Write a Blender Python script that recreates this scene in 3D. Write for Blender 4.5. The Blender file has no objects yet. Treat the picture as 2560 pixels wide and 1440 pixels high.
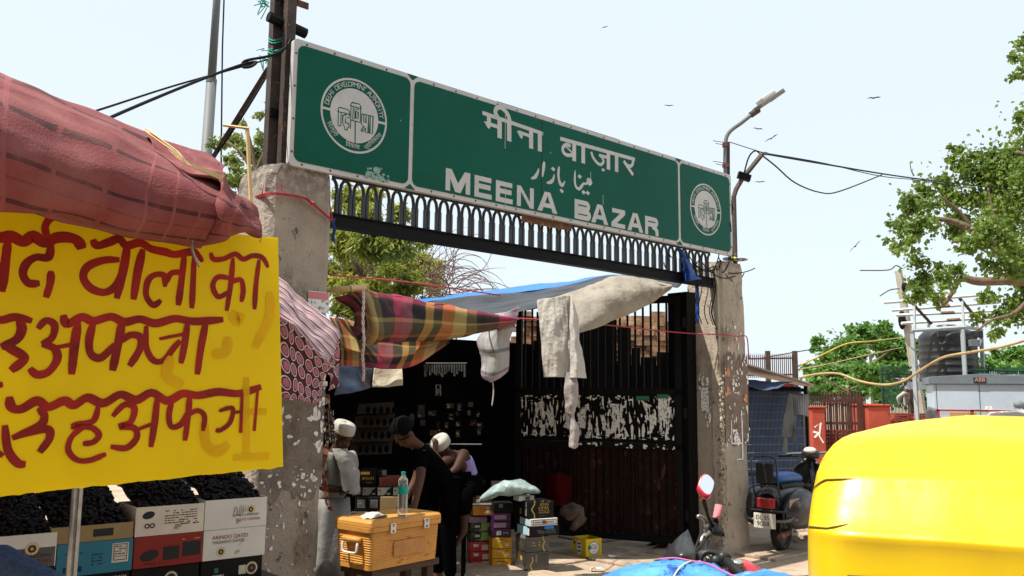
import bpy, math, random
from mathutils import Vector, Matrix, noise
S = bpy.context.scene
COL = S.collection
R_ = math.radians
rnd = random.Random(7)

# ---------------------------------------------------------------- camera, sky, sun, exposure
F_PX, PITCH, ROLL, EYE = 2122.2, 0.1282, 0.0102, 1.65      # measured from the sign board
cam = bpy.data.objects.new('camera', bpy.data.cameras.new('camera'))
COL.objects.link(cam); S.camera = cam
cam.data.sensor_width = 36; cam.data.lens = 36*F_PX/2560
cam.data.clip_start = 0.05; cam.data.clip_end = 3000
cam.location = (0, 0, EYE)
cam.matrix_world = Matrix.Translation((0, 0, EYE)) @ Matrix.Rotation(math.pi/2+PITCH, 4, 'X') @ Matrix.Rotation(ROLL, 4, 'Z')
SUN_DIR = Vector((-0.42, -0.20, 0.885)).normalized()
w = bpy.data.worlds.new('World'); S.world = w; w.use_nodes = True
nt = w.node_tree
sky = nt.nodes.new('ShaderNodeTexSky'); sky.sky_type = 'NISHITA'; sky.sun_disc = False
sky.sun_elevation = math.asin(SUN_DIR.z); sky.sun_rotation = math.atan2(SUN_DIR.x, SUN_DIR.y)
sky.air_density = 1.0; sky.dust_density = 2.0; sky.ozone_density = 1.0
bg = nt.nodes['Background']; bg.inputs['Strength'].default_value = 0.15
hz = nt.nodes.new('ShaderNodeMix'); hz.data_type = 'RGBA'                    # milky summer haze over the clear sky
hz.inputs['Factor'].default_value = .86; hz.inputs['B'].default_value = (3.95, 4.4, 4.75, 1)
nt.links.new(sky.outputs[0], hz.inputs['A']); nt.links.new(hz.outputs['Result'], bg.inputs['Color'])
sl = bpy.data.lights.new('sun', 'SUN'); sl.energy = 5.0; sl.angle = R_(0.5); sl.color = (1, .95, .86)
so = bpy.data.objects.new('sun', sl); COL.objects.link(so)
so.rotation_euler = SUN_DIR.to_track_quat('Z', 'Y').to_euler(); so.location = (0, 0, 30)
vs = S.view_settings
vs.view_transform = 'Standard'; vs.look = 'None'; vs.exposure = 0.62; vs.gamma = 1; vs.use_curve_mapping = False
S.cycles.max_bounces = 6; S.cycles.transparent_max_bounces = 8

# ---------------------------------------------------------------- geometry of the view, used to place things at their real distance
def ray(x, y):
    a, b = x-1280, y-720
    u = a*math.cos(ROLL)+b*math.sin(ROLL); v = -a*math.sin(ROLL)+b*math.cos(ROLL)
    return Vector((u/F_PX, math.cos(PITCH)+v/F_PX*math.sin(PITCH), math.sin(PITCH)-v/F_PX*math.cos(PITCH)))
def P(x, y, Y):
    d = ray(x, y); d = d*(Y/d.y); return d+Vector((0, 0, EYE))
def PZ(x, y, z=0.0):
    d = ray(x, y); return d*((z-EYE)/d.z)+Vector((0, 0, EYE))
TH = 0.7298
DV = Vector((math.cos(TH), math.sin(TH), 0)); NV = Vector((math.sin(TH), -math.cos(TH), 0)); UP = Vector((0, 0, 1))
G0 = Vector((-1.5654, 5.7643, 0))
def G(s, n, z): return G0+DV*s+NV*n+UP*z                   # along the gate, out of the gate towards the street, up
def onplane(x, y, o, nrm):
    d = ray(x, y); e = Vector((0, 0, EYE)); return e+d*((o-e).dot(nrm)/d.dot(nrm))
def sz(x, y, n=0.0):
    p = onplane(x, y, G0+NV*n, NV); return (p-G0).dot(DV), p.z

# ---------------------------------------------------------------- helpers
LOCAL = set()
def tag(o, label=None, cat=None, group=None, kind=None):
    if label: o['label'] = label
    if cat: o['category'] = cat
    if group: o['group'] = group
    if kind: o['kind'] = kind
    return o
def thing(name, label, cat, loc=(0, 0, 0), rz=0.0, group=None, local=False):
    o = bpy.data.objects.new(name, None); COL.objects.link(o)
    o.location = loc; o.rotation_euler = (0, 0, rz); o.empty_display_size = .2
    if local: LOCAL.add(o.name)
    return tag(o, label, cat, group)
def copy_tree(o, parent=None):
    c = o.copy(); COL.objects.link(c)
    if parent: c.parent = parent
    for ch in list(o.children): copy_tree(ch, c)
    return c
class MB:
    def __init__(s): s.v = []; s.f = []; s.uv = []; s.has = False
    def add(s, vs_, fs, uvs=None):
        b = len(s.v); s.v += [tuple(p) for p in vs_]; s.f += [[b+i for i in f] for f in fs]
        if uvs: s.has = True
        s.uv += list(uvs) if uvs else [(0, 0)]*len(vs_)
        return s
    def para(s, o, a, b, c):
        o, a, b, c = Vector(o), Vector(a), Vector(b), Vector(c)
        if a.cross(b).dot(c) < 0: a, b = b, a
        p = [o, o+a, o+a+b, o+b, o+c, o+a+c, o+a+b+c, o+b+c]
        return s.add(p, [(3, 2, 1, 0), (4, 5, 6, 7), (0, 1, 5, 4), (1, 2, 6, 5), (2, 3, 7, 6), (3, 0, 4, 7)])
    def box(s, x0, x1, y0, y1, z0, z1): return s.para((x0, y0, z0), (x1-x0, 0, 0), (0, y1-y0, 0), (0, 0, z1-z0))
    def gbox(s, s0, s1, n0, n1, z0, z1): return s.para(G(s0, n0, z0), DV*(s1-s0), NV*(n1-n0), UP*(z1-z0))
    def tube(s, pts, r, seg=8, cap=True, flat=1.0, hint=None):
        pts = [Vector(p) for p in pts]; n = len(pts)
        rs = r if isinstance(r, (list, tuple)) else [r]*n
        vs_ = []; u = None
        for i, p in enumerate(pts):
            t = (pts[min(i+1, n-1)]-pts[max(i-1, 0)])
            t = t.normalized() if t.length > 1e-9 else UP.copy()
            if u is None:
                u = Vector(hint) if hint else (UP if abs(t.z) < .9 else Vector((1, 0, 0)))
            u = (u-t*u.dot(t)); u = u.normalized() if u.length > 1e-6 else t.orthogonal().normalized()
            w_ = t.cross(u)
            for k in range(seg):
                a = 2*math.pi*k/seg
                vs_.append(p+(u*math.cos(a)*flat+w_*math.sin(a))*rs[i])
        fs = [(i*seg+k, i*seg+(k+1) % seg, (i+1)*seg+(k+1) % seg, (i+1)*seg+k) for i in range(n-1) for k in range(seg)]
        if cap: fs += [tuple(range(seg))[::-1], tuple((n-1)*seg+k for k in range(seg))]
        return s.add(vs_, fs)
    def grid(s, rows, uvs=None, close=False):
        h, w_ = len(rows), len(rows[0])
        fs = [(j*w_+i, j*w_+(i+1) % w_, (j+1)*w_+(i+1) % w_, (j+1)*w_+i) for j in range(h-1) for i in range(w_ if close else w_-1)]
        return s.add([p for r in rows for p in r], fs, [q for r in uvs for q in r] if uvs else None)
    def lathe(s, prof, o=(0, 0, 0), ax=(0, 0, 1), seg=24):
        o, ax = Vector(o), Vector(ax).normalized(); u = ax.orthogonal().normalized(); v = ax.cross(u)
        rows = [[o+ax*z+(u*math.cos(2*math.pi*k/seg)+v*math.sin(2*math.pi*k/seg))*r for k in range(seg)] for r, z in prof]
        s.grid(rows, close=True)
        b = len(s.v)-seg*len(prof)
        s.f += [[b+k for k in range(seg)][::-1], [b+(len(prof)-1)*seg+k for k in range(seg)]]
        return s
    def prism(s, pts, ext):
        pts = [Vector(p) for p in pts]; ext = Vector(ext); n = len(pts)
        nr = Vector((0, 0, 0))
        for i in range(n): nr += pts[i].cross(pts[(i+1) % n])
        if nr.dot(ext) < 0: pts = pts[::-1]
        return s.add(pts+[p+ext for p in pts], [tuple(range(n))[::-1], tuple(range(n, 2*n))]+[(i, (i+1) % n, n+(i+1) % n, n+i) for i in range(n)])
    def ell(s, c, r, seg=16, rings=10, R=None):
        c = Vector(c); rows = []
        for j in range(rings+1):
            a = math.pi*min(max(j/rings, .002), .998)
            row = []
            for k in range(seg):
                b = 2*math.pi*k/seg
                q = Vector((r[0]*math.sin(a)*math.cos(b), r[1]*math.sin(a)*math.sin(b), -r[2]*math.cos(a)))
                row.append(c+(R@q if R else q))
            rows.append(row)
        return s.grid(rows, close=True)
    def build(s, name, m, parent=None, smooth=False, bevel=0, solid=0, sub=0, label=None, cat=None, group=None, kind=None):
        me = bpy.data.meshes.new(name); me.from_pydata(s.v, [], s.f)
        if s.has:
            ul = me.uv_layers.new(name='UVMap')
            for lp in me.loops: ul.data[lp.index].uv = s.uv[lp.vertex_index]
        me.materials.append(m); me.update()
        if smooth: me.polygons.foreach_set('use_smooth', [True]*len(me.polygons))
        o = bpy.data.objects.new(name, me); COL.objects.link(o)
        if parent:
            o.parent = parent
            if parent.type == 'EMPTY' and parent.name not in LOCAL: o.location = -Vector(parent.location)
        if solid:
            q = o.modifiers.new('thickness', 'SOLIDIFY'); q.thickness = solid; q.offset = 0
        if sub:
            q = o.modifiers.new('smooth', 'SUBSURF'); q.levels = sub; q.render_levels = sub
        if bevel:
            q = o.modifiers.new('bevel', 'BEVEL'); q.width = bevel; q.segments = 2; q.limit_method = 'ANGLE'; q.angle_limit = R_(40)
        return tag(o, label, cat, group, kind)
def spline(pts, n):
    pts = [Vector(p) for p in pts]; out = []
    k = len(pts)-1
    for i in range(n+1):
        t = i/n*k; j = min(int(t), k-1); u = t-j
        p0, p1, p2, p3 = pts[max(j-1, 0)], pts[j], pts[j+1], pts[min(j+2, k)]
        out.append(0.5*((2*p1)+(p2-p0)*u+(2*p0-5*p1+4*p2-p3)*u*u+(3*p1-p0-3*p2+p3)*u**3))
    return out
def sag(a, b, d, n=14):
    a, b = Vector(a), Vector(b)
    return [a.lerp(b, i/n)-UP*d*4*(i/n)*(1-i/n) for i in range(n+1)]
def fan(rows, nu, nv):
    """smooth surface through control rows (each a list of points)"""
    rr = [spline(r, nu) for r in rows]
    cols = [spline([r[i] for r in rr], nv) for i in range(nu+1)]
    return [[cols[i][j] for i in range(nu+1)] for j in range(nv+1)]
def cloth(mb, rows, nu, nv, amp=0.0, freq=6.0, seed=0, uvs=(1, 1), anis=(1, 1, 1), uvo=(0, 0)):
    g = fan(rows, nu, nv); out = []
    for j, r in enumerate(g):
        o = []
        for i, p in enumerate(r):
            a = g[min(j+1, nv)][i]-g[max(j-1, 0)][i]; b = r[min(i+1, nu)]-r[max(i-1, 0)]
            nr = a.cross(b); nr = nr.normalized() if nr.length > 1e-9 else UP
            q = Vector((p.x*anis[0], p.y*anis[1], p.z*anis[2]))*freq+Vector((seed*3.1, seed*1.7, 0))
            o.append(p+nr*amp*(noise.noise(q)+.5*noise.noise(q*2.1)))
        out.append(o)
    uv = [[(uvo[0]+i/nu*uvs[0], uvo[1]+j/nv*uvs[1]) for i in range(nu+1)] for j in range(nv+1)]
    return mb.grid(out, uv)

# ---------------------------------------------------------------- materials
MATS = {}
def mat(name, col, rough=.75, var=.2, scale=4, bump=0.0, bscale=None, metal=0.0, spec=.35, col2=None, thr=None, detail=6, trans=0.0, coord='Object', stretch=(1, 1, 1), alpha=1.0, transmission=0.0, coat=0.0, sheen=0.0):
    if name in MATS: return MATS[name]
    m = bpy.data.materials.new(name); m.use_nodes = True; t = m.node_tree; L = t.links.new
    b = t.nodes['Principled BSDF']; N_ = t.nodes.new
    b.inputs['Roughness'].default_value = rough; b.inputs['Metallic'].default_value = metal
    b.inputs['Specular IOR Level'].default_value = spec
    b.inputs['Transmission Weight'].default_value = transmission; b.inputs['Coat Weight'].default_value = coat
    b.inputs['Alpha'].default_value = alpha
    tc = N_('ShaderNodeTexCoord'); mp = N_('ShaderNodeMapping'); mp.inputs['Scale'].default_value = stretch
    L(tc.outputs[coord], mp.inputs['Vector'])
    no = N_('ShaderNodeTexNoise'); no.inputs['Scale'].default_value = scale; no.inputs['Detail'].default_value = detail; no.inputs['Roughness'].default_value = .65
    L(mp.outputs[0], no.inputs['Vector'])
    rp = N_('ShaderNodeValToRGB'); e = rp.color_ramp.elements
    c = list(col)
    if thr is None:
        e[0].position = .3; e[1].position = .7
        e[0].color = [x*(1-var) for x in c]+[1]
        e[1].color = (list(col2) if col2 else [min(1, x*(1+var)) for x in c])+[1]
    else:
        e[0].position = thr-.03; e[1].position = thr+.03
        e[0].color = c+[1]; e[1].color = list(col2)+[1]
    L(no.outputs['Fac'], rp.inputs['Fac'])
    out = rp.outputs['Color']
    L(out, b.inputs['Base Color'])
    if bump:
        bn = N_('ShaderNodeTexNoise'); bn.inputs['Scale'].default_value = bscale or scale*6; bn.inputs['Detail'].default_value = 8
        L(mp.outputs[0], bn.inputs['Vector'])
        bp = N_('ShaderNodeBump'); bp.inputs['Strength'].default_value = bump; bp.inputs['Distance'].default_value = .02
        L(bn.outputs['Fac'], bp.inputs['Height']); L(bp.outputs[0], b.inputs['Normal'])
    if trans:
        tr = N_('ShaderNodeBsdfTranslucent'); L(out, tr.inputs['Color'])
        mx = N_('ShaderNodeMixShader'); mx.inputs[0].default_value = trans
        L(b.outputs[0], mx.inputs[1]); L(tr.outputs[0], mx.inputs[2])
        L(mx.outputs[0], t.nodes['Material Output'].inputs['Surface'])
    MATS[name] = m
    return m
def overlay(m, col, scale, thr, soft=.04, stretch=(1, 1, 1), coord='Object', amount=1.0, tex='NOISE', zr=None):
    """a second layer of stains with a shape of its own over a material's base colour"""
    t = m.node_tree; L = t.links.new; N_ = t.nodes.new; b = t.nodes['Principled BSDF']
    src = b.inputs['Base Color'].links[0].from_socket
    tc = N_('ShaderNodeTexCoord'); mp = N_('ShaderNodeMapping'); mp.inputs['Scale'].default_value = stretch; L(tc.outputs[coord], mp.inputs['Vector'])
    no = N_('ShaderNodeTexNoise'); no.inputs['Scale'].default_value = scale; no.inputs['Detail'].default_value = 8; no.inputs['Roughness'].default_value = .7
    L(mp.outputs[0], no.inputs['Vector'])
    mr = N_('ShaderNodeMapRange'); mr.inputs['From Min'].default_value = thr; mr.inputs['From Max'].default_value = thr+soft; mr.inputs['To Max'].default_value = amount
    L(no.outputs['Fac'], mr.inputs['Value']); fac = mr.outputs[0]
    if zr:
        sp = N_('ShaderNodeSeparateXYZ'); L(tc.outputs[coord], sp.inputs[0])
        m2 = N_('ShaderNodeMapRange'); m2.inputs['From Min'].default_value = zr[0]; m2.inputs['From Max'].default_value = zr[1]
        L(sp.outputs[2], m2.inputs['Value'])
        mm = N_('ShaderNodeMath'); mm.operation = 'MULTIPLY'; L(fac, mm.inputs[0]); L(m2.outputs[0], mm.inputs[1]); fac = mm.outputs[0]
    mx = N_('ShaderNodeMix'); mx.data_type = 'RGBA'
    L(fac, mx.inputs['Factor']); L(src, mx.inputs['A']); mx.inputs['B'].default_value = list(col)+[1]
    L(mx.outputs['Result'], b.inputs['Base Color'])
    for l in list(t.links):
        if l.to_node.bl_idname == 'ShaderNodeBsdfTranslucent': L(mx.outputs['Result'], l.to_socket)
    return m
def uvbands(name, bu, bv, ku=1.0, kv=1.0, rough=.9, trans=.0, mix=.5, lines=None):
    """woven check: colour bands along u and along v, mixed like warp and weft"""
    m = mat(name, (.5, .5, .5), rough=rough, trans=trans); t = m.node_tree; L = t.links.new; N_ = t.nodes.new; b = t.nodes['Principled BSDF']
    tc = N_('ShaderNodeTexCoord'); sp = N_('ShaderNodeSeparateXYZ'); L(tc.outputs['UV'], sp.inputs[0])
    def ramp(sock, k, bands):
        mu = N_('ShaderNodeMath'); mu.operation = 'MULTIPLY'; mu.inputs[1].default_value = k; L(sock, mu.inputs[0])
        fr = N_('ShaderNodeMath'); fr.operation = 'FRACT'; L(mu.outputs[0], fr.inputs[0])
        r = N_('ShaderNodeValToRGB'); r.color_ramp.interpolation = 'CONSTANT'; e = r.color_ramp.elements
        while len(e) < len(bands): e.new(.5)
        for i, (p, c) in enumerate(bands): e[i].position = p; e[i].color = list(c)+[1]
        L(fr.outputs[0], r.inputs[0]); return r.outputs[0]
    a = ramp(sp.outputs[0], ku, bu); c = ramp(sp.outputs[1], kv, bv)
    mx = N_('ShaderNodeMix'); mx.data_type = 'RGBA'; mx.inputs['Factor'].default_value = mix
    L(a, mx.inputs['A']); L(c, mx.inputs['B']); L(mx.outputs['Result'], b.inputs['Base Color'])
    for l in list(t.links):
        if l.to_node.bl_idname == 'ShaderNodeBsdfTranslucent': L(mx.outputs['Result'], l.to_socket)
    wv = N_('ShaderNodeTexNoise'); wv.inputs['Scale'].default_value = 190; L(tc.outputs['Object'], wv.inputs['Vector'])
    bp = N_('ShaderNodeBump'); bp.inputs['Strength'].default_value = .55; bp.inputs['Distance'].default_value = .003
    L(wv.outputs['Fac'], bp.inputs['Height']); L(bp.outputs[0], b.inputs['Normal'])
    return m

# ---------------------------------------------------------------- lettering: outlines of the built-in font turned into meshes
TXT = {}
def _glyphs(strs):
    obs = []
    for q in strs:
        cu = bpy.data.curves.new('lettering', 'FONT'); cu.body = q; cu.size = 1; cu.resolution_u = 3
        o = bpy.data.objects.new('lettering', cu); COL.objects.link(o); obs.append((q, o, cu))
    bpy.context.view_layer.update(); dg = bpy.context.evaluated_depsgraph_get()
    for q, o, cu in obs:
        me = bpy.data.meshes.new_from_object(o.evaluated_get(dg))
        vv = [v.co.copy() for v in me.vertices]; ff = [list(p.vertices) for p in me.polygons]
        TXT[q] = (vv, ff, max((v.x for v in vv), default=0), min((v.x for v in vv), default=0))
        bpy.data.objects.remove(o); bpy.data.curves.remove(cu); bpy.data.meshes.remove(me)
def letters(mb, q, o, ex, ey, size, stretch=1.0, center=False):
    vv, ff, x1, x0 = TXT[q]; o, ex, ey = Vector(o), Vector(ex), Vector(ey)
    sh = (x0+x1)/2 if center else 0
    mb.add([o+ex*((v.x-sh)*size*stretch)+ey*(v.y*size) for v in vv], ff); return mb
def stroke(mb, pts, w_, fr, taper=None):
    """flat ribbon along pts (2-D), fr maps (a, b) to 3-D"""
    n = len(pts); Lp = []; Rp = []
    for i, (x, y) in enumerate(pts):
        x0, y0 = pts[max(i-1, 0)]; x1, y1 = pts[min(i+1, n-1)]
        d = math.hypot(x1-x0, y1-y0) or 1; nx, ny = -(y1-y0)/d, (x1-x0)/d
        ww = (w_ if taper is None else w_*taper[min(i, len(taper)-1)])/2
        k = 1.0
        if 0 < i < n-1:
            ax, ay = pts[i][0]-x0, pts[i][1]-y0; la = math.hypot(ax, ay) or 1
            k = 1/max(.55, abs((-ay/la)*nx+(ax/la)*ny))
        Lp.append(fr(x+nx*ww*k, y+ny*ww*k)); Rp.append(fr(x-nx*ww*k, y-ny*ww*k))
    return mb.grid([Rp, Lp])
def smooth2(pts, n=14):
    return [(p.x, p.y) for p in spline([(x, y, 0) for x, y in pts], n)]
_glyphs(['ARINDO DATES', 'MAZAFATI DATES', 'IKRAM', 'DATES', 'KING', 'KIMIA', 'GOLD', 'ABB', '3S', '9068', '\u221e', 'King', 'Delight', '+98 911 237 9674', '+98 943 714 2900', 'KING KIMIA', 'DL 3S'] + list('DELHIVOPMNTAURY') + ['\u093fद\u0932\u094d\u0932\u0940', '\u093fव\u0915\u093e\u0938', '\u092a\u094d\u0930\u093e\u093f\u0927\u0915\u0930\u0923'])
# ================================================================ the setting
m_ground = mat('dusty_ground', (.37, .28, .20), rough=.95, var=.22, scale=2.2, bump=.5, bscale=26)
overlay(m_ground, (.26, .2, .15), 1.3, .52, .1); overlay(m_ground, (.55, .46, .36), 14, .6, .05)
mb = MB()
gx = [-300, -60, -20, -10, -6, -4, -2, 0, 2, 4, 6, 10, 20, 60, 300]
rows = []
nn = 80
def gxs(i): 
    t = i/nn*2-1
    return math.copysign(abs(t)**3.6*1500, t)
rows = [[Vector((gxs(i), gxs(j)+8, noise.noise(Vector((gxs(i)*1.3, gxs(j)*1.3, 0)))*.012 if abs(gxs(i)) < 20 else 0)) for i in range(nn+1)] for j in range(nn+1)]
mb.grid(rows).build('ground', m_ground, smooth=True, kind='structure')
# worn stone slabs under and before the gate, laid in the dust
m_slab = mat('stone_slab', (.36, .27, .19), rough=.9, var=.25, scale=5, bump=.5, bscale=40)
overlay(m_slab, (.22, .16, .12), 2.2, .55, .08)
mb = MB()
for i in range(9):
    for j in range(4):
        s0 = .3+i*.72+rnd.uniform(-.03, .03); n0 = -2.0+j*.62
        if rnd.random() < .12: continue
        h = .022+rnd.random()*.012; q = .012+rnd.random()*.012
        mb.para(G(s0+q, n0+q, -.05), DV*(.70-q)+NV*rnd.uniform(-.015, .015), NV*(.6-q), UP*(.05+h))
mb.build('paving', m_slab, bevel=.008, kind='structure')

# ================================================================ gate pillars
def conc(name, c):
    m = mat(name, c, rough=.92, var=.18, scale=3.5, bump=.55, bscale=45)
    overlay(m, (c[0]*.6, c[1]*.55, c[2]*.5), 2.4, .55, .08, stretch=(1, 1, .5))
    overlay(m, (.07, .06, .055), 9, .6, .05, zr=None)
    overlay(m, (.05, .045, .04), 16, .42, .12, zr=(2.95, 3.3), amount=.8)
    return m
m_conL = conc('weathered_concrete', (.33, .285, .235))
m_conR = conc('sunbleached_concrete', (.37, .315, .25))
m_paper = mat('torn_paper', (.78, .76, .72), rough=.9, var=.25, scale=30)
m_paperB = mat('printed_paper', (.75, .74, .70), rough=.9, col2=(.25, .25, .27), scale=40, thr=.55)
m_pink = mat('pink_print', (.55, .2, .22), rough=.9)
m_ink = mat('black_ink', (.02, .02, .02), rough=.8)
def rough_pillar(name, s0, s1, n0, n1, h, m, label, seed, chip):
    """cast pillar with worn arrises and a crumbled top"""
    t = thing(name, label, 'gate pillar', G((s0+s1)/2, (n0+n1)/2, 0), group='concrete pillars of the gate')
    mb = MB(); nz = 46; k = 10
    out = []
    for j in range(nz+1):
        z = h*j/nz; row = []
        pts = []
        for i in range(k): pts.append((s0+(s1-s0)*i/k, n1))
        for i in range(k): pts.append((s1, n1+(n0-n1)*i/k))
        for i in range(k): pts.append((s1+(s0-s1)*i/k, n0))
        for i in range(k): pts.append((s0, n0+(n1-n0)*i/k))
        for i, (s, n) in enumerate(pts):
            c = i % k == 0
            q = Vector((s*4+seed, n*4, z*4)); d = .006*noise.noise(q)+.004*noise.noise(q*3.1)
            cs, cn = (s0+s1)/2, (n0+n1)/2
            pull = .022+.02*max(0, noise.noise(Vector((i*9.1, seed, z*6)))) if c else 0
            if chip and z > h-.55 and s > s1-.06: pull += chip*min(1, (z-h+.55)/.2)*(1 if s > s1-.001 else .3)
            top = max(0, (z-h+.1)/.1)**2*.03*(1+noise.noise(Vector((s*9, n*9, seed))))
            s2 = s+d*(1 if s > cs else -1)-(s-cs)/abs(s-cs+1e-9)*(pull+top); n2 = n+d*(1 if n > cn else -1)-(n-cn)/abs(n-cn+1e-9)*(pull if c else 0)
            row.append(G(s2, n2, z+(.025*noise.noise(Vector((s*7, n*7, seed+5))) if j == nz else 0)))
        out.append(row)
    mb.grid(out, close=True)
    mid = [p.lerp(G((s0+s1)/2, (n0+n1)/2, h), .5)+UP*.012*noise.noise(p*9) for p in out[-1]]
    b = len(mb.v); mb.grid([out[-1], mid], close=True)
    mb.add(mid, [tuple(range(len(mid)))])
    mb.build('shaft', m, t)
    return t
def scraps(mb, fr, n, a0, a1, b0, b1, smin, smax, seed, asp=1.0, dens=None):
    """torn bits of paper: ragged flakes a millimetre proud of the surface"""
    r = random.Random(seed)
    for i in range(n):
        a, b = r.uniform(a0, a1), r.uniform(b0, b1)
        if dens and noise.noise(Vector((a*dens, b*dens, seed))) < r.uniform(-.15, .25): continue
        sa = r.uniform(smin, smax); sb = sa*r.uniform(.4, 2.2)*asp; k = r.randint(5, 9); ph = r.random()*6
        pts = []
        for q in range(k):
            g = ph+6.283*q/k; rr = r.uniform(.25, 1.0)
            x, y = a+math.cos(g)*sa*rr, b+math.sin(g)*sb*rr
            pts.append(fr(min(max(x, a0), a1), min(max(y, b0), b1), .0012+.0004*(i % 7)))
        mb.add(pts, [tuple(range(k))])
pl = rough_pillar('gate_pillar', -.125, .385, -.58, -.03, 3.25, m_conL, 'tall weathered concrete gate pillar behind the yellow hand painted board', 1, 0)
fr = lambda a, b, o: G(a, -.03+.009+o, b)
mb = MB()
scraps(mb, fr, 120, -.1, .36, 1.25, 1.85, .008, .04, 3, .8, 7)
scraps(mb, fr, 50, -.1, .36, .95, 1.2, .006, .03, 4, .6, 8)
scraps(mb, fr, 70, -.08, .37, .1, 1.2, .004, .014, 5, 1.2)
scraps(mb, lambda a, b, o: G(a, -.03+.013+o, b), 34, .31, .375, 1.3, 1.95, .008, .022, 6, 1.4)
mb.build('paper_scraps', m_paper, pl)
pp = MB().para(G(.20, -.019, 2.23), DV*.165, UP*.15, NV*.0015).build('poster', m_paperB, pl, label='small black and white poster with pink heading')
MB().para(G(.20, -.0165, 2.325), DV*.16, UP*.05, NV*.001).build('heading', m_pink, pp)
pr = rough_pillar('gate_pillar', 5.2, 5.7, -.5, -.03, 3.18, m_conR, 'sunlit concrete gate pillar with torn posters under the right end of the sign', 2, .07)
# raised strip on the street corner of the left face, lumpy mortar lower down
mb = MB()
mb.gbox(5.172, 5.21, -.155, -.045, 0, 3.12); mb.build('corner_strip', m_conR, pr, bevel=.012)
mb = MB(); r2 = random.Random(5)
for i in range(420):
    z = r2.random()**1.6*1.9; c = G(5.175+r2.uniform(-.01, .05), -.035+r2.uniform(-.03, .012), z)
    q = r2.uniform(.008, .02); mb.ell(c, (q, q, q*1.5), 6, 4)
mb.build('mortar_lumps', m_conR, pr, smooth=True)
def stain(s0, s1, z0, z1, m, parent, seed, o):
    r_ = random.Random(seed); n_ = 16; e_ = [(s0+(s1-s0)*i/n_, z0+r_.uniform(-.06, .06)) for i in range(n_+1)]+[(s1+(s0-s1)*i/n_, z1+r_.uniform(-.08, .08)) for i in range(n_+1)]
    b_ = MB(); b_.add([G(a, o, z) for a, z in e_], [tuple(range(len(e_)))]); b_.build('glue_stain', m, parent)
stain(5.235, 5.685, 1.2, 2.12, mat('brown_glue_stain', (.19, .14, .11), rough=.95, var=.35, scale=9, bump=.5), pr, 3, -.0225)
stain(-.105, .365, .98, 1.95, mat('grey_glue_stain', (.20, .17, .145), rough=.95, var=.35, scale=9, bump=.5), pl, 4, -.0225)
mb = MB(); fr = lambda a, b, o: G(a, -.03+.009+o, b)
scraps(mb, fr, 190, 5.24, 5.69, 1.15, 2.15, .006, .028, 8, 1.2, 6)
scraps(mb, lambda a, b, o: G(5.2-.010-o, a, b), 40, -.33, -.17, 1.35, 1.95, .008, .03, 9, 1.5, 5)
scraps(mb, fr, 8, 5.3, 5.6, 2.2, 2.5, .008, .025, 10, 2)
mb.build('paper_scraps', m_paper, pr)
MB().para(G(5.187, -.2, 1.52), NV*-.1, UP*.26, DV*-.002).build('poster', m_paperB, pr)
mb = MB()
for a, b, w_, h_ in ((5.33, 1.17, .012, .26), (5.33, 1.17, .22, .015), (5.53, 1.0, .02, .43), (5.42, 1.0, .13, .012)): mb.para(G(a, -.0185, b), DV*w_, UP*h_, NV*.0015)
mb.build('poster_frame', m_paper, pr)
mb = MB()
for a, b in ((5.27, 1.9), (5.6, 1.62), (5.26, 1.7)): mb.para(G(a, -.0165, b), DV*.05, UP*.09, NV*.0015)
mb.build('orange_scraps', mat('orange_paper', (.55, .22, .06), rough=.9, var=.4, scale=30), pr)

# ================================================================ sign board across the gate
m_green = mat('sign_green', (.0015, .082, .053), rough=.4, var=.12, scale=1.2, spec=.12)
overlay(m_green, (.012, .125, .09), 5, .64, .1, stretch=(1, 1, .25)); overlay(m_green, (.1, .26, .2), 40, .74, .02, stretch=(1, 1, .15))
m_white = mat('sign_white', (.47, .47, .46), rough=.45, var=.1, scale=6); overlay(m_white, (.38, .36, .33), 12, .62, .08)
m_rust = mat('rusty_steel', (.12, .06, .035), rough=.85, var=.4, scale=9, bump=.3); overlay(m_rust, (.3, .14, .06), 20, .55, .08)
m_dsteel = mat('dark_brown_steel', (.055, .04, .032), rough=.7, var=.35, scale=8, bump=.2); overlay(m_dsteel, (.22, .12, .06), 18, .6, .05)
m_black = mat('black_painted_iron', (.006, .006, .0065), rough=.55, var=.3, scale=12, bump=.15, spec=.12)
m_gdark = mat('blackish_grey_iron', (.035, .04, .044), rough=.45, var=.3, scale=15)
L_, ZB, H_ = 5.405, 3.2435, .93
sg = thing('sign_board', 'long green sign board with white lettering spanning the two gate pillars', 'sign', G(L_/2, 0, 0))
def rrect(s0, s1, z0, z1, r, n=7):
    pts = []
    for cx, cz, a0 in ((s1-r, z0+r, -90), (s1-r, z1-r, 0), (s0+r, z1-r, 90), (s0+r, z0+r, 180)):
        for i in range(n+1):
            a = R_(a0+90*i/n); pts.append((cx+r*math.cos(a), cz+r*math.sin(a)))
    return pts
mb = MB(); mb.prism([G(s, -.045, z) for s, z in rrect(0, L_, ZB, ZB+H_, .03)], NV*.045); mb.build('border', m_white, sg)
s_a = sz(1028, 330)[0]; s_b = sz(1698, 500)[0]
mb = MB()
for a, b in ((.033, s_a-.02), (s_a+.02, s_b-.02), (s_b+.02, L_-.036)):
    mb.prism([G(s, .0005, z) for s, z in rrect(a, b, ZB+.037, ZB+H_-.04, .055)], NV*.004)
mb.build('panel', m_green, sg)
mb = MB()                                                           # green wedges where the border arcs meet, bolt heads
for q in (s_a, s_b):
    for z, d in ((ZB+H_-.004, -1), (ZB+.004, 1)): mb.prism([G(q-.05, .0005, z), G(q+.05, .0005, z), G(q, .0005, z+d*.042)], NV*.002)
mb.build('corner_wedge', m_green, sg)
mb = MB()
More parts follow.
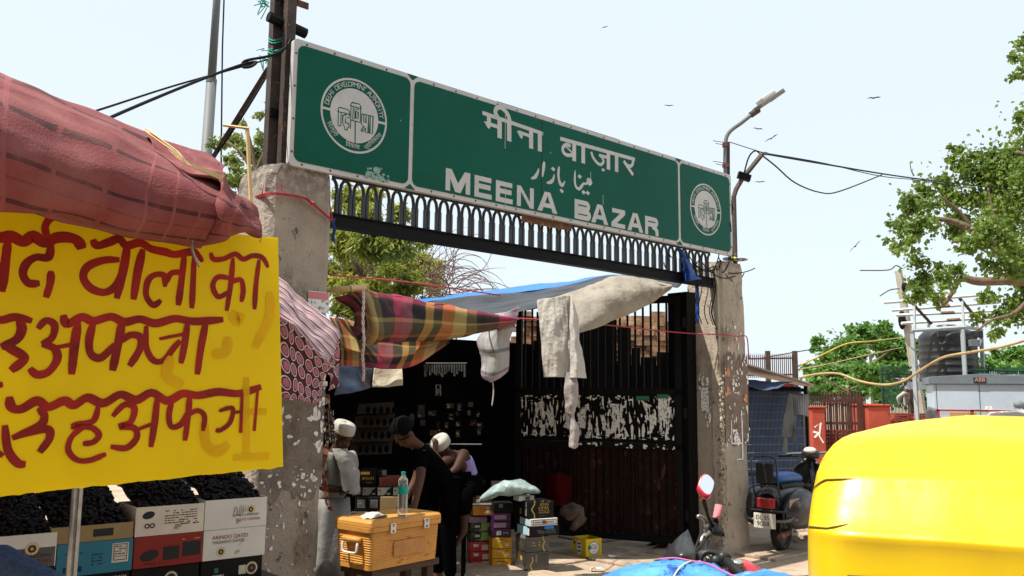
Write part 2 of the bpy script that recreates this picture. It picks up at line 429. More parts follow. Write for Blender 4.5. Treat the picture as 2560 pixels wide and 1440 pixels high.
for i in range(24):
    s = .1+i*(L_-.2)/23
    for z in (ZB+.02, ZB+H_-.025): mb.lathe([(.008, 0), (.007, .004), (.002, .006)], G(s, 0, z), NV, 8)
for i in range(4):
    for s in (.018, L_-.02): mb.lathe([(.008, 0), (.007, .004), (.002, .006)], G(s, 0, ZB+.1+i*.24), NV, 8)
mb.build('bolt_rows', m_dsteel, sg)
PL = .0048
class Flat:                                                         # collects flat strokes, each a hair prouder than the last
    def __init__(s, base=PL): s.mb = MB(); s.k = 0; s.base = base
    def fr(s):
        s.k += 1; o = s.base+.00007*s.k
        return lambda a, b: G(a, o, b)
    def px(s, pts): return [sz(x, y) for x, y in pts]
T1 = lambda p: (1180+p[0]/5.759, 250+p[1]/5.759)
hin = Flat()
def hs(pts, w_, sm=0, taper=None):
    q = hin.px([T1(p) for p in pts]); q = smooth2(q, sm) if sm else q
    stroke(hin.mb, q, w_, hin.fr(), taper)
def hpoly(pts):
    f = hin.fr(); q = hin.px([T1(p) for p in pts]); hin.mb.add([f(a, b) for a, b in q][::-1], [tuple(range(len(q)))])
hs([(145, 185), (1018, 487)], .034)
hs([(238, 200), (238, 330)], .045); hpoly([(165, 305), (268, 330), (268, 370), (244, 420), (215, 395)]); hs([(250, 350), (385, 394)], .032)
hs([(392, 262), (392, 552)], .05); hs([(530, 290), (530, 596)], .05); hs([(372, 262), (332, 190), (345, 125), (395, 103), (455, 140), (512, 215), (540, 310)], .042, 16)
hpoly([(640, 450), (668, 442), (725, 490), (725, 545), (710, 560), (690, 545)]); hs([(668, 462), (832, 522)], .03); hs([(845, 420), (845, 702)], .05); hs([(970, 460), (970, 742)], .05)
hs([(1265, 557), (2340, 858)], .036)
hs([(1412, 672), (1375, 645), (1330, 652), (1300, 695), (1308, 750), (1350, 790), (1400, 798), (1450, 790)], .034, 16); hs([(1345, 672), (1440, 762)], .016)
hs([(1465, 622), (1465, 882)], .05); hs([(1595, 660), (1595, 914)], .05)
hs([(1710, 748), (1735, 825), (1795, 905), (1848, 932), (1884, 895), (1872, 835), (1822, 790)], .03, 16); hs([(1825, 796), (1950, 832)], .03)
hs([(1957, 760), (1957, 1004)], .05); hpoly([(1862, 985), (1902, 995), (1902, 1032), (1862, 1022)]); hs([(2075, 790), (2075, 1037)], .05)
hs([(2312, 850), (2306, 920), (2272, 955), (2205, 930)], .034, 12); hs([(2178, 880), (2312, 1082)], .036)
hin.mb.build('hindi_lettering', m_white, sg)
hin = Flat()
hs([(845, 1130), (900, 1112), (940, 1045), (957, 988)], .03, 12, [.4, .6, .8, 1, 1.1, 1.2, 1.1, 1, .9, .8, .7, .5, .3]); hs([(1035, 888), (1022, 1000), (1008, 1110)], .032, 8, [.5, .9, 1.1, 1.1, 1, .9, .8, .6, .3])
hpoly([(1130, 990), (1155, 962), (1195, 1000), (1170, 1030)]); hs([(1068, 1192), (1125, 1185), (1165, 1140), (1178, 1070)], .03, 12, [.4, .6, .8, 1, 1.1, 1.2, 1.1, 1, .9, .8, .7, .5, .3])
hs([(1248, 960), (1238, 1080), (1258, 1190), (1298, 1228), (1332, 1168)], .03, 14, [.6, .8, 1, 1, 1, 1, 1, 1.1, 1.2, 1.2, 1.1, .9, .7, .5, .3]); hpoly([(1255, 1300), (1278, 1275), (1318, 1318), (1290, 1345)])
hs([(1480, 1015), (1474, 1170), (1495, 1255), (1535, 1282), (1575, 1240), (1600, 1205), (1650, 1205), (1662, 1140), (1685, 1165), (1715, 1170)], .026, 22, [.5, .8, 1, 1, 1, 1, 1, 1.1, 1.2, 1.3, 1.2, 1, .9, .8, .8, .9, 1, 1, 1.2, 1.6, 2, 2, 1.2])
hpoly([(1660, 1195), (1680, 1165), (1712, 1160), (1728, 1190), (1712, 1225), (1680, 1240)])
for c in ((1545, 1103), (1600, 1330), (1660, 1340)): hpoly([(c[0]-32, c[1]-4), (c[0]-4, c[1]-34), (c[0]+32, c[1]+4), (c[0]+4, c[1]+34)])
hin.mb.build('urdu_lettering', m_white, sg)
lat = Flat()
T2 = lambda x, y: sz(1050+x/2.88, 220+y/2.88)
zb0 = T2(185, 735)[1]; zb1 = T2(1715, 1070)[1]; zt0 = T2(185, 575)[1]; zt1 = T2(1640, 925)[1]
sA, sB = T2(185, 735)[0], T2(1715, 1070)[0]
def lt(ch, x0, x1, y):
    a, b = T2(x0, y)[0], T2(x1, y)[0]; u = ((a+b)/2-sA)/(sB-sA)
    z0 = zb0+(zb1-zb0)*u; z1 = zt0+(zt1-zt0)*u; W, Hh = b-a, z1-z0; t = .047; mb = lat.mb
    def poly(pts):
        f = lat.fr(); mb.add([f(a+x, z0+z) for x, z in pts], [tuple(range(len(pts)))])
    def st(pts, w_): stroke(mb, [(a+x, z0+z) for x, z in pts], w_, lat.fr())
    h = t/2
    if ch == 'M':
        poly([(0, 0), (t, 0), (t, Hh), (0, Hh)]); poly([(W-t, 0), (W, 0), (W, Hh), (W-t, Hh)])
        poly([(t, Hh), (t, Hh-.08), (W/2-.028, 0), (W/2+.028, 0), (W-t, Hh-.08), (W-t, Hh), (W-t-.012, Hh), (W/2, .075), (t+.012, Hh)])
    elif ch == 'E': poly([(0, 0), (W, 0), (W, .042), (t, .042), (t, Hh*.42), (W*.93, Hh*.42), (W*.93, Hh*.42+.042), (t, Hh*.42+.042), (t, Hh-.042), (W*.97, Hh-.042), (W*.97, Hh), (0, Hh)])
    elif ch == 'N': poly([(0, 0), (t, 0), (t, Hh*.72), (W-t, 0), (W, 0), (W, Hh), (W-t, Hh), (W-t, Hh*.3), (t, Hh), (0, Hh)])
    elif ch == 'A':
        poly([(0, 0), (.058, 0), (W*.5, Hh*.82), (W-.058, 0), (W, 0), (W*.5+.035, Hh), (W*.5-.035, Hh)])
        poly([(W*.24, Hh*.22), (W*.76, Hh*.22), (W*.70, Hh*.22+.04), (W*.3, Hh*.22+.04)])
    elif ch == 'Z': poly([(0, 0), (W, 0), (W, .042), (.075, .042), (W, Hh-.045), (W, Hh), (.01, Hh), (.01, Hh-.042), (W-.075, Hh-.042), (0, .045)])
    elif ch in 'BR':
        poly([(0, 0), (t, 0), (t, Hh), (0, Hh)])
        def bowl(za, zb, w2):
            r = (zb-za)/2-.021; cx = w2-r-.024; return [(t*.9, zb-.021), (cx, zb-.021)]+[(cx+r*math.sin(R_(q))*1.05, (za+zb)/2+r*math.cos(R_(q))) for q in range(15, 180, 15)]+[(cx, za+.021), (t*.9, za+.021)]
        st(bowl(Hh*.46, Hh, W*.95), .044)
        if ch == 'B': st(bowl(0, Hh*.53, W), .044)
        else: st([(W*.52, Hh*.48), (W*.74, Hh*.40), (W*.84, Hh*.27), (W*.86, .0)], .048)
for ch, x0, x1, y in (('M', 180, 358, 755), ('E', 388, 513, 800), ('E', 542, 664, 830), ('N', 694, 816, 865), ('A', 842, 986, 900), ('B', 1110, 1228, 960), ('A', 1230, 1352, 985), ('Z', 1376, 1474, 1010), ('A', 1490, 1604, 1035), ('R', 1618, 1718, 1060)): lt(ch, x0, x1, y)
lat.mb.build('latin_lettering', m_white, sg)
def emblem(cs, cz):
    t = Flat(); R0 = .284
    ring = MB(); kk = 64
    o1 = [[G(cs+r*math.cos(2*math.pi*k/kk), PL, cz+r*math.sin(2*math.pi*k/kk)) for k in range(kk)] for r in (R0*.945, R0)]
    ring.grid(o1[::-1], close=True)
    for sgn in (-1, 1): stroke(ring, [(cs+sgn*R0*.71, cz), (cs+sgn*R0*.955, cz)], .018, lambda a, b: G(a, PL+.0008, b))
    e = ring.build('emblem_ring', m_white, sg)
    d = MB(); d.prism([G(cs+R0*.725*math.cos(2*math.pi*k/kk), PL-.001, cz+R0*.725*math.sin(2*math.pi*k/kk)) for k in range(kk)], NV*.0016)
    d.build('emblem_disc', m_white, sg)
    w_ = MB(); txt = 'DELHI DEVELOPMENT AUTHORITY'; n = len(txt)
    for i, c in enumerate(txt):
        if c == ' ': continue
        a = R_(171-162*(i+.5)/n); r = R0*.775
        ex = DV*math.sin(a)-UP*math.cos(a); ey = DV*math.cos(a)+UP*math.sin(a)
        letters(w_, c, G(cs, PL+.0004*(i % 3), cz)+ey*r, ex, ey, .054, .92, True)
    for q, a in (('\u093fद\u0932\u094d\u0932\u0940', 218), ('\u093fव\u0915\u093e\u0938', 268), ('\u092a\u094d\u0930\u093e\u093f\u0927\u0915\u0930\u0923', 316)):
        a = R_(a); ex = -DV*math.sin(a)+UP*math.cos(a); ey = -DV*math.cos(a)-UP*math.sin(a)
        letters(w_, q, G(cs, PL+.0003, cz)-ey*R0*.865, ex, ey, .05, .95, True)
    w_.build('emblem_lettering', m_white, sg)
    g = Flat(PL+.0008)
    c0 = sz(780+630/6, 170+745/6)
    # monogram in outline, read from the disc centre
    def o(pts, w_=.0072):
        q = [sz(780+x/6, 170+y/6) for x, y in pts]; stroke(g.mb, [(a-c0[0]+cs, b-c0[1]+cz) for a, b in q], w_, g.fr())
    o([(378, 895), (385, 630), (400, 618), (530, 652), (550, 680), (545, 780), (500, 770)]); o([(378, 890), (420, 900)]); o([(420, 900), (425, 690), (500, 708)]); o([(368, 678), (570, 728)])
    o([(500, 708), (500, 730), (450, 735), (448, 860), (480, 920), (482, 950), (518, 955), (520, 925)]); o([(520, 925), (545, 910), (540, 860), (490, 850), (488, 780)])
    o([(565, 940), (575, 570), (590, 545), (700, 570), (720, 600), (712, 845)]); o([(555, 592), (735, 638)]); o([(600, 800), (608, 610), (680, 625), (680, 640)]); o([(570, 808), (715, 845)])
    o([(630, 800), (632, 640), (690, 655)]); o([(645, 680), (680, 690), (678, 790), (645, 780), (645, 680)]); o([(637, 830), (633, 1165)], .009)
    o([(735, 715), (905, 755), (895, 1020), (855, 1010), (862, 750)]); o([(735, 715), (730, 880), (770, 900), (720, 970)]); o([(720, 970), (750, 978), (800, 925), (785, 990)]); o([(785, 990), (830, 1000), (838, 745)]); o([(765, 730), (765, 840), (795, 850), (800, 740)])
    g.mb.build('monogram', m_green, sg)
for c in ((886, 290), (1764, 524)): emblem(*sz(*c))
mb = MB(); scraps(mb, lambda a, b, o: G(a, .0046+o, b), 26, sz(912, 430)[0], sz(972, 440)[0], sz(940, 450)[1], sz(940, 415)[1], .01, .045, 21, .5)
mb.build('sticker_remains', mat('sticker_grey_green', (.2, .33, .3), rough=.8, var=.5, scale=40), sg)
mb = MB(); q_ = sz(1353, 420)[0]; mb.para(G(q_, .0045, ZB+.037), DV*.006, UP*(H_-.077), NV*.0004); q_ = sz(1030, 300)[0]; mb.build('panel_joint', m_black, sg)
mb = MB()
for x_, y0, y1 in ((1262, 268, 372), (1262, 470, 520), (1475, 430, 446), (1506, 488, 512), (1375, 380, 384), (1000, 300, 303), (938, 250, 253)):
    a_, b_ = sz(x_, y0), sz(x_, y1); mb.para(G(a_[0], .0062, b_[1]), DV*.005, UP*(a_[1]-b_[1]), NV*.0004)
mb.build('white_drips', m_white, sg)
mb = MB()                                                           # steel frame that carries the panel
for z in (ZB+.08, ZB+H_-.1): mb.gbox(.05, L_-.05, -.10, -.047, z, z+.05)
for i in range(7): mb.gbox(.2+i*.8, .25+i*.8, -.10, -.048, ZB+.132, ZB+H_-.103)
mb.build('back_frame', m_dsteel, sg)
a, b = sz(1262, 262), sz(1500, 340)
mb = MB(); mb.para(G(2.0, -.12, ZB+.7), DV*1.62, UP*(H_-.7+.055), NV*.012); mb.build('rusty_sheet', m_rust, sg)
a = sz(1315, 560)[0]; mb = MB(); mb.para(G(a, -.06, ZB-.062), DV*.62, UP*.06, NV*.01); mb.build('rusty_strip', m_rust, sg)

# ================================================================ arched iron rail under the sign
rl = thing('iron_railing', 'black iron rail of arched balusters hanging under the green sign', 'railing', G(2.6, -.1, 2.8))
mb = MB(); mb.gbox(.385, 5.19, -.125, -.095, 2.884, 2.967); mb.gbox(.385, 5.19, -.145, -.075, 2.969, 2.978); mb.gbox(.385, 5.19, -.15, -.07, 2.873, 2.882)
mb.build('beam', m_black, rl)
mb = MB()
for n in (-.125, -.095): mb.gbox(.05, .07, n, n+.008, 2.857, 2.86) if False else None
bl0 = None
for i in range(41):
    s = .463+i*.1152; t = MB()
    t.gbox(s-.027, s-.004, -.122, -.098, 2.98, 3.135); t.gbox(s+.004, s+.027, -.122, -.098, 2.98, 3.135); t.gbox(s-.004, s+.004, -.118, -.106, 2.98, 3.135)
    for d in (-1, 1):
        pts = [(d*.014, 3.125), (d*.016, 3.17), (d*.023, 3.207), (d*.038, 3.232), (d*.0575, 3.240)]
        t.tube([G(s+x, -.11, z) for x, z in pts], .0135, 6)
    t.gbox(s-.0575, s+.0575, -.118, -.102, 3.244, 3.262)
    t.build('baluster', m_gdark, rl)

# ================================================================ steel posts, brace and street lamps
m_hole = m_black
sp1 = thing('steel_post', 'rusty brown steel channel post standing on the left pillar top', 'post', G(-.06, -.2, 3.25))
b0 = onplane(682, 392, G(0, -.22, 0), NV); s0 = (b0-G0).dot(DV)
mb = MB(); mb.gbox(s0-.045, s0+.045, -.225, -.215, 3.24, 6.2); mb.gbox(s0-.045, s0-.037, -.29, -.225, 3.24, 6.2); mb.gbox(s0+.037, s0+.045, -.29, -.225, 3.24, 6.2)
mb.build('channel', m_dsteel, sp1)
mb = MB(); mb.gbox(s0-.12, s0+.22, -.21, -.20, 4.52, 4.57); mb.build('crossbar', m_rust, sp1)
mb = MB(); mb.tube([G(s0-.1, -.19, 4.36), G(s0+.2, -.19, 4.32)], .04, 8); mb.build('insulator_bar', m_black, sp1)
mb = MB(); mb.gbox(s0-.05, s0+.2, -.213, -.19, 3.63, 3.69); mb.build('stay_bar', m_black, sp1)
sp2 = thing('steel_post', 'dark steel post against the left edge of the green sign', 'post', G(.0, -.1, 3.25))
s1 = sz(719, 300, -.1)[0]
mb = MB(); mb.gbox(s1-.035, s1+.035, -.17, -.105, 3.22, 6.4); mb.build('section', m_dsteel, sp2)
br = thing('brace', 'thin sloping steel brace running down from the rusty post', 'brace', P(535, 385, 6.6))
a = P(672, 170, 6.0); b = P(535, 390, 6.9); d = (b-a)
mb = MB(); mb.tube([a, a+d*(a.z/-d.z)], .022, 4); mb.build('flat_bar', m_dsteel, br)
mb = MB(); mb.tube(sag(P(700, 110, 5.95), P(690, 140, 6), .01, 3)+sag(P(690, 150, 6.1), P(545, 380, 6.8), .03), .006, 5); mb.build('guy_wire', m_black, br)
m_galv = mat('grey_lamp_post', (.13, .14, .14), rough=.6, var=.15, scale=6, stretch=(1, 1, .2)); overlay(m_galv, (.12, .13, .13), 20, .62, .04, stretch=(1, 1, .15))
lp = thing('street_lamp', 'tall plain grey lamp post rising out of sight behind the left pillar', 'street lamp', (*P(518, 200, 13).xy, 0))
x, y = P(518, 200, 13).xy
mb = MB(); mb.tube([(x, y, 0), (x+.03, y, 3), (x+.07, y, 6.6)], [.105, .095, .08], 16); mb.tube([(x+.07, y, 6.6), (x+.09, y, 9.5)], [.066, .05], 16); mb.build('pole', m_galv, lp, smooth=True)
MB().tube([(x+.068, y, 6.57), (x+.068, y, 6.63)], .084, 16).build('collar', m_galv, lp)
mb = MB(); mb.tube([(x+.09, y, 9.5), (x+.1, y, 10), (x+.6, y, 10.4), (x+1.6, y, 10.6)], .04, 8); mb.build('arm', m_galv, lp, smooth=True)
MB().box(x+1.5, x+2.1, y-.13, y+.13, 10.55, 10.65).build('lamp_head', m_galv, lp, bevel=.03)
wv = MB(); wv.tube([P(562, -60, 12), P(556, 120, 12), P(553, 380, 12), P(552, 1000, 12)], .012, 5)
wv.build('hanging_cable', m_black, label='thin black cable hanging straight down beside the tall grey lamp post', cat='cable')
# lamp on the right pillar
T = lambda x, y: (1780+x/4.8, 200+y/4.8)
YL = 9.45
lr = thing('street_lamp', 'street lamp with curved grey pole and lit side panel above the right end of the sign', 'street lamp', P(1813, 430, YL))
lr['label'] = 'short street lamp with curved grey pole above the right end of the sign'
q = [P(*T(x, y), YL) for x, y in ((160, 1150), (158, 900), (163, 740), (190, 650), (250, 585), (350, 515), (480, 410))]
mb = MB(); mb.tube([q[0]-UP*.55]+spline(q, 22), .0235, 12); mb.build('pole', m_galv, lr, smooth=True)
mb = MB(); mb.gbox(0, 0, 0, 0, 0, 0) if False else None
pr_ = [P(*T(x, y), YL+.02) for x, y in ((192, 745), (185, 1090))]
mb.tube([pr_[1]-UP*.4, pr_[0]], .022, 4); mb.build('angle_iron', m_dsteel, lr)
for yy in (790, 1035):
    mb = MB(); c = P(*T(165, yy), YL); mb.tube([c-UP*.012, c+UP*.03], .04, 10)
    for k in (0, 1): mb.tube([c+Vector((-.02, -.03, .03*k)), c+Vector((-.13-.03*k, -.06, .01+.03*k))], .004, 5)
    mb.build('clamp', m_rust, lr)
a, b = P(*T(480, 410), YL), P(*T(850, 160), YL+.05); d = (b-a); dn = d.normalized(); up2 = (UP-dn*dn.z).normalized(); sd = dn.cross(up2)
mb = MB(); mb.tube([a-dn*.02, a+dn*.1], .036, 10); mb.build('spigot', m_dsteel, lr)
mb = MB(); mb.prism([a+dn*l+sd*w_ for l, w_ in ((.05, -.04), (.1, -.1), (d.length*.94, -.11), (d.length, -.07), (d.length, .07), (d.length*.94, .11), (.1, .1), (.05, .04))], up2*.045)
mb.build('lamp_head', mat('lamp_alloy', (.18, .17, .16), rough=.5), lr, bevel=.008)
mb = MB(); mb.para(a+dn*.16+sd*-.085+up2*.046, dn*.2, sd*.17, up2*.05); mb.build('driver_box', mat('pale_alloy', (.6, .6, .58), rough=.4), lr, bevel=.012)
mb = MB(); mb.para(a+dn*.33-sd*.075-up2*.006, dn*.14, sd*.15, up2*.006); mb.build('lens', mat('lamp_lens', (.5, .45, .3), rough=.2), lr)
# sloping pole bracket and its wires
bk = thing('cable_bracket', 'rusty sloping steel bracket holding wires beyond the right end of the sign', 'bracket', P(1840, 480, 9.6))
mb = MB(); mb.tube([P(*T(262, 1500), 9.6)-UP*1.0, P(*T(262, 1400), 9.6), P(*T(290, 1310), 9.6), P(*T(360, 1190), 9.6), P(*T(610, 880), 9.6)], .028, 4); mb.build('arm', m_dsteel, bk)
MB().para(P(*T(312, 1160), 9.56), Vector((.14, 0, -.05)), Vector((0, .07, 0)), Vector((.02, 0, .07))).build('clamp', m_black, bk)
mb = MB(); mb.tube([P(*T(610, 880), 9.58), P(*T(660, 885), 9.58)], .02, 8); mb.build('insulator', m_galv, bk)
def wire(name, pts, r, m, label, n=40, cat='cable'):
    MB().tube(spline(pts, n), r, 6).build(name, m, smooth=True, label=label, cat=cat)
Wp = lambda x, y, Y=9.6: P(*T(x, y), Y)
wire('overhead_cable', [Wp(640, 885, 9.6), P(2060, 410, 11), P(2280, 445, 14), P(2560, 478, 18), P(2760, 500, 22)], .012, m_black, 'thick taut black cable from the sloping bracket to the big tree')
wire('overhead_cable', [Wp(640, 878, 9.62), P(2060, 408, 11), P(2200, 440, 13), P(2330, 455, 15), P(2560, 492, 18), P(2760, 515, 22)], .007, m_black, 'thin black wire running just under the thick cable to the big tree')
wire('overhead_cable', [Wp(375, 1160, 9.6), Wp(440, 930, 9.6), Wp(520, 850, 9.62), Wp(600, 905, 9.7), Wp(760, 1030, 9.9), Wp(1000, 1235, 10.4), Wp(1300, 1350, 11), P(2100, 478, 11.5), P(2205, 437, 13.2)], .009, m_black, 'sagging loop of black wire hanging from the sloping bracket')
wire('overhead_cable', [Wp(215, 745, 9.45), Wp(400, 805, 9.5), Wp(640, 880, 9.58)], .005, m_black, 'short thin wire from the curved lamp pole to the sloping bracket')
wire('overhead_cable', [P(728, 97, 5.85), P(715, 118, 5.8), P(680, 138, 5.7), P(620, 150, 5.6), P(606, 158, 5.58), P(608, 168, 5.56), P(628, 166, 5.58), P(640, 155, 5.6), P(600, 163, 5.55), P(480, 208, 5.1), P(280, 292, 4.3), P(80, 390, 3.6)], .0095, m_black, 'thick black cable looped by the rusty post and dropping to the left', 60)
wire('overhead_cable', [P(672, 148, 5.8), P(600, 168, 5.6), P(430, 216, 5.0), P(240, 277, 4.3), P(60, 330, 3.7)], .006, m_black, 'thin black cable dropping left from the rusty post above the looped one')
# green twine, cable ties and loose ends round the posts
m_twine = mat('green_twine', (.03, .3, .22), rough=.8)
mb = MB(); r2 = random.Random(12)
for i in range(16):
    c = P(668+r2.uniform(-6, 8), r2.choice((128, 150, 20, 8)), 5.8); mb.tube([c+Vector((r2.uniform(-.04, .04), -.05, r2.uniform(-.02, .02))), c+Vector((r2.uniform(-.06, .06), -.06, -.02)), c+Vector((r2.uniform(-.08, .06), -.05, r2.uniform(-.13, .06)))], .004, 4)
for z in (4.12, 4.2, 4.14, 4.22): mb.tube([G(s0+.055*math.cos(a), -.25+.055*math.sin(a), z+.02*math.sin(a*2)) for a in [k*.52 for k in range(13)]], .006, 4)
mb.build('twine', m_twine, label='frayed green twine knotted round the rusty steel post', cat='twine')
mb = MB(); r2 = random.Random(3)
for i in range(9):
    a = G(s0+r2.uniform(-.05, .1), -.19, 4.3+r2.uniform(0, .3)); b = G(s0+r2.uniform(-.1, .25), -.19, 4.35+r2.uniform(.1, .9)); mb.tube(sag(a, b, .05, 8), .0045, 4)
for z in (4.34, 4.36, 4.55, 4.57): mb.tube([G(s0+.06*math.cos(k*.6)+r2.uniform(0, .05), -.245+.06*math.sin(k*.6), z) for k in range(12)], .006, 4)
mb.build('wire_bundle', m_black, label='tangle of thin black wires wound about the top of the rusty post', cat='wire')
mb = MB(); r2 = random.Random(9)
for i in range(14):
    s = r2.uniform(4.2, 5.35); z = r2.uniform(3.02, 3.24); a = G(s, r2.uniform(-.06, .0), z); b = G(s+r2.uniform(.1, .6), r2.uniform(-.06, 0), r2.uniform(3.02, 3.26)); mb.tube(sag(a, b, r2.uniform(.02, .1), 8), .006, 5)
for i in range(8):
    s = r2.uniform(4.7, 5.15); z = 3.05; mb.tube(spline([G(s, -.03, z), G(s+.04, -.02, z-.2), G(s-.03, -.03, z-.45), G(s+.05, -.04, z-.6)], 10), .005, 4)
for i in range(5):
    mb.tube(spline([G(5.36, -.02, 4.0), G(5.40+.02*i, -.03, 3.8), G(5.38-.01*i, 0, 3.6), G(5.42, -.02, 3.4), G(5.40+.03*i, -.06, 3.2)], 12), .006, 4)
mb.build('wire_bundle', m_black, label='tangled black wires drooping about the right end of the iron rail', cat='wire')
# ================================================================ foreground stall on the left: red cloth, yellow board, cart of date boxes
e1 = (ray(4000, 812)).normalized()
bo = P(708, 1168, 2.05)                                             # lower right corner of the board
nb = e1.cross((P(695, 595, 2.05)-bo).normalized()).normalized(); e2 = nb.cross(e1).normalized()
if e2.z < 0: e2 = -e2
if nb.y > 0: nb = -nb
def bpx(x, y):
    p = onplane(x, y, bo, nb)-bo; return p.dot(e1), p.dot(e2)
def bfr(o): return lambda a, b: bo+e1*a+e2*b+nb*o
m_yel = mat('yellow_plastic_sheet', (.95, .76, .004), rough=.5, var=.05, scale=3, trans=.42)
overlay(m_yel, (.85, .6, .01), 2.5, .6, .2, amount=.4)
m_red = mat('brush_red_paint', (.26, .007, .006), rough=.6, var=.4, scale=9, col2=(.46, .02, .01), trans=.12)
m_ghost = mat('showthrough_orange', (.93, .58, .004), rough=.6, trans=.42)
yb = thing('painted_board', 'yellow plastic board hand painted with red Hindi letters hanging under the red cloth', 'sign', bo)
top = [bpx(x, y) for x, y in ((-900, 330), (-400, 430), (0, 515), (300, 556), (560, 583), (640, 590), (695, 594))]
bot = [bpx(x, y) for x, y in ((708, 1168), (360, 1203), (0, 1242), (-400, 1283), (-900, 1335))]
rr = random.Random(2); edge = []
pts = top+[(bot[0][0]+.000, bot[0][1])]
for i in range(len(bot)-1):
    for k in range(24): edge.append((bot[i][0]+(bot[i+1][0]-bot[i][0])*k/24, bot[i][1]+(bot[i+1][1]-bot[i][1])*k/24+rr.uniform(-.0015, .0015)))
outl = top+edge+[bot[-1]]
mb = MB(); mb.prism([bo+e1*a+e2*b-nb*.004 for a, b in outl], nb*.004); mb.build('sheet', m_yel, yb)
B1 = lambda p: (p[0]/2.057, 550+p[1]/2.057)
paint = MB(); pk = [0]
def bs(pts, w_=17, n=None, mbx=None, off=.0006):
    q = [bpx(*B1(p)) for p in pts]
    if len(q) > 2: q = smooth2(q, n or 5*len(q))
    pk[0] += 1; k = len(q)
    tp = [min(1, .6+i*.12, .7+(k-1-i)*.1)*(1+.06*math.sin(i*.5+pk[0])) for i in range(k)]
    pxm = 2.05/F_PX*1.02
    stroke(mbx or paint, q, w_*pxm*.9, bfr(off+.00003*pk[0]), tp)
# row 1
bs([(-420, 120), (-300, 70), (-200, 110), (-80, 75), (0, 90), (60, 85), (120, 112), (170, 84), (230, 116), (290, 92), (350, 90), (400, 108), (420, 150)], 26)
bs([(40, 110), (28, 210), (8, 370)], 20); bs([(-60, 110), (-70, 200), (-95, 350)], 20); bs([(-70, 230), (-20, 240), (20, 230)], 15)
bs([(262, 112), (250, 190), (185, 192), (135, 225), (118, 280), (148, 325), (205, 325)], 18); bs([(262, 262), (258, 325), (236, 400)], 17); bs([(242, 85), (232, 35), (262, -10), (320, -18)], 17)
bs([(478, 100), (498, 132), (560, 115), (612, 98), (650, 132), (720, 118), (780, 150), (850, 165), (900, 178), (985, 165), (1018, 188), (1035, 218)], 20)
bs([(615, 205), (530, 208), (452, 240), (428, 295), (468, 352), (540, 372), (602, 332), (642, 240)], 19); bs([(655, 120), (640, 225), (600, 405)], 20); bs([(735, 150), (708, 265), (686, 410)], 20)
bs([(848, 345), (842, 285), (790, 285), (758, 320), (752, 390), (788, 438), (828, 412)], 15); bs([(848, 330), (880, 275), (935, 270)], 15); bs([(948, 180), (932, 320), (916, 440)], 17); bs([(998, 185), (992, 330), (986, 455)], 15); bs([(985, 150), (1005, 165), (1030, 205)], 14)
bs([(1083, 168), (1098, 202), (1150, 200), (1210, 176), (1250, 202), (1300, 184), (1350, 195), (1378, 245)], 14); bs([(1198, 195), (1186, 330), (1165, 468)], 14); bs([(1185, 300), (1120, 294), (1094, 340), (1122, 395), (1178, 368)], 14); bs([(1190, 320), (1238, 308), (1250, 365), (1240, 422)], 14); bs([(1332, 205), (1316, 330), (1308, 460)], 14)
# row 2
bs([(-330, 500), (-200, 540), (-100, 495), (0, 515), (80, 500), (165, 520)], 18); bs([(95, 515), (112, 560), (85, 615), (5, 655)], 20); bs([(10, 640), (105, 690), (122, 720), (55, 775)], 20); bs([(-150, 540), (-160, 660), (-190, 760)], 20)
bs([(325, 488), (345, 535), (420, 500), (480, 520), (570, 498), (640, 525), (720, 510), (800, 532), (900, 508), (1000, 522), (1148, 512)], 20)
bs([(195, 560), (235, 518), (280, 540), (268, 605), (215, 640)], 16); bs([(215, 640), (278, 660), (294, 715), (250, 780), (190, 795), (152, 762)], 18); bs([(262, 660), (375, 640)], 16); bs([(402, 520), (382, 650), (368, 795)], 20)
bs([(480, 525), (458, 620), (468, 690), (520, 708), (590, 640)], 18); bs([(628, 520), (606, 640), (578, 775)], 20); bs([(605, 632), (670, 592), (722, 605), (718, 665), (665, 752)], 18)
bs([(752, 545), (752, 655), (788, 722), (840, 722), (890, 662), (925, 620)], 15); bs([(818, 612), (940, 588)], 14); bs([(965, 520), (948, 640), (930, 738)], 17); bs([(1060, 515), (1032, 660), (1014, 795)], 18)
# row 3
bs([(48, 908), (58, 962), (110, 972), (190, 930), (250, 962), (330, 930), (380, 952), (450, 914), (530, 942), (620, 898), (700, 926), (780, 888), (860, 930), (940, 893), (1020, 902), (1120, 884), (1230, 892), (1342, 858)], 20)
bs([(200, 965), (228, 1010), (200, 1060), (62, 1122)], 18); bs([(25, 1055), (40, 1180), (90, 1250), (132, 1255)], 18); bs([(95, 1110), (235, 1075), (255, 1120), (202, 1195)], 18); bs([(-200, 900), (-60, 860), (15, 845)], 16); bs([(-60, 1150), (15, 1215)], 16)
bs([(505, 955), (480, 1032), (400, 1050), (385, 1062), (470, 1068), (508, 1105), (480, 1142), (425, 1150)], 14); bs([(440, 1058), (372, 1110), (350, 1180), (392, 1232), (460, 1236), (545, 1203)], 13)
bs([(578, 1010), (640, 950), (690, 968), (672, 1038), (620, 1060), (690, 1070), (702, 1120), (650, 1172), (568, 1165)], 15); bs([(685, 1085), (780, 1050)], 14); bs([(808, 905), (796, 1030), (775, 1168)], 16)
bs([(888, 915), (868, 1000), (880, 1062), (930, 1050), (965, 985)], 14); bs([(975, 895), (966, 1010), (950, 1135)], 15); bs([(958, 1005), (1015, 980), (1050, 1010), (1042, 1085)], 13)
bs([(1125, 982), (1195, 968), (1182, 1040), (1135, 1080), (1108, 1080)], 12); bs([(1185, 992), (1240, 985)], 12); bs([(1244, 890), (1236, 1095)], 14); bs([(1324, 870), (1306, 1085)], 13)
paint.build('brush_lettering', m_red, yb)
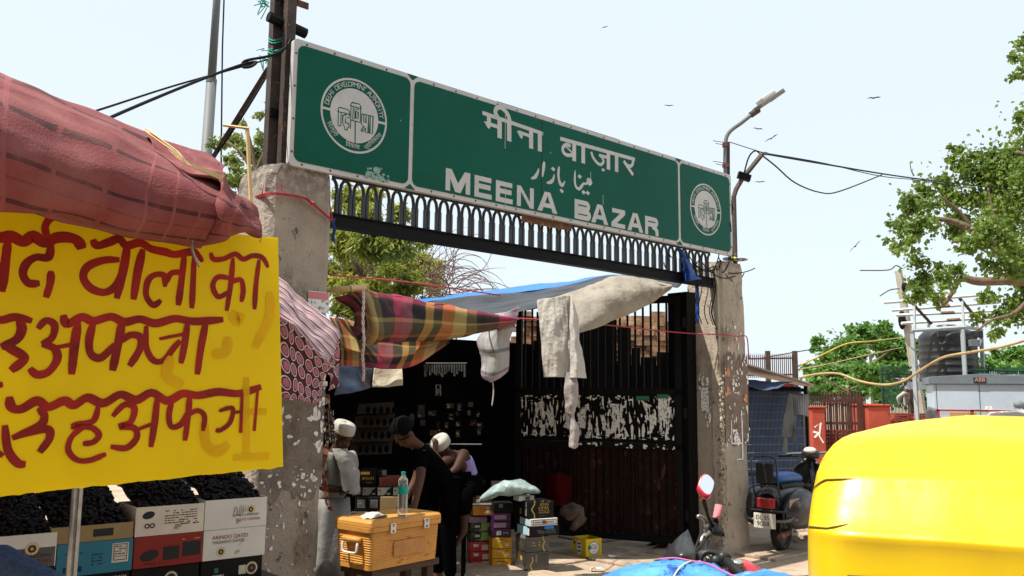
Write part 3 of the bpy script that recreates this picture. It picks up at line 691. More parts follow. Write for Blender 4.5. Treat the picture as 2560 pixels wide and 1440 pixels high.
gh = MB()  # back lettering showing through the backlit sheet, painted on the front in orange
for pts in ([(1385, 370), (1385, 500), (1310, 655)], [(1170, 600), (1160, 680), (1090, 690)], [(1050, 1040), (1060, 1150), (1120, 1190), (1175, 1150)], [(1265, 810), (1268, 1200)], [(1200, 1222), (1380, 1215)], [(1240, 985), (1370, 985)], [(880, 700), (860, 800), (940, 850)], [(1190, 470), (1220, 520), (1240, 480)]): bs(pts, 26, mbx=gh, off=.0001)
gh.build('showthrough_lettering', m_ghost, yb)
mb = MB(); mb.tube(spline([P(648, 612, 2.03), P(652, 600, 2.02), P(656, 585, 2.02), P(652, 575, 2.05)], 8), .0014, 5); mb.tube(spline([P(482, 600, 1.78), P(480, 625, 1.77), P(488, 650, 1.77), P(498, 668, 1.78)], 8), .0016, 5)
mb.build('hanging_wire', m_galv, yb)

m_rcl = uvbands('red_woven_cloth', [(0, (.20, .052, .052)), (.2, (.235, .066, .064)), (.45, (.18, .044, .046)), (.7, (.22, .058, .06))],
                [(0, (.175, .042, .044)), (.12, (.02, .008, .011)), (.235, (.18, .044, .046)), (.62, (.13, .028, .03)), (.68, (.18, .045, .047))], 7, 5.2, .95, .03, .68)
# dashes woven into the dark stripes
t = m_rcl.node_tree; mxn = [q for q in t.nodes if q.bl_idname == 'ShaderNodeMix'][0]
sp_ = [q for q in t.nodes if q.bl_idname == 'ShaderNodeSeparateXYZ'][0]; m1 = t.nodes.new('ShaderNodeMath'); m1.operation = 'MULTIPLY'; m1.inputs[1].default_value = 8
m2 = t.nodes.new('ShaderNodeMath'); m2.operation = 'FRACT'; m3 = t.nodes.new('ShaderNodeMath'); m3.operation = 'GREATER_THAN'; m3.inputs[1].default_value = .1; m4 = t.nodes.new('ShaderNodeMath'); m4.operation = 'MULTIPLY'; m4.inputs[1].default_value = .8
t.links.new(sp_.outputs[0], m1.inputs[0]); t.links.new(m1.outputs[0], m2.inputs[0]); t.links.new(m2.outputs[0], m3.inputs[0]); t.links.new(m3.outputs[0], m4.inputs[0]); t.links.new(m4.outputs[0], mxn.inputs['Factor'])
t = m_rcl.node_tree; b = t.nodes['Principled BSDF']; src = b.inputs['Base Color'].links[0].from_socket
tc = t.nodes.new('ShaderNodeTexCoord'); no = t.nodes.new('ShaderNodeTexNoise'); no.inputs['Scale'].default_value = 9; no.inputs['Detail'].default_value = 6
t.links.new(tc.outputs['Object'], no.inputs['Vector'])
mr = t.nodes.new('ShaderNodeMapRange'); mr.inputs['From Min'].default_value = .42; mr.inputs['From Max'].default_value = .7; mr.inputs['To Max'].default_value = .5
t.links.new(no.outputs['Fac'], mr.inputs['Value']); mx = t.nodes.new('ShaderNodeMix'); mx.data_type = 'RGBA'; mx.inputs['B'].default_value = (.32, .13, .12, 1)
t.links.new(mr.outputs[0], mx.inputs['Factor']); t.links.new(src, mx.inputs['A']); t.links.new(mx.outputs['Result'], b.inputs['Base Color'])
rc = thing('cloth_awning', 'faded red striped cloth rolled over the stall edge above the yellow board', 'awning', P(400, 500, 1.9))
Y0, Y1 = 1.15, 1.86
def row(pxs, dy):
    n = len(pxs); return [P(x, y, Y0+(Y1-Y0)*(x+420)/1010+dy) for x, y in pxs]
rows = [row([(-420, 40), (-60, 175), (250, 300), (400, 355), (500, 395), (556, 428)], .75),
        row([(-420, 38), (-60, 168), (200, 275), (380, 345), (490, 385), (555, 425)], .35),
        row([(-420, 70), (-60, 200), (180, 300), (370, 385), (470, 418), (560, 455)], .12),
        row([(-420, 190), (-60, 300), (160, 380), (350, 450), (460, 482), (548, 505)], .0),
        row([(-420, 310), (-60, 400), (150, 462), (340, 525), (450, 545), (530, 560)], .0),
        row([(-420, 410), (-60, 490), (140, 535), (320, 575), (430, 592), (508, 603)], .06),
        row([(-420, 440), (-60, 520), (140, 552), (320, 585), (430, 600), (500, 606)], .16)]
mb = MB(); cloth(mb, rows, 150, 90, .016, 6, 1, (1.0, 1.0), (.5, .8, 1.7))
for i, v in enumerate(mb.v):                                         # sharp creases and a fine weave of wrinkles
    q = Vector(v); c1 = noise.noise(Vector((q.x*5+q.z*2, q.y*5, q.z*13)))*.9+noise.noise(Vector((q.x*14-q.z*9, q.y*12, q.z*26)))*.45
    r1 = 1-abs(noise.noise(Vector((q.x*3.2+q.z*4, q.y*3, q.z*7+4)))); mb.v[i] = tuple(q+Vector((.3, -.75, .55))*(.007*c1+.014*(r1-.75)))
mb.build('rolled_cloth', m_rcl, rc, smooth=True, solid=.006)
rows = [[P(x, y, Y) for x, y, Y in r] for r in (
    [(552, 428, 1.95), (566, 470, 1.94), (600, 500, 1.98), (630, 522, 2.0)],
    [(556, 455, 1.84), (575, 495, 1.86), (612, 522, 1.92), (648, 545, 1.98)],
    [(546, 505, 1.83), (560, 535, 1.80), (600, 545, 1.84), (656, 572, 1.95)],
    [(528, 560, 1.85), (545, 575, 1.82), (595, 572, 1.86), (654, 590, 1.94)],
    [(505, 604, 1.9), (560, 598, 1.9), (600, 588, 1.93), (648, 596, 1.97)])]
mb = MB(); cloth(mb, rows, 26, 26, .02, 11, 4, (.25, 1.0)); mb.build('gathered_end', m_rcl, rc, smooth=True, solid=.006)
rows = [[P(x, y, Y) for x, y, Y in r] for r in (
    [(370, 345, 2.2), (460, 382, 2.2), (540, 420, 2.2)], [(360, 352, 1.98), (450, 400, 1.9), (556, 440, 1.95)], [(395, 385, 1.86), (470, 430, 1.83), (552, 462, 1.88)])]
mb = MB(); cloth(mb, rows, 26, 14, .022, 10, 6, (.4, .3)); mb.build('fold', m_rcl, rc, smooth=True, solid=.006)
m_straw = mat('straw_twine', (.55, .42, .22), rough=.9)
mb = MB(); r2 = random.Random(4)
for i in range(5): mb.tube(spline([P(365+r2.uniform(-6, 12), 325+r2.uniform(-6, 10), 1.86), P(440, 375+i*4, 1.80), P(470+i*3, 405+i*3, 1.79), P(555, 438+i*3, 1.85)], 14), .0016, 4)
mb.tube(spline([P(480, 596, 1.88), P(478, 610, 1.86), P(486, 640, 1.84), P(500, 660, 1.84)], 10), .003, 4)
mb.build('twine', m_straw, rc)
m_bam = mat('bamboo', (.58, .42, .2), rough=.7, var=.25, scale=10, stretch=(1, 1, .2)); overlay(m_bam, (.3, .18, .07), 14, .6, .05)
st = thing('wooden_batten', 'pale L shaped wooden batten leaning against the left pillar', 'batten', P(628, 520, 5.0))
mb = MB(); mb.tube([P(632, 560, 5.0), P(628, 520, 5.0), P(618, 318, 5.05)], .0125, 4); mb.build('upright', m_bam, st)
MB().tube([P(558, 313, 5.05), P(622, 321, 5.04)], .009, 4).build('crosspiece', m_bam, st)
# unseen canopy cloth added over the cart to shade its boxes and board
rows = [row([(-420, 45), (-60, 178), (250, 303), (400, 358), (500, 398), (556, 430)], .72),
        [P(-900, 420, 2.6), P(-300, 520, 2.8), (P(250, 560, 3.0)), P(400, 575, 3.2), P(490, 590, 3.35)],
        [P(-900, 640, 4.4), P(-300, 690, 4.8), P(150, 700, 5.2), P(380, 705, 5.4), P(500, 710, 5.5)]]
mb = MB(); cloth(mb, rows, 40, 24, .02, 3, 9, (1, .6)); mb.build('shade_roof_cloth', m_rcl, rc, smooth=True, solid=.006)
# cart, its canopy post and the boxes of dates
m_wood = mat('dark_cart_wood', (.06, .035, .022), rough=.85, var=.4, scale=6, stretch=(.3, .3, 2), bump=.3)
Dv = Vector((math.cos(.70), math.sin(.70), 0)); Nn = Vector((math.sin(.70), -math.cos(.70), 0))
C0 = P(655, 1245, 4.75); C0.z = 0
def cp(s, n, z): return C0+Dv*s+Nn*n+UP*z
ct = thing('hand_cart', 'dark wooden hand cart carrying the boxes of dates', 'cart', cp(-.9, -.5, 0))
mb = MB()
for i in range(5): mb.para(cp(-2.2, -1.0+.23*i, .655), Dv*2.28, Nn*.22, UP*.03)
mb.build('deck', m_wood, ct, bevel=.004)
mb = MB(); mb.para(cp(-2.2, .09, .575), Dv*2.3, Nn*.06, UP*.07); mb.para(cp(-2.2, .02, .645), Dv*2.26, Nn*.14, UP*.03) if False else None
mb.para(cp(-2.2, -1.05, .575), Dv*2.3, Nn*.06, UP*.07); mb.build('side_rail', m_wood, ct, bevel=.004)
for s in (-2.0, -.25):
    for n in (-.95, -.02): MB().para(cp(s, n, 0), Dv*.07, Nn*.07, UP*.57).build('leg', m_wood, ct)
for s in (-1.15,):
    for n in (-1.14, .18):
        mb = MB(); mb.lathe([(.30, -.02), (.31, 0), (.30, .02)], cp(s, n, .31), Nn, 28)
        mb.build('wheel', m_black, ct)
m_alu = mat('scratched_aluminium', (.42, .42, .42), rough=.35, metal=.85, var=.3, scale=14)
pp = P(186, 1300, 3.35)
mb = MB(); mb.tube([(pp.x-.006, pp.y, 0), (pp.x-.006, pp.y, 2.15)], .0115, 10); mb.tube([(pp.x+.017, pp.y-.002, 0), (pp.x+.017, pp.y-.002, 2.15)], .009, 4)
mb.build('canopy_post', m_alu, label='thin aluminium canopy post standing in front of the date boxes', cat='post')
m_cardw = mat('white_carton', (.62, .60, .56), rough=.7, var=.08, scale=5); overlay(m_cardw, (.35, .3, .24), 9, .62, .06)
m_cardb = mat('beige_carton', (.60, .53, .45), rough=.75, var=.12, scale=5); overlay(m_cardb, (.3, .22, .15), 8, .6, .06)
m_cardt = mat('tan_carton', (.27, .19, .09), rough=.8, var=.12, scale=6)
m_teal = mat('teal_carton', (.018, .16, .24), rough=.5, var=.12, scale=4)
m_cardr = mat('red_carton', (.22, .015, .012), rough=.5, var=.12, scale=4)
m_cardk = mat('black_carton', (.007, .007, .0075), rough=.55, var=.3, scale=6, spec=.15); overlay(m_cardk, (.05, .05, .05), 16, .68, .04)
m_gold = mat('gold_print', (.45, .30, .06), rough=.5); m_inkr = mat('maroon_ink', (.25, .015, .02), rough=.7); m_wprint = mat('white_print', (.62, .61, .58), rough=.7)
m_greenp = mat('green_print', (.03, .16, .07), rough=.6)
def carton(w_, d_, h_, loc, fx, m, label, cat='box', group=None, name='carton_box', open_=None, lid=False):
    """box at loc = lower front left corner, fx = direction along its front; returns (thing, point on front face)"""
    fx = Vector(fx).normalized(); bn = Vector((-fx.y, fx.x, 0))
    t = thing(name, label, cat, loc, math.atan2(fx.y, fx.x), group, True)
    mb = MB(); q = .004
    if open_ is None:
        mb.box(0, w_, 0, d_, 0, h_); mb.build('carton', m, t, bevel=.004)
    else:
        tk = .006
        mb.box(0, w_, 0, tk, 0, h_); mb.box(0, w_, d_-tk, d_, 0, h_); mb.box(0, tk, tk, d_-tk, 0, h_); mb.box(w_-tk, w_, tk, d_-tk, 0, h_); mb.box(tk, w_-tk, tk, d_-tk, 0, .006)
        mb.build('carton', m, t)
    if lid: MB().box(-.003, w_+.003, -.003, d_+.003, h_-.035, h_+.003).build('lid', m, t, bevel=.003)
    return t
def fprint(t, m, rects, y=-.0012, name='print'):
    mb = MB()
    for k, (x0, x1, z0, z1) in enumerate(rects): mb.box(x0, x1, y-.0003*(k % 4), y+.001, z0, z1)
    return mb.build(name, m, t)
def fprint_end(t, m, rects, x=-.0012, name='end_print'):
    mb = MB()
    for k, (y0, y1, z0, z1) in enumerate(rects): mb.box(x-.0003*(k % 4), x+.001, y0, y1, z0, z1)
    return mb.build(name, m, t)
def ftext(t, m, q, x, z, size, y=-.0022, stretch=1.0, center=False, name='lettering'):
    mb = MB(); letters(mb, q, (x, y, z), (1, 0, 0), (0, 0, 1), size, stretch, center); return mb.build(name, m, t)
def fdisc(t, m, x, z, r, y=-.0015, r0=0.0, name='seal', teeth=0):
    mb = MB(); n = 28
    pt = lambda rr, k: (x+rr*math.cos(6.2832*k/n), y, z+rr*math.sin(6.2832*k/n))
    if r0: mb.grid([[pt(r0, k) for k in range(n)], [pt(r*(1-teeth*(k % 2)), k) for k in range(n)]], close=True)
    else: mb.add([pt(r*(1-teeth*(k % 2)), k) for k in range(n)], [tuple(range(n))])
    return mb.build(name, m, t)
def seal(t, x, z, r, m=None):
    fdisc(t, m or m_gold, x, z, r, -.0012, teeth=.08); fdisc(t, m_ink, x, z, r*.55, -.0018, name='seal_centre'); fdisc(t, m or m_gold, x, z, r*.25, -.0024, name='seal_core'); fdisc(t, m_cardb, x, z, r*.86, -.0016, r0=r*.68, name='seal_ring')
def scrib(t, m, x0, x1, z0, z1, n, seed, name='small_print', y=-.0012):
    r = random.Random(seed); mb = MB(); hh = (z1-z0)/n
    for i in range(n):
        x = x0
        while x < x1:
            l = r.uniform(.006, .02)
            if r.random() < .8: mb.box(x, min(x+l, x1), y, y+.001, z0+hh*i+hh*.25, z0+hh*i+hh*.62)
            x += l+.004
    return mb.build(name, m, t)
zt = .685; bw, bh, bd = .335, .152, .24
pos = [-(bw+.004)*(k+1) for k in range(4)]
hB = .095                                                            # bottom row of black cartons, lower and half hidden
dg = 'boxes of dates stacked on the cart'
fs = .075
def at_c(k, z, dn=0.0, ds=0.0): return cp(pos[k]+ds, fs+dn, z)
for k in range(4):
    t = carton(bw-.006, bd, .115, at_c(k, zt, -.012), Dv, m_cardk, ['black date carton with bronze seal, bottom row at the cart right end', 'black date carton with green round seal under the red carton', 'black date carton with white phone numbers under the teal carton', 'black date carton in the bottom row at the left edge of the picture'][k], group=dg)
    if k < 2:
        seal(t, .27 if k == 0 else .19, .055, .036, mat('bronze_print', (.16, .09, .04)) if k == 0 else mat('dull_green_print', (.1, .13, .06)))
        fprint(t, mat('pale_label', (.5, .48, .36)), [(.2, .24, .03, .075)] if k == 0 else [(.1, .145, .02, .065)]); scrib(t, m_wprint, .06, .12, .03, .045, 1, k, 'white_text'); fprint(t, m_greenp, [(.07, .09, .05, .075)], name='green_mark')
    if k == 2:
        ftext(t, m_wprint, '+98 911 237 9674', .175, .085, .019); ftext(t, m_wprint, '+98 943 714 2900', .175, .062, .019)
        fdisc(t, m_wprint, .16, .088, .009); fprint(t, m_inkr, [(.12, .15, .083, .092), (.12, .15, .045, .05)], name='red_mark'); scrib(t, m_cardt, .175, .3, .02, .045, 2, 3); fprint(t, m_wprint, [(.02, .09, .02, .034)], name='white_band')
z1 = zt+.117
lay2 = [(m_cardw, 'white carton lettered ARINDO DATES in red below the top right date box', 0), (m_cardr, 'red date carton with dark pictures in the middle layer beside the white lettered carton', 1), (m_teal, 'teal blue date carton with white label under the tan tray', 2), (m_cardk, 'plain black carton in the middle layer at the far left of the cart', 3)]
for m, lb, k in lay2:
    t = carton(bw, bd, bh, at_c(k, z1), Dv, m, lb, group=dg)
    if k == 0:
        t['label'] = 'clean white carton with red and black lettering under the scuffed open box'
        ftext(t, m_inkr, 'ARINDO DATES', .045, .105, .027); ftext(t, m_ink, 'MAZAFATI DATES', .048, .082, .021); seal(t, .095, .04, .024)
        mb = MB(); mb.tube([(.17, -.001, .1), (.2, -.001, .115), (.22, -.001, .09), (.18, -.001, .06)], .0008, 4); mb.build('crease_mark', m_galv, t)
    if k == 1:
        mb = MB(); mb.ell((.075, -.001, .06), (.045, .002, .026), 14, 8, Matrix.Rotation(-.25, 3, 'Y')); mb.build('date_picture', m_ink, t)
        fprint(t, m_ink, [(.14, .22, .03, .095), (.235, .325, .04, .11)], name='dark_panel'); scrib(t, m_gold, .23, .32, .118, .13, 1, 5); scrib(t, mat('dark_red_ink', (.08, .004, .004)), .03, .13, .012, .03, 1, 6)
    if k == 2:
        fprint(t, mat('cream_label', (.55, .52, .42)), [(.24, .315, .045, .135)], name='label'); fprint(t, m_ink, [(.247, .308, .055, .058), (.247, .308, .072, .074), (.247, .308, .128, .13), (.247, .249, .055, .13), (.306, .308, .055, .13)], name='label_frame', y=-.0026)
        scrib(t, m_ink, .252, .302, .08, .125, 4, 7, y=-.0026); scrib(t, mat('navy_ink', (.008, .02, .09)), .02, .13, .1, .112, 1, 8); fprint(t, mat('navy_ink', (.008, .02, .09)), [(.03, .05, .02, .045), (.06, .08, .02, .045), (.09, .11, .02, .045)], name='handling_marks'); scrib(t, mat('navy_ink', (.008, .02, .09)), .15, .2, .04, .1, 4, 9)
z2 = z1+bh+.002
m_date = mat('black_dates', (.008, .006, .006), rough=.5, var=.4, scale=40, spec=.12)
lay3 = [(m_cardw, 'scuffed white open date box with gold seal at the cart right end', 0, .150), (m_cardb, 'beige open date box printed with a dark date and small text', 1, .140), (m_cardt, 'tan open tray of dates above the teal carton', 2, .075), (m_cardw, 'white open date box with gold seal cut off by the left edge', 3, .15)]
for m, lb, k, h in lay3:
    t = carton(bw if k != 2 else .36, .30, h, at_c(k, z2 if k != 3 else z1+.06, ds=-.03 if k == 2 else 0), Dv, m, lb, group='open boxes heaped with dates', open_=1)
    W = bw if k != 2 else .36
    if k == 0:
        seal(t, .245, .09, .023); ftext(t, m_ink, 'MAZAFATI DATES', .29, .058, .018, stretch=-1.0); ftext(t, m_inkr, 'ARINDO DATES', .30, .035, .019, stretch=-1.0)
        r2 = random.Random(8); mb = MB()
        for i in range(14): mb.tube([(.15+i*.005, -.001, .06+r2.random()*.02), (.152+i*.005+r2.uniform(-.004, .004), -.001, .1+r2.random()*.02)], .0007, 3)
        mb.build('pen_scrawl', m_ink, t)
    if k == 1:
        mb = MB(); mb.ell((.06, -.001, .10), (.03, .0015, .018), 14, 8, Matrix.Rotation(-.2, 3, 'Y')); mb.build('date_picture', m_ink, t); ftext(t, m_ink, '\u221e', .04, .03, .06)
        scrib(t, m_ink, .14, .30, .05, .12, 6, 11); scrib(t, m_ink, .22, .31, .04, .055, 1, 12)
    if k == 2: fprint(t, m_ink, [(.18, .27, .02, .055)], name='dark_label')
    if k == 3: seal(t, .235, .085, .03); ftext(t, m_ink, 'MAZAFATI DATES', .31, .045, .022, stretch=-1.0); ftext(t, m_inkr, 'ARINDO DATES', .32, .02, .024, stretch=-1.0)
    # heap of dates in the box, rising to the back
    dt = thing('dates', ['glossy black dates heaped high in the white box at the right end', 'black dates heaped in the beige box beside the highest heap', 'black dates heaped in the tan tray behind the aluminium post', 'black dates heaped in the white box at the left edge'][k], 'dates', t.location, t.rotation_euler.z, 'heaps of dates', True)
    mb = MB(); r2 = random.Random(20+k)
    def hz_(x, y): 
        u = x/W; v = y/.5
        return h-.025+.24*max(0, v)**.75*(1-.45*abs(u*2-1)**2.6)+.02*noise.noise(Vector((x*9, y*9, k)))
    mb.grid([[Vector((.008+(W-.016)*i/14, .008+.48*j/16, hz_((W)*i/14, .48*j/16))) for i in range(15)] for j in range(17)])
    mb.build('heap_core', m_date, dt, smooth=True, kind=None)
    mb = MB()
    for i in range(520):
        x, y = r2.uniform(.02, W-.02), r2.uniform(.015, .48); z = hz_(x, y)+r2.uniform(-.002, .008)
        mb.ell((x, y, z), (.017, .010, .009), 7, 5, Matrix.Rotation(r2.uniform(0, 3.1), 3, 'Z') @ Matrix.Rotation(r2.uniform(-.5, .5), 3, 'Y'))
    mb.build('date_fruits', m_date, dt, smooth=True, kind='stuff')
    # back box that holds the far half of the heap
    carton(W, .19, h-.03, t.location+Vector((-Dv.y, Dv.x, 0))*.303, Dv, m_cardt, ['tan carton hidden under the tallest heap of dates', 'tan carton behind the beige open date box', 'tan carton behind the tan open tray', 'tan carton behind the white box at the left edge'][k], group='cartons carrying the back of the heaps')
for k in range(4):                                                  # lower support behind: cartons two deep
    for z, hh in ((zt, .115), (z1, bh)):
        carton(bw, bd, hh-.002, at_c(k, z, -bd-.012), Dv, m_cardt, 'plain tan carton in the hidden back row of the cart', group='hidden back row cartons')
# ================================================================ gate leaf, post, ruin and tarpaulins behind the gate
pgp = thing('gate_post', 'thick black iron gate post hung with wires against the right pillar', 'post', G(5.0, -.45, 0))
mb = MB(); mb.gbox(5.03, 5.19, -.62, -.36, 0, 2.84); mb.build('post', m_black, pgp)
mb = MB()
for z in (.4, 1.5, 2.5): mb.tube([G(5.02, -.4, z-.06), G(5.02, -.4, z+.06)], .03, 8)
mb.build('hinge', m_black, pgp)
gl = thing('gate_leaf', 'black barred iron gate leaf swung open with torn white posters across it', 'gate', G(4.84, -.6, 0))
m_pan = mat('rusted_gate_panel', (.030, .012, .009), rough=.9, var=.5, scale=7, bump=.2, spec=.1); overlay(m_pan, (.11, .042, .026), 9, .57, .08)
m_pbk = mat('black_gate_panel', (.006, .006, .006), rough=.7, var=.3, scale=9, spec=.08)
LD = (G(4.6, -1.04, 0)-G(4.85, -.5, 0)).normalized(); LN = Vector((LD.y, -LD.x, 0))
if LN.y > 0: LN = -LN
L0 = G(5.0, -.42, 0)
def gp(a, n, z): return L0+LD*a+LN*n+UP*z
GW = 1.98
mb = MB()
for a0, a1, z0, z1 in ((0, GW, .10, .17), (0, GW, 1.10, 1.16), (0, GW, 1.70, 1.76), (0, GW, 2.72, 2.80), (0, .07, .17, 2.72), (GW-.07, GW, .17, 2.72)): mb.para(gp(a0, -.025, z0), LD*(a1-a0), LN*.05, UP*(z1-z0))
mb.build('frame', m_black, gl)
for i in range(21):
    a = .07+.09*(i+1)
    if a > GW-.1: break
    MB().tube([gp(a, 0, .17), gp(a, 0, 2.72)], .013, 6).build('bar', m_black, gl)
mb = MB()
n = 92
for j, (z0, z1) in enumerate(((.17, .45), (.45, .80), (.80, 1.10))):
    mb.grid([[gp(.07+(GW-.14)*i/n, -.022+.012*math.sin(i*1.57)-.002*j, z) for i in range(n+1)] for z in (z0, z1+.012)])
mb.build('rusty_panel', m_pan, gl, smooth=False)
mb = MB(); mb.para(gp(.07, .014, 1.165), LD*(GW-.14), LN*.004, UP*.53); mb.build('notice_panel', m_pbk, gl)
mb = MB(); mb.tube([gp(.1, .05, .1), gp(.1, .05, .9)], .012, 6)
scr = MB(); fr = lambda a, b, o: gp(a, .0185+o, b)
r2 = random.Random(31)
for k in range(7):
    a0 = .08+.27*k; scraps(scr, fr, 30, a0, a0+.25, 1.2, 1.68, .004, .02, 40+k, 4.0)
    scraps(scr, fr, 7, a0, a0+.25, 1.20, 1.26, .012, .05, 60+k, .3); scraps(scr, fr, 7, a0, a0+.25, 1.61, 1.69, .012, .05, 80+k, .3)
scr.build('paper_scraps', m_paper, gl)
for k, (a0, w_, z0, h_) in enumerate(((.10, .34, 1.24, .40), (.62, .30, 1.22, .42), (1.02, .34, 1.26, .38), (1.46, .30, 1.22, .40))):
    r2 = random.Random(90+k); mb = MB(); ed = [(a0+w_*u+r2.uniform(-.03, .03), z0+r2.uniform(0, .06)) for u in (0, .2, .4, .6, .8, 1)]+[(a0+w_+r2.uniform(-.05, .02), z0+h_*u) for u in (.3, .6)]+[(a0+w_*u+r2.uniform(-.03, .03), z0+h_+r2.uniform(-.08, .0)) for u in (1, .75, .5, .25, 0)]+[(a0+r2.uniform(-.02, .05), z0+h_*u) for u in (.66, .33)]
    mb.add([gp(a, .0188, z) for a, z in ed], [tuple(range(len(ed)))]); pz = mb.build('torn_poster', m_paperB, gl, label='torn poster with patches scraped off')
    mb = MB(); scraps(mb, lambda a, b, o: gp(a, .0196+o*.3, b), 34, a0-.03, a0+w_+.03, z0-.02, z0+h_+.02, .012, .05, 120+k, 2.2); mb.build('scraped_patches', m_pbk, pz)
scr = MB(); scraps(scr, lambda a, b, o: gp(a, .026+o, b), 26, .08, 1.2, 1.10, 1.155, .01, .035, 77, .6); scr.build('paper_scraps', m_paper, gl)
mb = MB(); mb.para(gp(.16, .0225, 1.44), LD*.1, UP*.24, LN*.001); mb.build('poster', m_paperB, gl)
mb = MB(); mb.para(gp(.14, .0235, 1.655), LD*.13, UP*.05, LN*.001); mb.para(gp(.36, .0235, 1.63), LD*.15, UP*.05, LN*.001); mb.build('green_strip', m_greenp, gl)
m_brick = mat('ruined_brick', (.30, .17, .095), rough=.95, var=.35, scale=5, bump=.6, bscale=14); overlay(m_brick, (.5, .36, .22), 3, .55, .1); overlay(m_brick, (.2, .1, .06), 9, .6, .05)
rw = thing('brick_wall', 'broken sunlit brick wall standing behind the open gate leaf', 'wall', P(1600, 900, 13.5)*1)
mb = MB(); r2 = random.Random(6)
c = P(1560, 900, 13.5); wx = 0
for j in range(42):
    z = .08*j; x = c.x-1.8+(.11 if j % 2 else 0)
    while x < c.x+1.5:
        wl = r2.uniform(.19, .23)
        topz = 2.9+.22*noise.noise(Vector((x*1.6, 0, 3)))+.15*noise.noise(Vector((x*5, 2, 3)))-(.35 if x > c.x+.75 else 0)
        if z < topz: mb.para((x, c.y+r2.uniform(-.035, .035)+.45*noise.noise(Vector((x*.6, z*.6, 0))), z), (wl-.006, 0, 0), (0, .25, 0), (0, 0, .075))
        x += wl
mb.build('brickwork', m_brick, rw)
MB().box(c.x-1.9, c.x+1.6, c.y+.05, c.y+.4, 0, 2.55).build('core', m_brick, rw)
# tarpaulins and canvas over the passage
m_btarp = mat('blue_tarpaulin', (.025, .17, .52), rough=.45, var=.2, scale=4, bump=.2, bscale=12, trans=.1)
m_ktarp = mat('black_tarpaulin', (.022, .023, .026), rough=.42, var=.4, scale=5, bump=.5, bscale=9)
m_canv = mat('offwhite_canvas', (.40, .36, .30), rough=.95, var=.12, scale=6, bump=.5, bscale=26, trans=.25); overlay(m_canv, (.27, .23, .18), 4, .58, .1)
rows = [[P(905, 768, 11), P(970, 758, 11), P(1075, 744, 11), P(1290, 718, 11), P(1440, 700, 11), P(1540, 688, 11), P(1720, 690, 11)],
        [P(905, 785, 9.8), P(970, 770, 9.8), P(1075, 754, 9.8), P(1280, 733, 9.8), P(1440, 711, 9.8), P(1540, 695, 9.8), P(1720, 700, 9.8)]]
tb = MB(); cloth(tb, rows, 50, 8, .02, 3, 2); tb.build('tarpaulin', m_btarp, smooth=True, solid=.004, label='bright blue tarpaulin roof edge sloping behind the checked cloth', cat='tarpaulin')
rows = [[P(905, 783, 9.82), P(970, 768, 9.82), P(1075, 752, 9.82), P(1280, 731, 9.82), P(1440, 709, 9.82), P(1540, 693, 9.82), P(1720, 698, 9.82)],
        [P(880, 830, 9.0), P(950, 812, 9.0), P(1075, 790, 9.1), P(1250, 768, 9.1), P(1400, 738, 9.0), P(1540, 697, 9.1), P(1700, 712, 9.2)],
        [P(870, 850, 8.2), P(950, 838, 8.3), P(1100, 820, 8.4), P(1250, 795, 8.4), P(1345, 768, 8.4), P(1540, 705, 8.8), P(1690, 718, 9.0)]]
tb = MB(); cloth(tb, rows, 70, 26, .045, 2.6, 5, anis=(.5, 1, 2)); tb.build('tarpaulin', m_ktarp, smooth=True, solid=.004, label='creased black tarpaulin roof between the blue tarpaulin and the pale canvas', cat='tarpaulin')
tb = MB(); cloth(tb, [[P(540, 872, 7.3), P(800, 866, 7.45), P(1010, 862, 7.7)], [P(540, 868, 9.0), P(800, 864, 9.1), P(1020, 856, 9.2)], [P(540, 872, 11.0), P(800, 868, 11.0), P(1030, 850, 11.0)]], 20, 14, .03, 3, 11); tb.build('tarpaulin', m_ktarp, smooth=True, solid=.004, label='black sheet stretched low over the stall goods behind the checked awning', cat='tarpaulin')  # unseen sheet added to keep the sun off the stall goods
T4 = lambda x, y, Y: P(1180+x/2.572, 620+y/2.572, Y)
rows = [[T4(420, 335, 8.35), T4(640, 285, 8.6), T4(930, 178, 8.9), T4(1120, 200, 9.0), T4(1290, 238, 9.1)],
        [T4(440, 400, 8.2), T4(650, 370, 8.4), T4(920, 280, 8.6), T4(1130, 250, 8.85), T4(1285, 246, 9.0)],
        [T4(500, 480, 8.15), T4(680, 480, 8.25), T4(900, 400, 8.5), T4(1130, 320, 8.8), T4(1280, 256, 9.0)],
        [T4(560, 560, 8.2), T4(690, 546, 8.25), T4(860, 488, 8.5), T4(1110, 380, 8.8), T4(1272, 268, 9.0)]]
tb = MB(); cloth(tb, rows, 70, 36, .02, 4, 7, anis=(1.6, 1.6, 1.2)); cv = tb.build('canvas_sheet', m_canv, smooth=True, solid=.004, label='sagging off white canvas sheet tied up to the right end of the iron rail', cat='canvas')
def hang(name, m, rows, nu, nv, amp, fq, seed, label, cat, uvs=(1, 1), parent=None, group=None, **k):
    b = MB(); cloth(b, rows, nu, nv, amp, fq, seed, uvs, **k); return b.build(name, m, parent, smooth=True, solid=.003, label=label, cat=cat, group=group)
m_towel = mat('washed_white_cloth', (.56, .53, .48), rough=.95, var=.1, scale=8, bump=.6, bscale=30, trans=.25)
wt = thing('hanging_cloth', 'crumpled white cloth hung over the red line in the middle of the gateway', 'cloth', T4(540, 330, 8.1))
hang('panel', m_towel, [[T4(418, 340, 8.05), T4(520, 318, 8.0), T4(632, 300, 8.05)], [T4(432, 470, 8.0), T4(530, 470, 7.96), T4(640, 480, 8.02)], [T4(448, 660, 8.0), T4(540, 660, 7.95), T4(632, 660, 8.0)], [T4(460, 832, 8.0), T4(540, 830, 7.96), T4(628, 832, 8.0)]], 44, 60, .022, 6, 3, None, None, parent=wt, anis=(2.4, 2.4, .7))
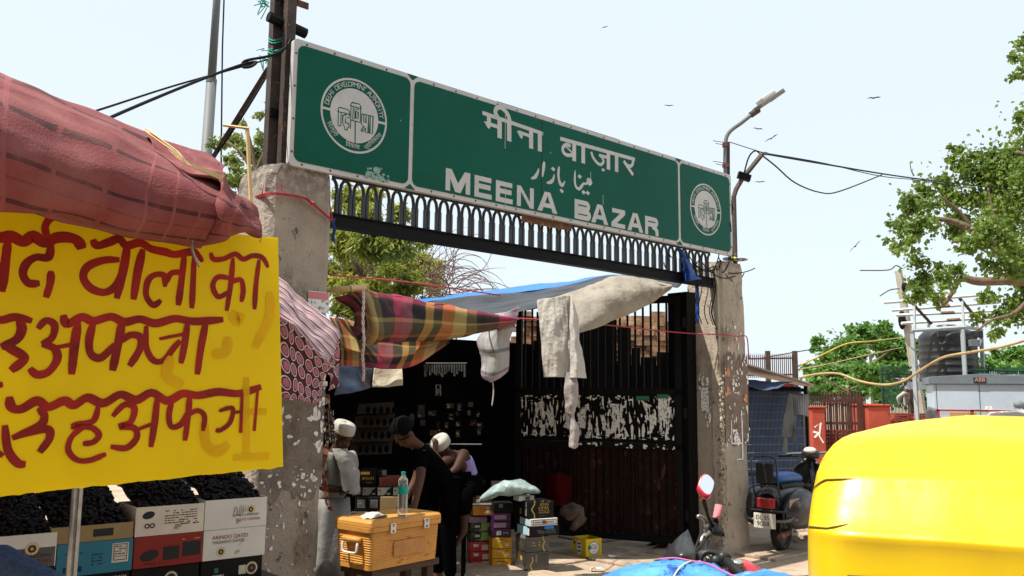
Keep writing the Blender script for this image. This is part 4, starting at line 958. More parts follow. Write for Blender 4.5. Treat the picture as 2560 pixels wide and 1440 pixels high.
hang('fold', m_towel, [[T4(628, 300, 8.03), T4(645, 310, 8.0), T4(660, 380, 8.05)], [T4(634, 480, 7.98), T4(655, 490, 7.93), T4(690, 560, 8.0)], [T4(632, 690, 7.96), T4(670, 700, 7.9), T4(716, 700, 7.98)], [T4(620, 838, 7.96), T4(680, 835, 7.9), T4(734, 838, 7.98)]], 22, 44, .02, 8, 4, None, None, parent=wt, anis=(2, 2, .5))
m_rag = mat('grey_rag', (.36, .32, .31), rough=.95, var=.2, scale=9, bump=.5, bscale=30, trans=.1)
hang('hanging_rag', m_rag, [[T4(600, 800, 7.98), T4(640, 800, 7.95), T4(674, 800, 7.98)], [T4(594, 915, 7.98), T4(640, 900, 7.93), T4(684, 930, 7.98)], [T4(600, 1040, 8.0), T4(640, 1020, 7.94), T4(668, 1030, 8.0)], [T4(632, 1110, 8.0), T4(650, 1100, 7.96), T4(664, 1090, 8.0)], [T4(630, 1180, 8.0), T4(660, 1170, 7.94), T4(688, 1195, 8.0)], [T4(626, 1280, 8.0), T4(655, 1292, 7.95), T4(684, 1280, 8.0)]], 20, 60, .016, 9, 6, 'twisted grey rag dangling below the crumpled white cloth', 'rag')
m_gam = uvbands('checked_towel', [(0, (.40, .33, .42)), (.22, (.10, .10, .12)), (.25, (.42, .43, .40)), (.48, (.10, .10, .12)), (.51, (.42, .43, .40)), (.76, (.42, .32, .40))], [(0, (.40, .31, .39)), (.2, (.12, .12, .13)), (.25, (.44, .44, .42)), (.5, (.10, .10, .11)), (.54, (.45, .46, .43)), (.74, (.1, .1, .11)), (.78, (.46, .36, .44))], 1, 1, .95, .2, .6)
hang('hanging_cloth', m_gam, [[T4(128, 430, 7.9), T4(220, 410, 7.85), T4(302, 378, 7.9)], [T4(80, 520, 7.85), T4(180, 510, 7.8), T4(288, 480, 7.86)], [T4(30, 592, 7.85), T4(130, 600, 7.78), T4(245, 580, 7.85)], [T4(62, 700, 7.86), T4(150, 710, 7.78), T4(240, 690, 7.85)], [T4(64, 812, 7.86), T4(140, 830, 7.8), T4(236, 782, 7.85)], [T4(108, 855, 7.86), T4(130, 862, 7.82), T4(220, 810, 7.85)]], 30, 50, .018, 7, 8, 'lilac and grey checked towel hanging at the tip of the checked awning', 'towel')
wire('string', [T4(132, 855, 7.84), T4(138, 930, 7.84), T4(128, 1015, 7.84)], .006, m_towel, 'white string trailing below the lilac towel', 10, 'string')
m_rope = mat('pink_red_cord', (.42, .06, .09), rough=.9, var=.2)
wire('washing_line', [P(1296, 796, 7.9), P(1420, 803, 8.25), P(1560, 817, 8.7), P(1705, 832, 9.15), G(5.2, .0, 2.35), P(1842, 841, 9.35), P(1866, 842, 9.48), P(1871, 880, 9.5), P(1873, 895, 9.5)], .0065, m_rope, 'thin pink washing line tied round the right pillar', 60, 'cord')
wire('washing_line', [P(826, 688, 6.03), P(960, 699, 6.6), P(1100, 716, 7.2), P(1250, 738, 8.4)], .0065, m_rope, 'dark red line stretched from the left pillar above the checked awning', 30, 'cord')
m_rope2 = mat('red_plastic_tape', (.42, .03, .045), rough=.5, var=.25, scale=20)
tp = MB()
F_ = lambda s, z, o=.0: G(s, -.01+o, z)
q = [P(628, 497, 5.98), P(655, 486, 5.75), P(680, 483, 5.66), sz(690, 482, .0), sz(735, 488, .0), sz(765, 495, .0), sz(790, 515, .0), sz(832, 552, .0)]
q = [G(a[0], .0, a[1]) if isinstance(a, tuple) else a for a in q]
tp.tube(q, .011, 6, flat=.5); tp.tube([p+UP*-.012+NV*.006 for p in q], .008, 6, flat=.5)
for px in ((655, 486), (702, 478)): a = P(px[0], px[1], 5.66); tp.tube([a, a+Vector((.01, -.01, .06))], [.006, .001], 4)
a = P(770, 500, 5.85); tp.tube([a, a+Vector((.05, -.02, -.03)), a+Vector((.01, -.03, -.05))], [.008, .012, .001], 5)
a = q[-1]; tp.tube([a, a+UP*.12-DV*.03], .004, 4)
tp.build('tape', m_rope2, label='red plastic tape knotted round the top of the left pillar', cat='tape')
m_bcl = mat('deep_blue_plastic', (.012, .055, .26), rough=.4, var=.35, scale=12, bump=.4, bscale=20)
hang('plastic_strip', m_bcl, [[P(834, 548, 5.98), P(839, 546, 5.97)], [P(832, 575, 5.98), P(838, 580, 5.96)], [P(831, 600, 6.0), P(836, 612, 5.98)]], 6, 14, .02, 12, 2, 'small blue plastic strip knotted at the corner of the left pillar', 'strip')
T5 = lambda x, y, Y: P(1640+x/4.8, 600+y/4.8, Y)
hang('plastic_sheet', m_bcl, [[T5(255, 110, 8.9), T5(300, 105, 8.85), T5(350, 150, 8.9)], [T5(310, 230, 8.9), T5(350, 220, 8.83), T5(400, 290, 8.9)], [T5(318, 360, 8.92), T5(390, 350, 8.8), T5(480, 420, 8.9)], [T5(330, 515, 8.92), T5(420, 490, 8.8), T5(556, 465, 8.95)]], 20, 24, .04, 8, 3, 'crumpled deep blue plastic sheet knotted to the right end of the iron rail', 'plastic')
hang('plastic_sheet', m_bcl, [[T5(450, 300, 9.15), T5(490, 340, 9.15)], [T5(470, 560, 9.15), T5(515, 560, 9.15)], [T5(475, 850, 9.15), T5(520, 850, 9.15)], [T5(475, 1010, 9.15), T5(512, 990, 9.15)]], 8, 30, .02, 8, 5, 'long blue plastic strip hanging against the right pillar', 'plastic')
mb = MB(); mb.ell(T5(960, 235, 9.6), (.14, .08, .02), 12, 6); mb.ell(T5(890, 228, 9.6), (.09, .06, .03), 10, 6); mb.build('scrap', mat('blue_yellow_cloth', (.03, .08, .25), rough=.9, col2=(.7, .6, .1), thr=.52, scale=9), smooth=True, label='blue and yellow rag lying on top of the right pillar', cat='rag')
# checked awning cloth
m_plaid = uvbands('madras_check', [(0, (.05, .02, .03)), (.1, (.34, .03, .07)), (.2, (.28, .07, .10)), (.3, (.012, .012, .012)), (.42, (.42, .25, .06)), (.5, (.05, .045, .02)), (.58, (.48, .17, .04)), (.7, (.50, .38, .14)), (.82, (.14, .11, .03)), (.92, (.02, .015, .015))],
                  [(0, (.32, .02, .05)), (.16, (.02, .012, .015)), (.34, (.42, .28, .09)), (.38, (.10, .09, .05)), (.55, (.36, .13, .04)), (.60, (.03, .02, .02)), (.76, (.40, .03, .07)), (.92, (.5, .36, .12))], 1.1, .95, .9, .12, .42)
T1_ = lambda x, y, Y: P(680+x/3.6, 660+y/3.6, Y)
pc = thing('checked_awning', 'maroon black and yellow checked cloth slung from bamboo across the gateway', 'awning', T1_(1200, 500, 6.9))
rows = [[T1_(560, 300, 6.55), T1_(700, 270, 6.5), T1_(810, 236, 6.4), T1_(1130, 282, 6.75), T1_(1500, 362, 7.15), T1_(1850, 422, 7.5), T1_(2230, 492, 7.9)],
        [T1_(600, 330, 6.6), T1_(740, 300, 6.45), T1_(860, 275, 6.3), T1_(1130, 325, 6.62), T1_(1500, 395, 7.02), T1_(1850, 445, 7.4), T1_(2230, 495, 7.86)],
        [T1_(700, 400, 6.6), T1_(820, 380, 6.42), T1_(905, 420, 6.22), T1_(1140, 430, 6.55), T1_(1490, 470, 6.98), T1_(1850, 510, 7.36), T1_(2225, 500, 7.85)],
        [T1_(740, 500, 6.6), T1_(850, 500, 6.42), T1_(938, 560, 6.2), T1_(1140, 560, 6.52), T1_(1480, 570, 6.95), T1_(1850, 570, 7.36), T1_(2215, 508, 7.85)],
        [T1_(730, 560, 6.62), T1_(850, 610, 6.45), T1_(925, 650, 6.25), T1_(1120, 650, 6.55), T1_(1440, 640, 6.98), T1_(1850, 610, 7.4), T1_(2200, 520, 7.86)],
        [T1_(690, 540, 6.6), T1_(780, 680, 6.5), T1_(870, 716, 6.32), T1_(1080, 702, 6.6), T1_(1400, 690, 7.02), T1_(1800, 640, 7.42), T1_(2190, 530, 7.88)],
        [T1_(660, 490, 6.72), T1_(740, 620, 6.75), T1_(860, 690, 6.6), T1_(1080, 680, 6.8), T1_(1400, 660, 7.2), T1_(1800, 620, 7.6), T1_(2190, 528, 7.95)]]
mb = MB(); cloth(mb, rows, 90, 44, .014, 6, 3, (2.1, .9), anis=(.6, 1, 1)); mb.build('rolled_fold', m_plaid, pc, smooth=True, solid=.003)
rows = [[T1_(520, 470, 6.7), T1_(640, 490, 6.78), T1_(860, 560, 6.9), T1_(1100, 620, 7.0), T1_(1350, 620, 7.15), T1_(1620, 640, 7.4)],
        [T1_(590, 640, 6.6), T1_(680, 650, 6.7), T1_(880, 700, 6.8), T1_(1100, 730, 6.95), T1_(1350, 740, 7.1), T1_(1620, 665, 7.35)],
        [T1_(603, 800, 6.55), T1_(700, 800, 6.62), T1_(880, 830, 6.7), T1_(1100, 850, 6.85), T1_(1330, 800, 7.05), T1_(1600, 690, 7.32)],
        [T1_(606, 914, 6.5), T1_(700, 920, 6.58), T1_(880, 930, 6.66), T1_(1060, 946, 6.8), T1_(1290, 910, 7.0), T1_(1590, 715, 7.3)]]
mb = MB(); cloth(mb, rows, 70, 30, .02, 5, 5, (1.5, .85), uvo=(.3, .1)); mb.build('hanging_flap', m_plaid, pc, smooth=True, solid=.003)
bpole = thing('bamboo_pole', 'short pale bamboo pole holding up the corner of the checked awning', 'pole', T1_(845, 205, 6.35))
mb = MB(); mb.tube([T1_(845, 207, 6.35), T1_(700, 222, 6.3), T1_(545, 235, 6.25)], [.027, .024, .023], 12)
for x in (590, 720): mb.tube([T1_(x, 233-(x-560)*.095, 6.29), T1_(x+8, 232-(x-560)*.095, 6.29)], .027, 12)
mb.build('cane', m_bam, bpole, smooth=True)
m_twig = mat('bare_twig', (.42, .36, .3), rough=.9)
mb = MB()
for pts in ([(290, 158), (350, 185), (420, 200), (545, 235)], [(400, 195), (450, 175), (485, 170)], [(380, 190), (330, 180), (300, 150)], [(430, 205), (480, 225), (490, 250)], [(440, 205), (420, 225)], [(480, 215), (520, 215)]):
    mb.tube([T1_(x, y, 5.9+ (x-290)*.0014) for x, y in pts], [.011]*(len(pts)-1)+[.003], 5)
mb.build('twig', m_twig, bpole)
mb = MB(); r_ = [T1_(822, 240, 6.3), T1_(826, 330, 6.15), T1_(818, 500, 6.12), T1_(828, 700, 6.12), T1_(815, 830, 6.12), T1_(826, 960, 6.12), T1_(820, 1050, 6.12)]
sp = spline(r_, 60)
for k in (0, 1): mb.tube([p+Vector((.006*math.cos(i*.9+k*3.14), .006*math.sin(i*.9+k*3.14), 0)) for i, p in enumerate(sp)], .0065, 6)
mb.build('rope', mat('pale_rope', (.55, .42, .40), rough=.95), smooth=True, label='pale twisted rope hanging from the bamboo pole in front of the checked awning', cat='rope')
m_gtarp = mat('grey_blue_tarp', (.10, .105, .11), rough=.7, var=.3, scale=3, col2=(.03, .06, .13), bump=.4, bscale=10)
sf = thing('shop_flap', 'grey tarp and cream cloth flap drooping under the checked awning', 'flap', T1_(900, 1000, 6.9))
hang('grey_tarp', m_gtarp, [[T1_(590, 900, 6.7), T1_(740, 915, 6.85), T1_(918, 940, 7.0)], [T1_(575, 1060, 6.6), T1_(740, 1020, 6.78), T1_(912, 1020, 6.95)], [T1_(560, 1182, 6.55), T1_(740, 1160, 6.72), T1_(902, 1104, 6.9)]], 20, 16, .03, 5, 2, None, None, parent=sf)
hang('cream_cloth', mat('cream_cloth', (.62, .55, .42), rough=.95, var=.12, scale=9, bump=.6, bscale=24, trans=.3), [[T1_(916, 938, 6.99), T1_(1050, 945, 7.05), T1_(1172, 945, 7.1)], [T1_(908, 1040, 6.93), T1_(1050, 1035, 7.0), T1_(1174, 1030, 7.05)], [T1_(900, 1104, 6.89), T1_(1050, 1098, 6.95), T1_(1176, 1092, 7.0)]], 20, 14, .02, 6, 3, None, None, parent=sf)
# patterned sheet in front of the left pillar
def oval_mat():
    m = mat('oval_print_cloth', (.5, .5, .5), rough=.9, trans=.1); t = m.node_tree; L = t.links.new; N_ = t.nodes.new; b = t.nodes['Principled BSDF']
    tc = N_('ShaderNodeTexCoord'); mp = N_('ShaderNodeMapping'); mp.inputs['Scale'].default_value = (7.5, 5.2, 1); L(tc.outputs['UV'], mp.inputs[0])
    vo = N_('ShaderNodeTexVoronoi'); vo.voronoi_dimensions = '2D'; vo.inputs['Scale'].default_value = 1; vo.inputs['Randomness'].default_value = .22; L(mp.outputs[0], vo.inputs['Vector'])
    r = N_('ShaderNodeValToRGB'); r.color_ramp.interpolation = 'CONSTANT'; e = r.color_ramp.elements
    cols = [(0, (.42, .13, .17)), (.27, (.03, .01, .012)), (.33, (.36, .11, .15)), (.36, (.62, .55, .53)), (.43, (.075, .012, .016))]
    while len(e) < len(cols): e.new(.5)
    for i, (p, c) in enumerate(cols): e[i].position = p; e[i].color = list(c)+[1]
    L(vo.outputs['Distance'], r.inputs[0]); L(r.outputs[0], b.inputs['Base Color']); return m
m_oval = oval_mat()
m_strp = uvbands('pink_striped_cloth', [(0, (.55, .40, .40)), (.5, (.5, .36, .36))], [(0, (.52, .37, .37)), (.3, (.05, .025, .03)), (.5, (.52, .37, .38)), (.66, (.30, .10, .12)), (.8, (.52, .38, .38))], 3, 6, .9, .05, .9)
ov = thing('patterned_sheet', 'pink and maroon sheet printed with ovals tented against the left pillar', 'sheet', T1_(350, 700, 5.4))
hang('striped_slope', m_strp, [[T1_(-260, -160, 5.45), T1_(75, 120, 5.62), T1_(240, 290, 5.72), T1_(480, 480, 5.84), T1_(608, 640, 5.9)], [T1_(-260, 30, 5.22), T1_(75, 290, 5.38), T1_(220, 430, 5.46), T1_(420, 610, 5.6), T1_(570, 770, 5.72)], [T1_(-260, 230, 5.02), T1_(75, 470, 5.15), T1_(200, 572, 5.22), T1_(365, 752, 5.36), T1_(510, 905, 5.5)]], 44, 20, .02, 7, 2, None, None, parent=ov)
hang('oval_valance', m_oval, [[T1_(-260, 230, 5.02), T1_(75, 470, 5.15), T1_(200, 572, 5.22), T1_(365, 752, 5.36), T1_(510, 905, 5.5)], [T1_(-260, 620, 5.04), T1_(90, 830, 5.2), T1_(230, 900, 5.28), T1_(370, 1000, 5.38), T1_(470, 1060, 5.46)], [T1_(-260, 1080, 5.06), T1_(105, 1200, 5.2), T1_(240, 1222, 5.28), T1_(345, 1252, 5.36), T1_(430, 1225, 5.43)]], 40, 26, .022, 6, 4, None, None, parent=ov)
hang('end_fold', m_oval, [[T1_(508, 903, 5.5), T1_(550, 780, 5.68), T1_(608, 640, 5.9)], [T1_(505, 980, 5.52), T1_(545, 920, 5.66), T1_(604, 860, 5.86)], [T1_(520, 1140, 5.55), T1_(550, 1120, 5.66), T1_(588, 1072, 5.82)]], 16, 20, .035, 9, 5, None, None, (.35, .6), parent=ov, uvo=(.4, .2))
# sachet strips by the pillar
m_sach = mat('navy_sachet', (.012, .02, .06), rough=.3, spec=.6, var=.4, scale=20); m_sachb = mat('brown_sachet', (.17, .05, .02), rough=.25, spec=.7, var=.6, scale=26, col2=(.45, .16, .06))
ss = thing('sachet_strip', 'strips of navy sachets hanging at the stall beside the left pillar', 'sachets', P(820, 1000, 6.25))
mb = MB(); yl = MB(); wh = MB()
for c in range(2):
    for i in range(5):
        x0, y0 = 809+c*13+i*1.2, 1018+i*17+c*6; pts = [P(x0+dx, y0+dy, 6.22-.02*c+.012*math.sin(i*2+c)) for dx, dy in ((0, 0), (12, 1), (12, 16), (0, 15))]
        mb.prism(pts, Vector((.003, -.008, 0))); ce = (pts[0]+pts[2])/2+Vector((0, -.011, 0)); yl.ell(ce, (.007, .001, .010), 8, 4); 
        for sx in (-1, 1): wh.tube([pts[0 if sx < 0 else 1]+Vector((0, -.011, -.004)), pts[3 if sx < 0 else 2]+Vector((0, -.011, .004))], .0016, 4)
mb.build('sachet_strip', m_sach, ss); yl.build('yellow_mark', m_gold, ss); wh.build('white_edge', m_wprint, ss)
ss = thing('sachet_strip', 'long strip of shiny brown sachets twisting down beside the left pillar', 'sachets', P(822, 1150, 6.2))
mb = MB(); nrow = 44; rows = []
for i in range(nrow+1):
    y = 985+i*6.6; x = 814+10*math.sin(i*.16)+i*.12; ww = 8.5*(.65+.35*math.cos(i*.55)); rows.append([P(x-ww+ (4 if y < 1100 else 0), y, 6.2+.03*math.sin(i*.8)), P(x+ww, y+2, 6.2-.03*math.sin(i*.8))])
mb.grid(rows); mb.build('sachets', m_sachb, ss, solid=.004)
# ---- black backdrops standing in for the shade inside the gate, and the stall goods
m_dark = mat('shade_and_wall_black', (.004, .0036, .0036), rough=1, var=.4, scale=4, spec=0)
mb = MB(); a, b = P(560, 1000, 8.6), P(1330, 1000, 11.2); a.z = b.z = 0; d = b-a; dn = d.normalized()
mb.para(a, d, Vector((-dn.y, dn.x, 0))*.05, UP*2.35); mb.build('shade_backdrop', m_dark, label='black backdrop standing in for the shade at the back of the stall inside the gate', cat='backdrop')
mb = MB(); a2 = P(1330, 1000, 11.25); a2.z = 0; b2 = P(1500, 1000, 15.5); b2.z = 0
mb.para(a2, b2-a2, Vector((.04, -.03, 0)), UP*2.4); mb.build('shade_backdrop', m_dark, label='black backdrop standing in for the shade deeper in the passage behind the white cloth', cat='backdrop')
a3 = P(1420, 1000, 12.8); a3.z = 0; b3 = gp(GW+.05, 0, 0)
mb = MB(); mb.para(P(1325, 1000, 13)*Vector((1, 1, 0)) if False else Vector((P(1340, 1000, 13).x, 13, 0)), Vector((P(1720, 1000, 13).x-P(1340, 1000, 13).x, .1, 0)), Vector((0, .05, 0)), UP*2.16); [mb.para(Vector((P(x_, 1000, 12.97).x, 12.97, 0)), Vector((P(x_+w_, 1000, 12.97).x-P(x_, 1000, 12.97).x, .02, 0)), Vector((0, .03, 0)), UP*h_) for x_, w_, h_ in ((1545, 34, 2.75), (1580, 22, 2.42), (1603, 40, 2.28), (1644, 30, 2.36), (1675, 45, 2.2))]; mb.para(Vector((P(1340, 1000, 12.9).x, 12.9, 0)), Vector((P(1545, 1000, 12.9).x-P(1340, 1000, 12.9).x, .1, 0)), Vector((0, .05, 0)), UP*2.95); mb.build('shade_backdrop', m_dark, label='black backdrop standing in for the shadow in the passage behind the gate leaf', cat='backdrop')  # black panels painting shadow over the foot of the brick ruin
m_lungi_ = mat('matt_black', (.004, .004, .004), rough=1, spec=0)
m_board = mat('brown_display_card', (.03, .018, .01), rough=.85, var=.25, scale=8)
T2_ = lambda x, y, Y: P(790+x/2.572, 880+y/2.572, Y)
db = thing('display_board', 'brown display board of four rows of hung trinkets in the stall', 'display board', T2_(360, 660, 8.2))
mb = MB(); bl = MB()
for r, (y0, y1, xl, xr) in enumerate(((335, 400, 275, 500), (410, 490, 255, 505), (495, 580, 240, 500), (585, 665, 225, 490))):
    mb.prism([T2_(xl, y0, 8.2), T2_(xr, y0-15, 8.35), T2_(xr-6, y1-10, 8.25), T2_(xl-14, y1, 8.1)], Vector((0, .02, 0)))
    for k in range(5): bl.ell(T2_(xl+60+k*42, y0+38+(k % 2)*4, 8.1), (.022, .01, .035), 8, 5)
mb.build('card', m_board, db); bl.build('trinkets', m_lungi_, db)
m_whitec = mat('white_goods_print', (.17, .165, .155), rough=.8, var=.2, scale=12); m_brn = mat('brown_goods_carton', (.2, .06, .03), rough=.7, var=.2)
gd = 'cartons stacked inside the stall'
def ib(x0, y0, x1, y1, Y, m, label, d=.2):
    p = T2_(x0, y1, Y); q = T2_(x1, y1, Y); r = T2_(x0, y0, Y); return carton(q.x-p.x, d, r.z-p.z, p, Vector((1, .12, 0)), m, label, group=gd)
t = ib(285, 755, 385, 862, 7.75, m_cardk, 'black carton lettered in gold behind the water bottle in the stall'); ftext(t, m_gold, 'IKRAM', .012, .055, .036); ftext(t, m_gold, 'DATES', .05, .025, .016); fprint(t, m_gold, [(.0, .08, .1, .125)])
t = ib(405, 805, 535, 865, 7.75, m_brn, 'reddish brown carton beside the black gold lettered carton'); fdisc(t, m_inkr, .06, .045, .02, r0=.012)
t = ib(395, 765, 450, 800, 7.76, m_cardk, 'small black carton with white label on the reddish carton'); fprint(t, m_whitec, [(.04, .08, .01, .055)])
for k, x in enumerate((230, 295, 392, 492)):
    t = ib(x, 868, x+(62 if k == 0 else 93), 930, 7.7, m_cardk, ['white fronted black carton at the left end of the middle stall row', 'black carton with curved white front, second in the middle stall row', 'black carton with curved white front, third in the middle stall row', 'black carton with curved white front behind the water bottle'][k])
    W = (T2_(x+(62 if k == 0 else 93), 900, 7.7)-T2_(x, 900, 7.7)).x; mb = MB(); mb.add([(.006, -.002, .012), (W*.45, -.002, .012), (W*.6, -.002, .03), (W*.72, -.002, .06), (W*.95, -.002, .078), (.006, -.002, .078)], [(0, 1, 2, 3, 4, 5)]); mb.build('white_front', m_whitec, t)
    fprint(t, m_whitec, [(W*.68, W*.9, .018, .03)], name='mark'); fdisc(t, m_ink, W*.18, .055, .008, -.003)
for k, (x, w_) in enumerate(((250, 78), (332, 78), (412, 115))):
    t = ib(x, 932, x+w_, 1025, 7.68, m_cardk if k < 2 else m_cardt, ['black carton with white printed label, left of two in the bottom stall row', 'black carton with white printed label beside the plain pale carton', 'plain pale carton in the bottom stall row behind the cooler'][k])
    if k < 2: fprint(t, m_whitec, [(.02, .085, .03, .10)]); scrib(t, m_ink, .025, .08, .035, .095, 4, k, y=-.002)
mb = MB(); mb.box(T2_(220, 1000, 7.6).x, T2_(560, 1000, 7.6).x, 7.6, 8.2, .0, T2_(300, 1027, 7.65).z-.003); mb.build('goods_table', m_wood, label='low dark table under the stall cartons', cat='table')
# hung blister packs and cards on the back wall
r2 = random.Random(14); m_pk = [m_whitec, m_gold, m_brn, mat('dull_red_pack', (.16, .015, .02), rough=.5), mat('grey_pack', (.035, .035, .035), rough=.5, spec=.2, var=.6), m_ink]
k = 0
for (x0, x1, y0, y1, nx, ny) in ((600, 960, 330, 560, 6, 4), (980, 1090, 330, 560, 2, 4)):
    for i in range(nx):
        for j in range(ny):
            if r2.random() < .25: continue
            x = x0+(x1-x0)*i/nx+r2.uniform(-12, 12); y = y0+(y1-y0)*j/ny+r2.uniform(-14, 10); Y = 8.9+.25*r2.random(); a = T2_(x, y, Y); b = T2_(x+r2.uniform(18, 52), y+r2.uniform(26, 50), Y)
            t = thing('blister_pack', 'small hung packet in the dim rows of goods on the stall back', 'packet', a, 0, 'hung packets on the stall back'); MB().box(a.x, b.x, Y, Y+.02, b.z, a.z).build('card', m_pk[4] if r2.random() < .7 else m_cardk, t)
            mb = MB(); 
            for q in range(r2.randint(2, 4)): u, v = r2.random()*.6, r2.random()*.7; mb.box(a.x+(b.x-a.x)*u, a.x+(b.x-a.x)*(u+.3), Y-.003-.0005*q, Y, b.z+(a.z-b.z)*v, b.z+(a.z-b.z)*(v+.2))
            mb.build('print', r2.choice(m_pk[:4]), t); k += 1
for i, (x, y) in enumerate(((785, 115), (785, 245))):
    t = thing('hung_tag', ['white framed hanging card high in the stall, upper of two', 'white framed hanging card in the stall, lower of two'][i], 'card', T2_(x, y, 8.6)); mb = MB(); mb.tube([T2_(x-13, y-33, 8.6), T2_(x+13, y-33, 8.6), T2_(x+15, y+33, 8.6), T2_(x-12, y+33, 8.6), T2_(x-13, y-33, 8.6)], .008, 4); mb.build('frame', m_whitec, t); MB().ell(T2_(x, y+8, 8.6), (.012, .005, .03), 8, 5).build('mark', m_whitec, t)
MB().tube([T2_(705, 72, 8.4), T2_(970, 72, 8.4)], .005, 5).build('rail', m_whitec, label='thin pale rod strung across the top of the dark stall', cat='rod')
mb = MB(); r2 = random.Random(2)
for i in range(17): x = 700+i*16; mb.tube([T2_(x, 80, 8.45), T2_(x+r2.uniform(-4, 4), 120+r2.random()*40, 8.45)], .012, 4)
mb.build('hung_straps', mat('dim_grey_strap', (.05, .05, .05), rough=.6, var=.6, scale=18), label='row of dark straps hanging from the pale rod in the stall', cat='straps')
MB().tube([T2_(700, 592, 8.3), T2_(1065, 594, 8.5)], .006, 5).build('rail', m_whitec, label='thin pale rod behind the man in the lavender vest', cat='rod')
p = P(1395, 1215, 9.9)
rows = [[P(1360, 1195, 9.9), P(1395, 1180, 9.8), P(1428, 1195, 9.9)], [P(1362, 1225, 9.9), P(1395, 1225, 9.75), P(1430, 1225, 9.9)], [P(1368, 1262, 9.9), P(1400, 1265, 9.78), P(1426, 1262, 9.9)]]
hang('red_garment', mat('dim_red_cloth', (.05, .003, .004), rough=.95, spec=.05), rows, 16, 16, .03, 7, 2, 'dim red garment hung in the shade behind the stacked cartons', 'garment')
mb = MB(); mb.tube(spline([P(1405, 1280, 9.1), P(1425, 1277, 9.05), P(1443, 1282, 9.05), P(1447, 1300, 9.05), P(1436, 1318, 9.05), P(1430, 1332, 9.05)], 24), [.03, .05, .06, .07, .08, .085, .09, .09, .09, .085, .08, .08, .075, .07, .07, .065, .06, .055, .05, .04, .035, .03, .02, .015, .01], 9)
for i, v in enumerate(mb.v): q = Vector(v); mb.v[i] = tuple(q+Vector((1, 1, 1))*.03*noise.noise(q*14))
mb.build('paper_bag', mat('brown_paper', (.07, .05, .04), rough=.9, var=.5, scale=12), smooth=True, label='crumpled brown paper bag hanging beside the carton stack', cat='bag')
mb = MB(); mb.para(P(1228, 1212, 9.2)-UP*.06, Vector((.2, .02, 0)), Vector((0, .02, 0)), UP*.1); t = mb.build('price_card', m_whitec, label='pale price card hanging above the plastic bag in the dark', cat='card')
# ================================================================ cooler, carton stack, people in the gateway
m_ice = mat('orange_cooler_plastic', (.52, .24, .045), rough=.5, var=.15, scale=5); overlay(m_ice, (.24, .10, .02), 6, .58, .08, stretch=(1, 1, 2)); overlay(m_ice, (.12, .05, .015), 22, .7, .03)
m_latch = mat('steel_latch', (.5, .48, .45), rough=.35, metal=.7)
ic = P(905, 1430, 5.75)+Vector((.05, 0, 0)); iz = ic.z; KZ = .8; fxi = Vector((.60, .80, 0)).normalized()
ex_ = P(1092, 1404, 6.2); fxi = Vector((ex_.x-ic.x, ex_.y-ic.y, 0)); fxi = Vector((.50, .62, 0)).normalized()
IW, ID, IH = .66, .36, .405
ck = thing('ice_cooler', 'worn orange ribbed ice cooler with steel latches in front of the left pillar', 'cooler', ic, math.atan2(fxi.y, fxi.x), None, True); ck.scale = (1, 1, KZ)
def ribbed(z):
    return .004*(1 if int(z/.0095+.5) % 2 else 0)
mb = MB(); rows = []
def rrp(x0, x1, y0, y1, r, n=5):
    pts = []
    for cx, cy, a0 in ((x1-r, y0+r, -90), (x1-r, y1-r, 0), (x0+r, y1-r, 90), (x0+r, y0+r, 180)):
        for i in range(n+1): a = R_(a0+90*i/n); pts.append((cx+r*math.cos(a), cy+r*math.sin(a)))
    return pts
zs = [0, .006]+[.03+.0095*i for i in range(28)]+[.30]
for z in zs:
    o = ribbed(z) if .04 < z < .29 else .002
    k = .012*(1-z/.3)
    rows.append([(x, y, z) for x, y in rrp(k+.004-o, IW-k-.004+o, k+.004-o, ID-k-.004+o, .03)])
mb.grid(rows, close=True); n = len(rows[0]); mb.f += [list(range(n))[::-1], [len(mb.v)-n+i for i in range(n)]]
mb.build('body', m_ice, ck)
mb = MB(); rows = []
for z, o in ((.304, 0), (.308, .012), (.345, .014), (.350, .010), (.353, .014), (.385, .012), (.398, .002), (.405, -.02), (.402, -.04)): rows.append([(x, y, z) for x, y in rrp(-o, IW+o, -o, ID+o, .035)])
mb.grid(rows, close=True); mb.f += [list(range(n))[::-1], [len(mb.v)-n+i for i in range(n)]]
mb.build('lid', m_ice, ck)
mb = MB(); mb.prism([(x, -.0015, z) for x, z in [(.21+a, .085+b) for a, b in rrp(0, .30, 0, .125, .02)]], (0, .006, 0)); mb.build('plaque', mat('smooth_cooler_plaque', (.42, .19, .05), rough=.55, var=.2, scale=9), ck)
for x in (.155, .475):
    mb = MB(); mb.prism([(x+a, -.024, .285+b) for a, b in rrp(0, .052, 0, .085, .012)], (0, .006, 0)); l_ = mb.build('latch', m_latch, ck, bevel=.002)
    mb = MB()
    for q, w2 in ((.012, .04), (.022, .1), (.06, .1), (.073, .04)): mb.ell((x+.026, -.026, .285+q), (.010, .003, .004), 8, 5)
    mb.build('rivet', m_ink, l_)
hn = MB(); hn.tube(spline([(-.012, .10, .23), (-.03, .095, .21), (-.034, .10, .15), (-.034, .13, .138), (-.034, .21, .138), (-.034, .235, .15), (-.03, .24, .21), (-.012, .235, .23)], 30), .0085, 8); hn.build('handle', m_cardw, ck, smooth=True)
MB().tube([(-.012, .085, .24), (-.012, .25, .24)], .026, 10).build('handle_mount', m_ice, ck, smooth=True)
# low wooden stool carrying it
sl_ = thing('wooden_stand', 'rough low wooden stand under the orange cooler', 'stand', (ic.x, ic.y, 0), math.atan2(fxi.y, fxi.x), None, True)
MB().box(.04, IW+.02, .02, ID-.02, iz-.045, iz-.002).build('top', m_wood, sl_, bevel=.004)
for x in (.06, IW-.08):
    for y in (.04, ID-.1): MB().box(x, x+.06, y, y+.06, 0, iz-.045).build('leg', m_wood, sl_)
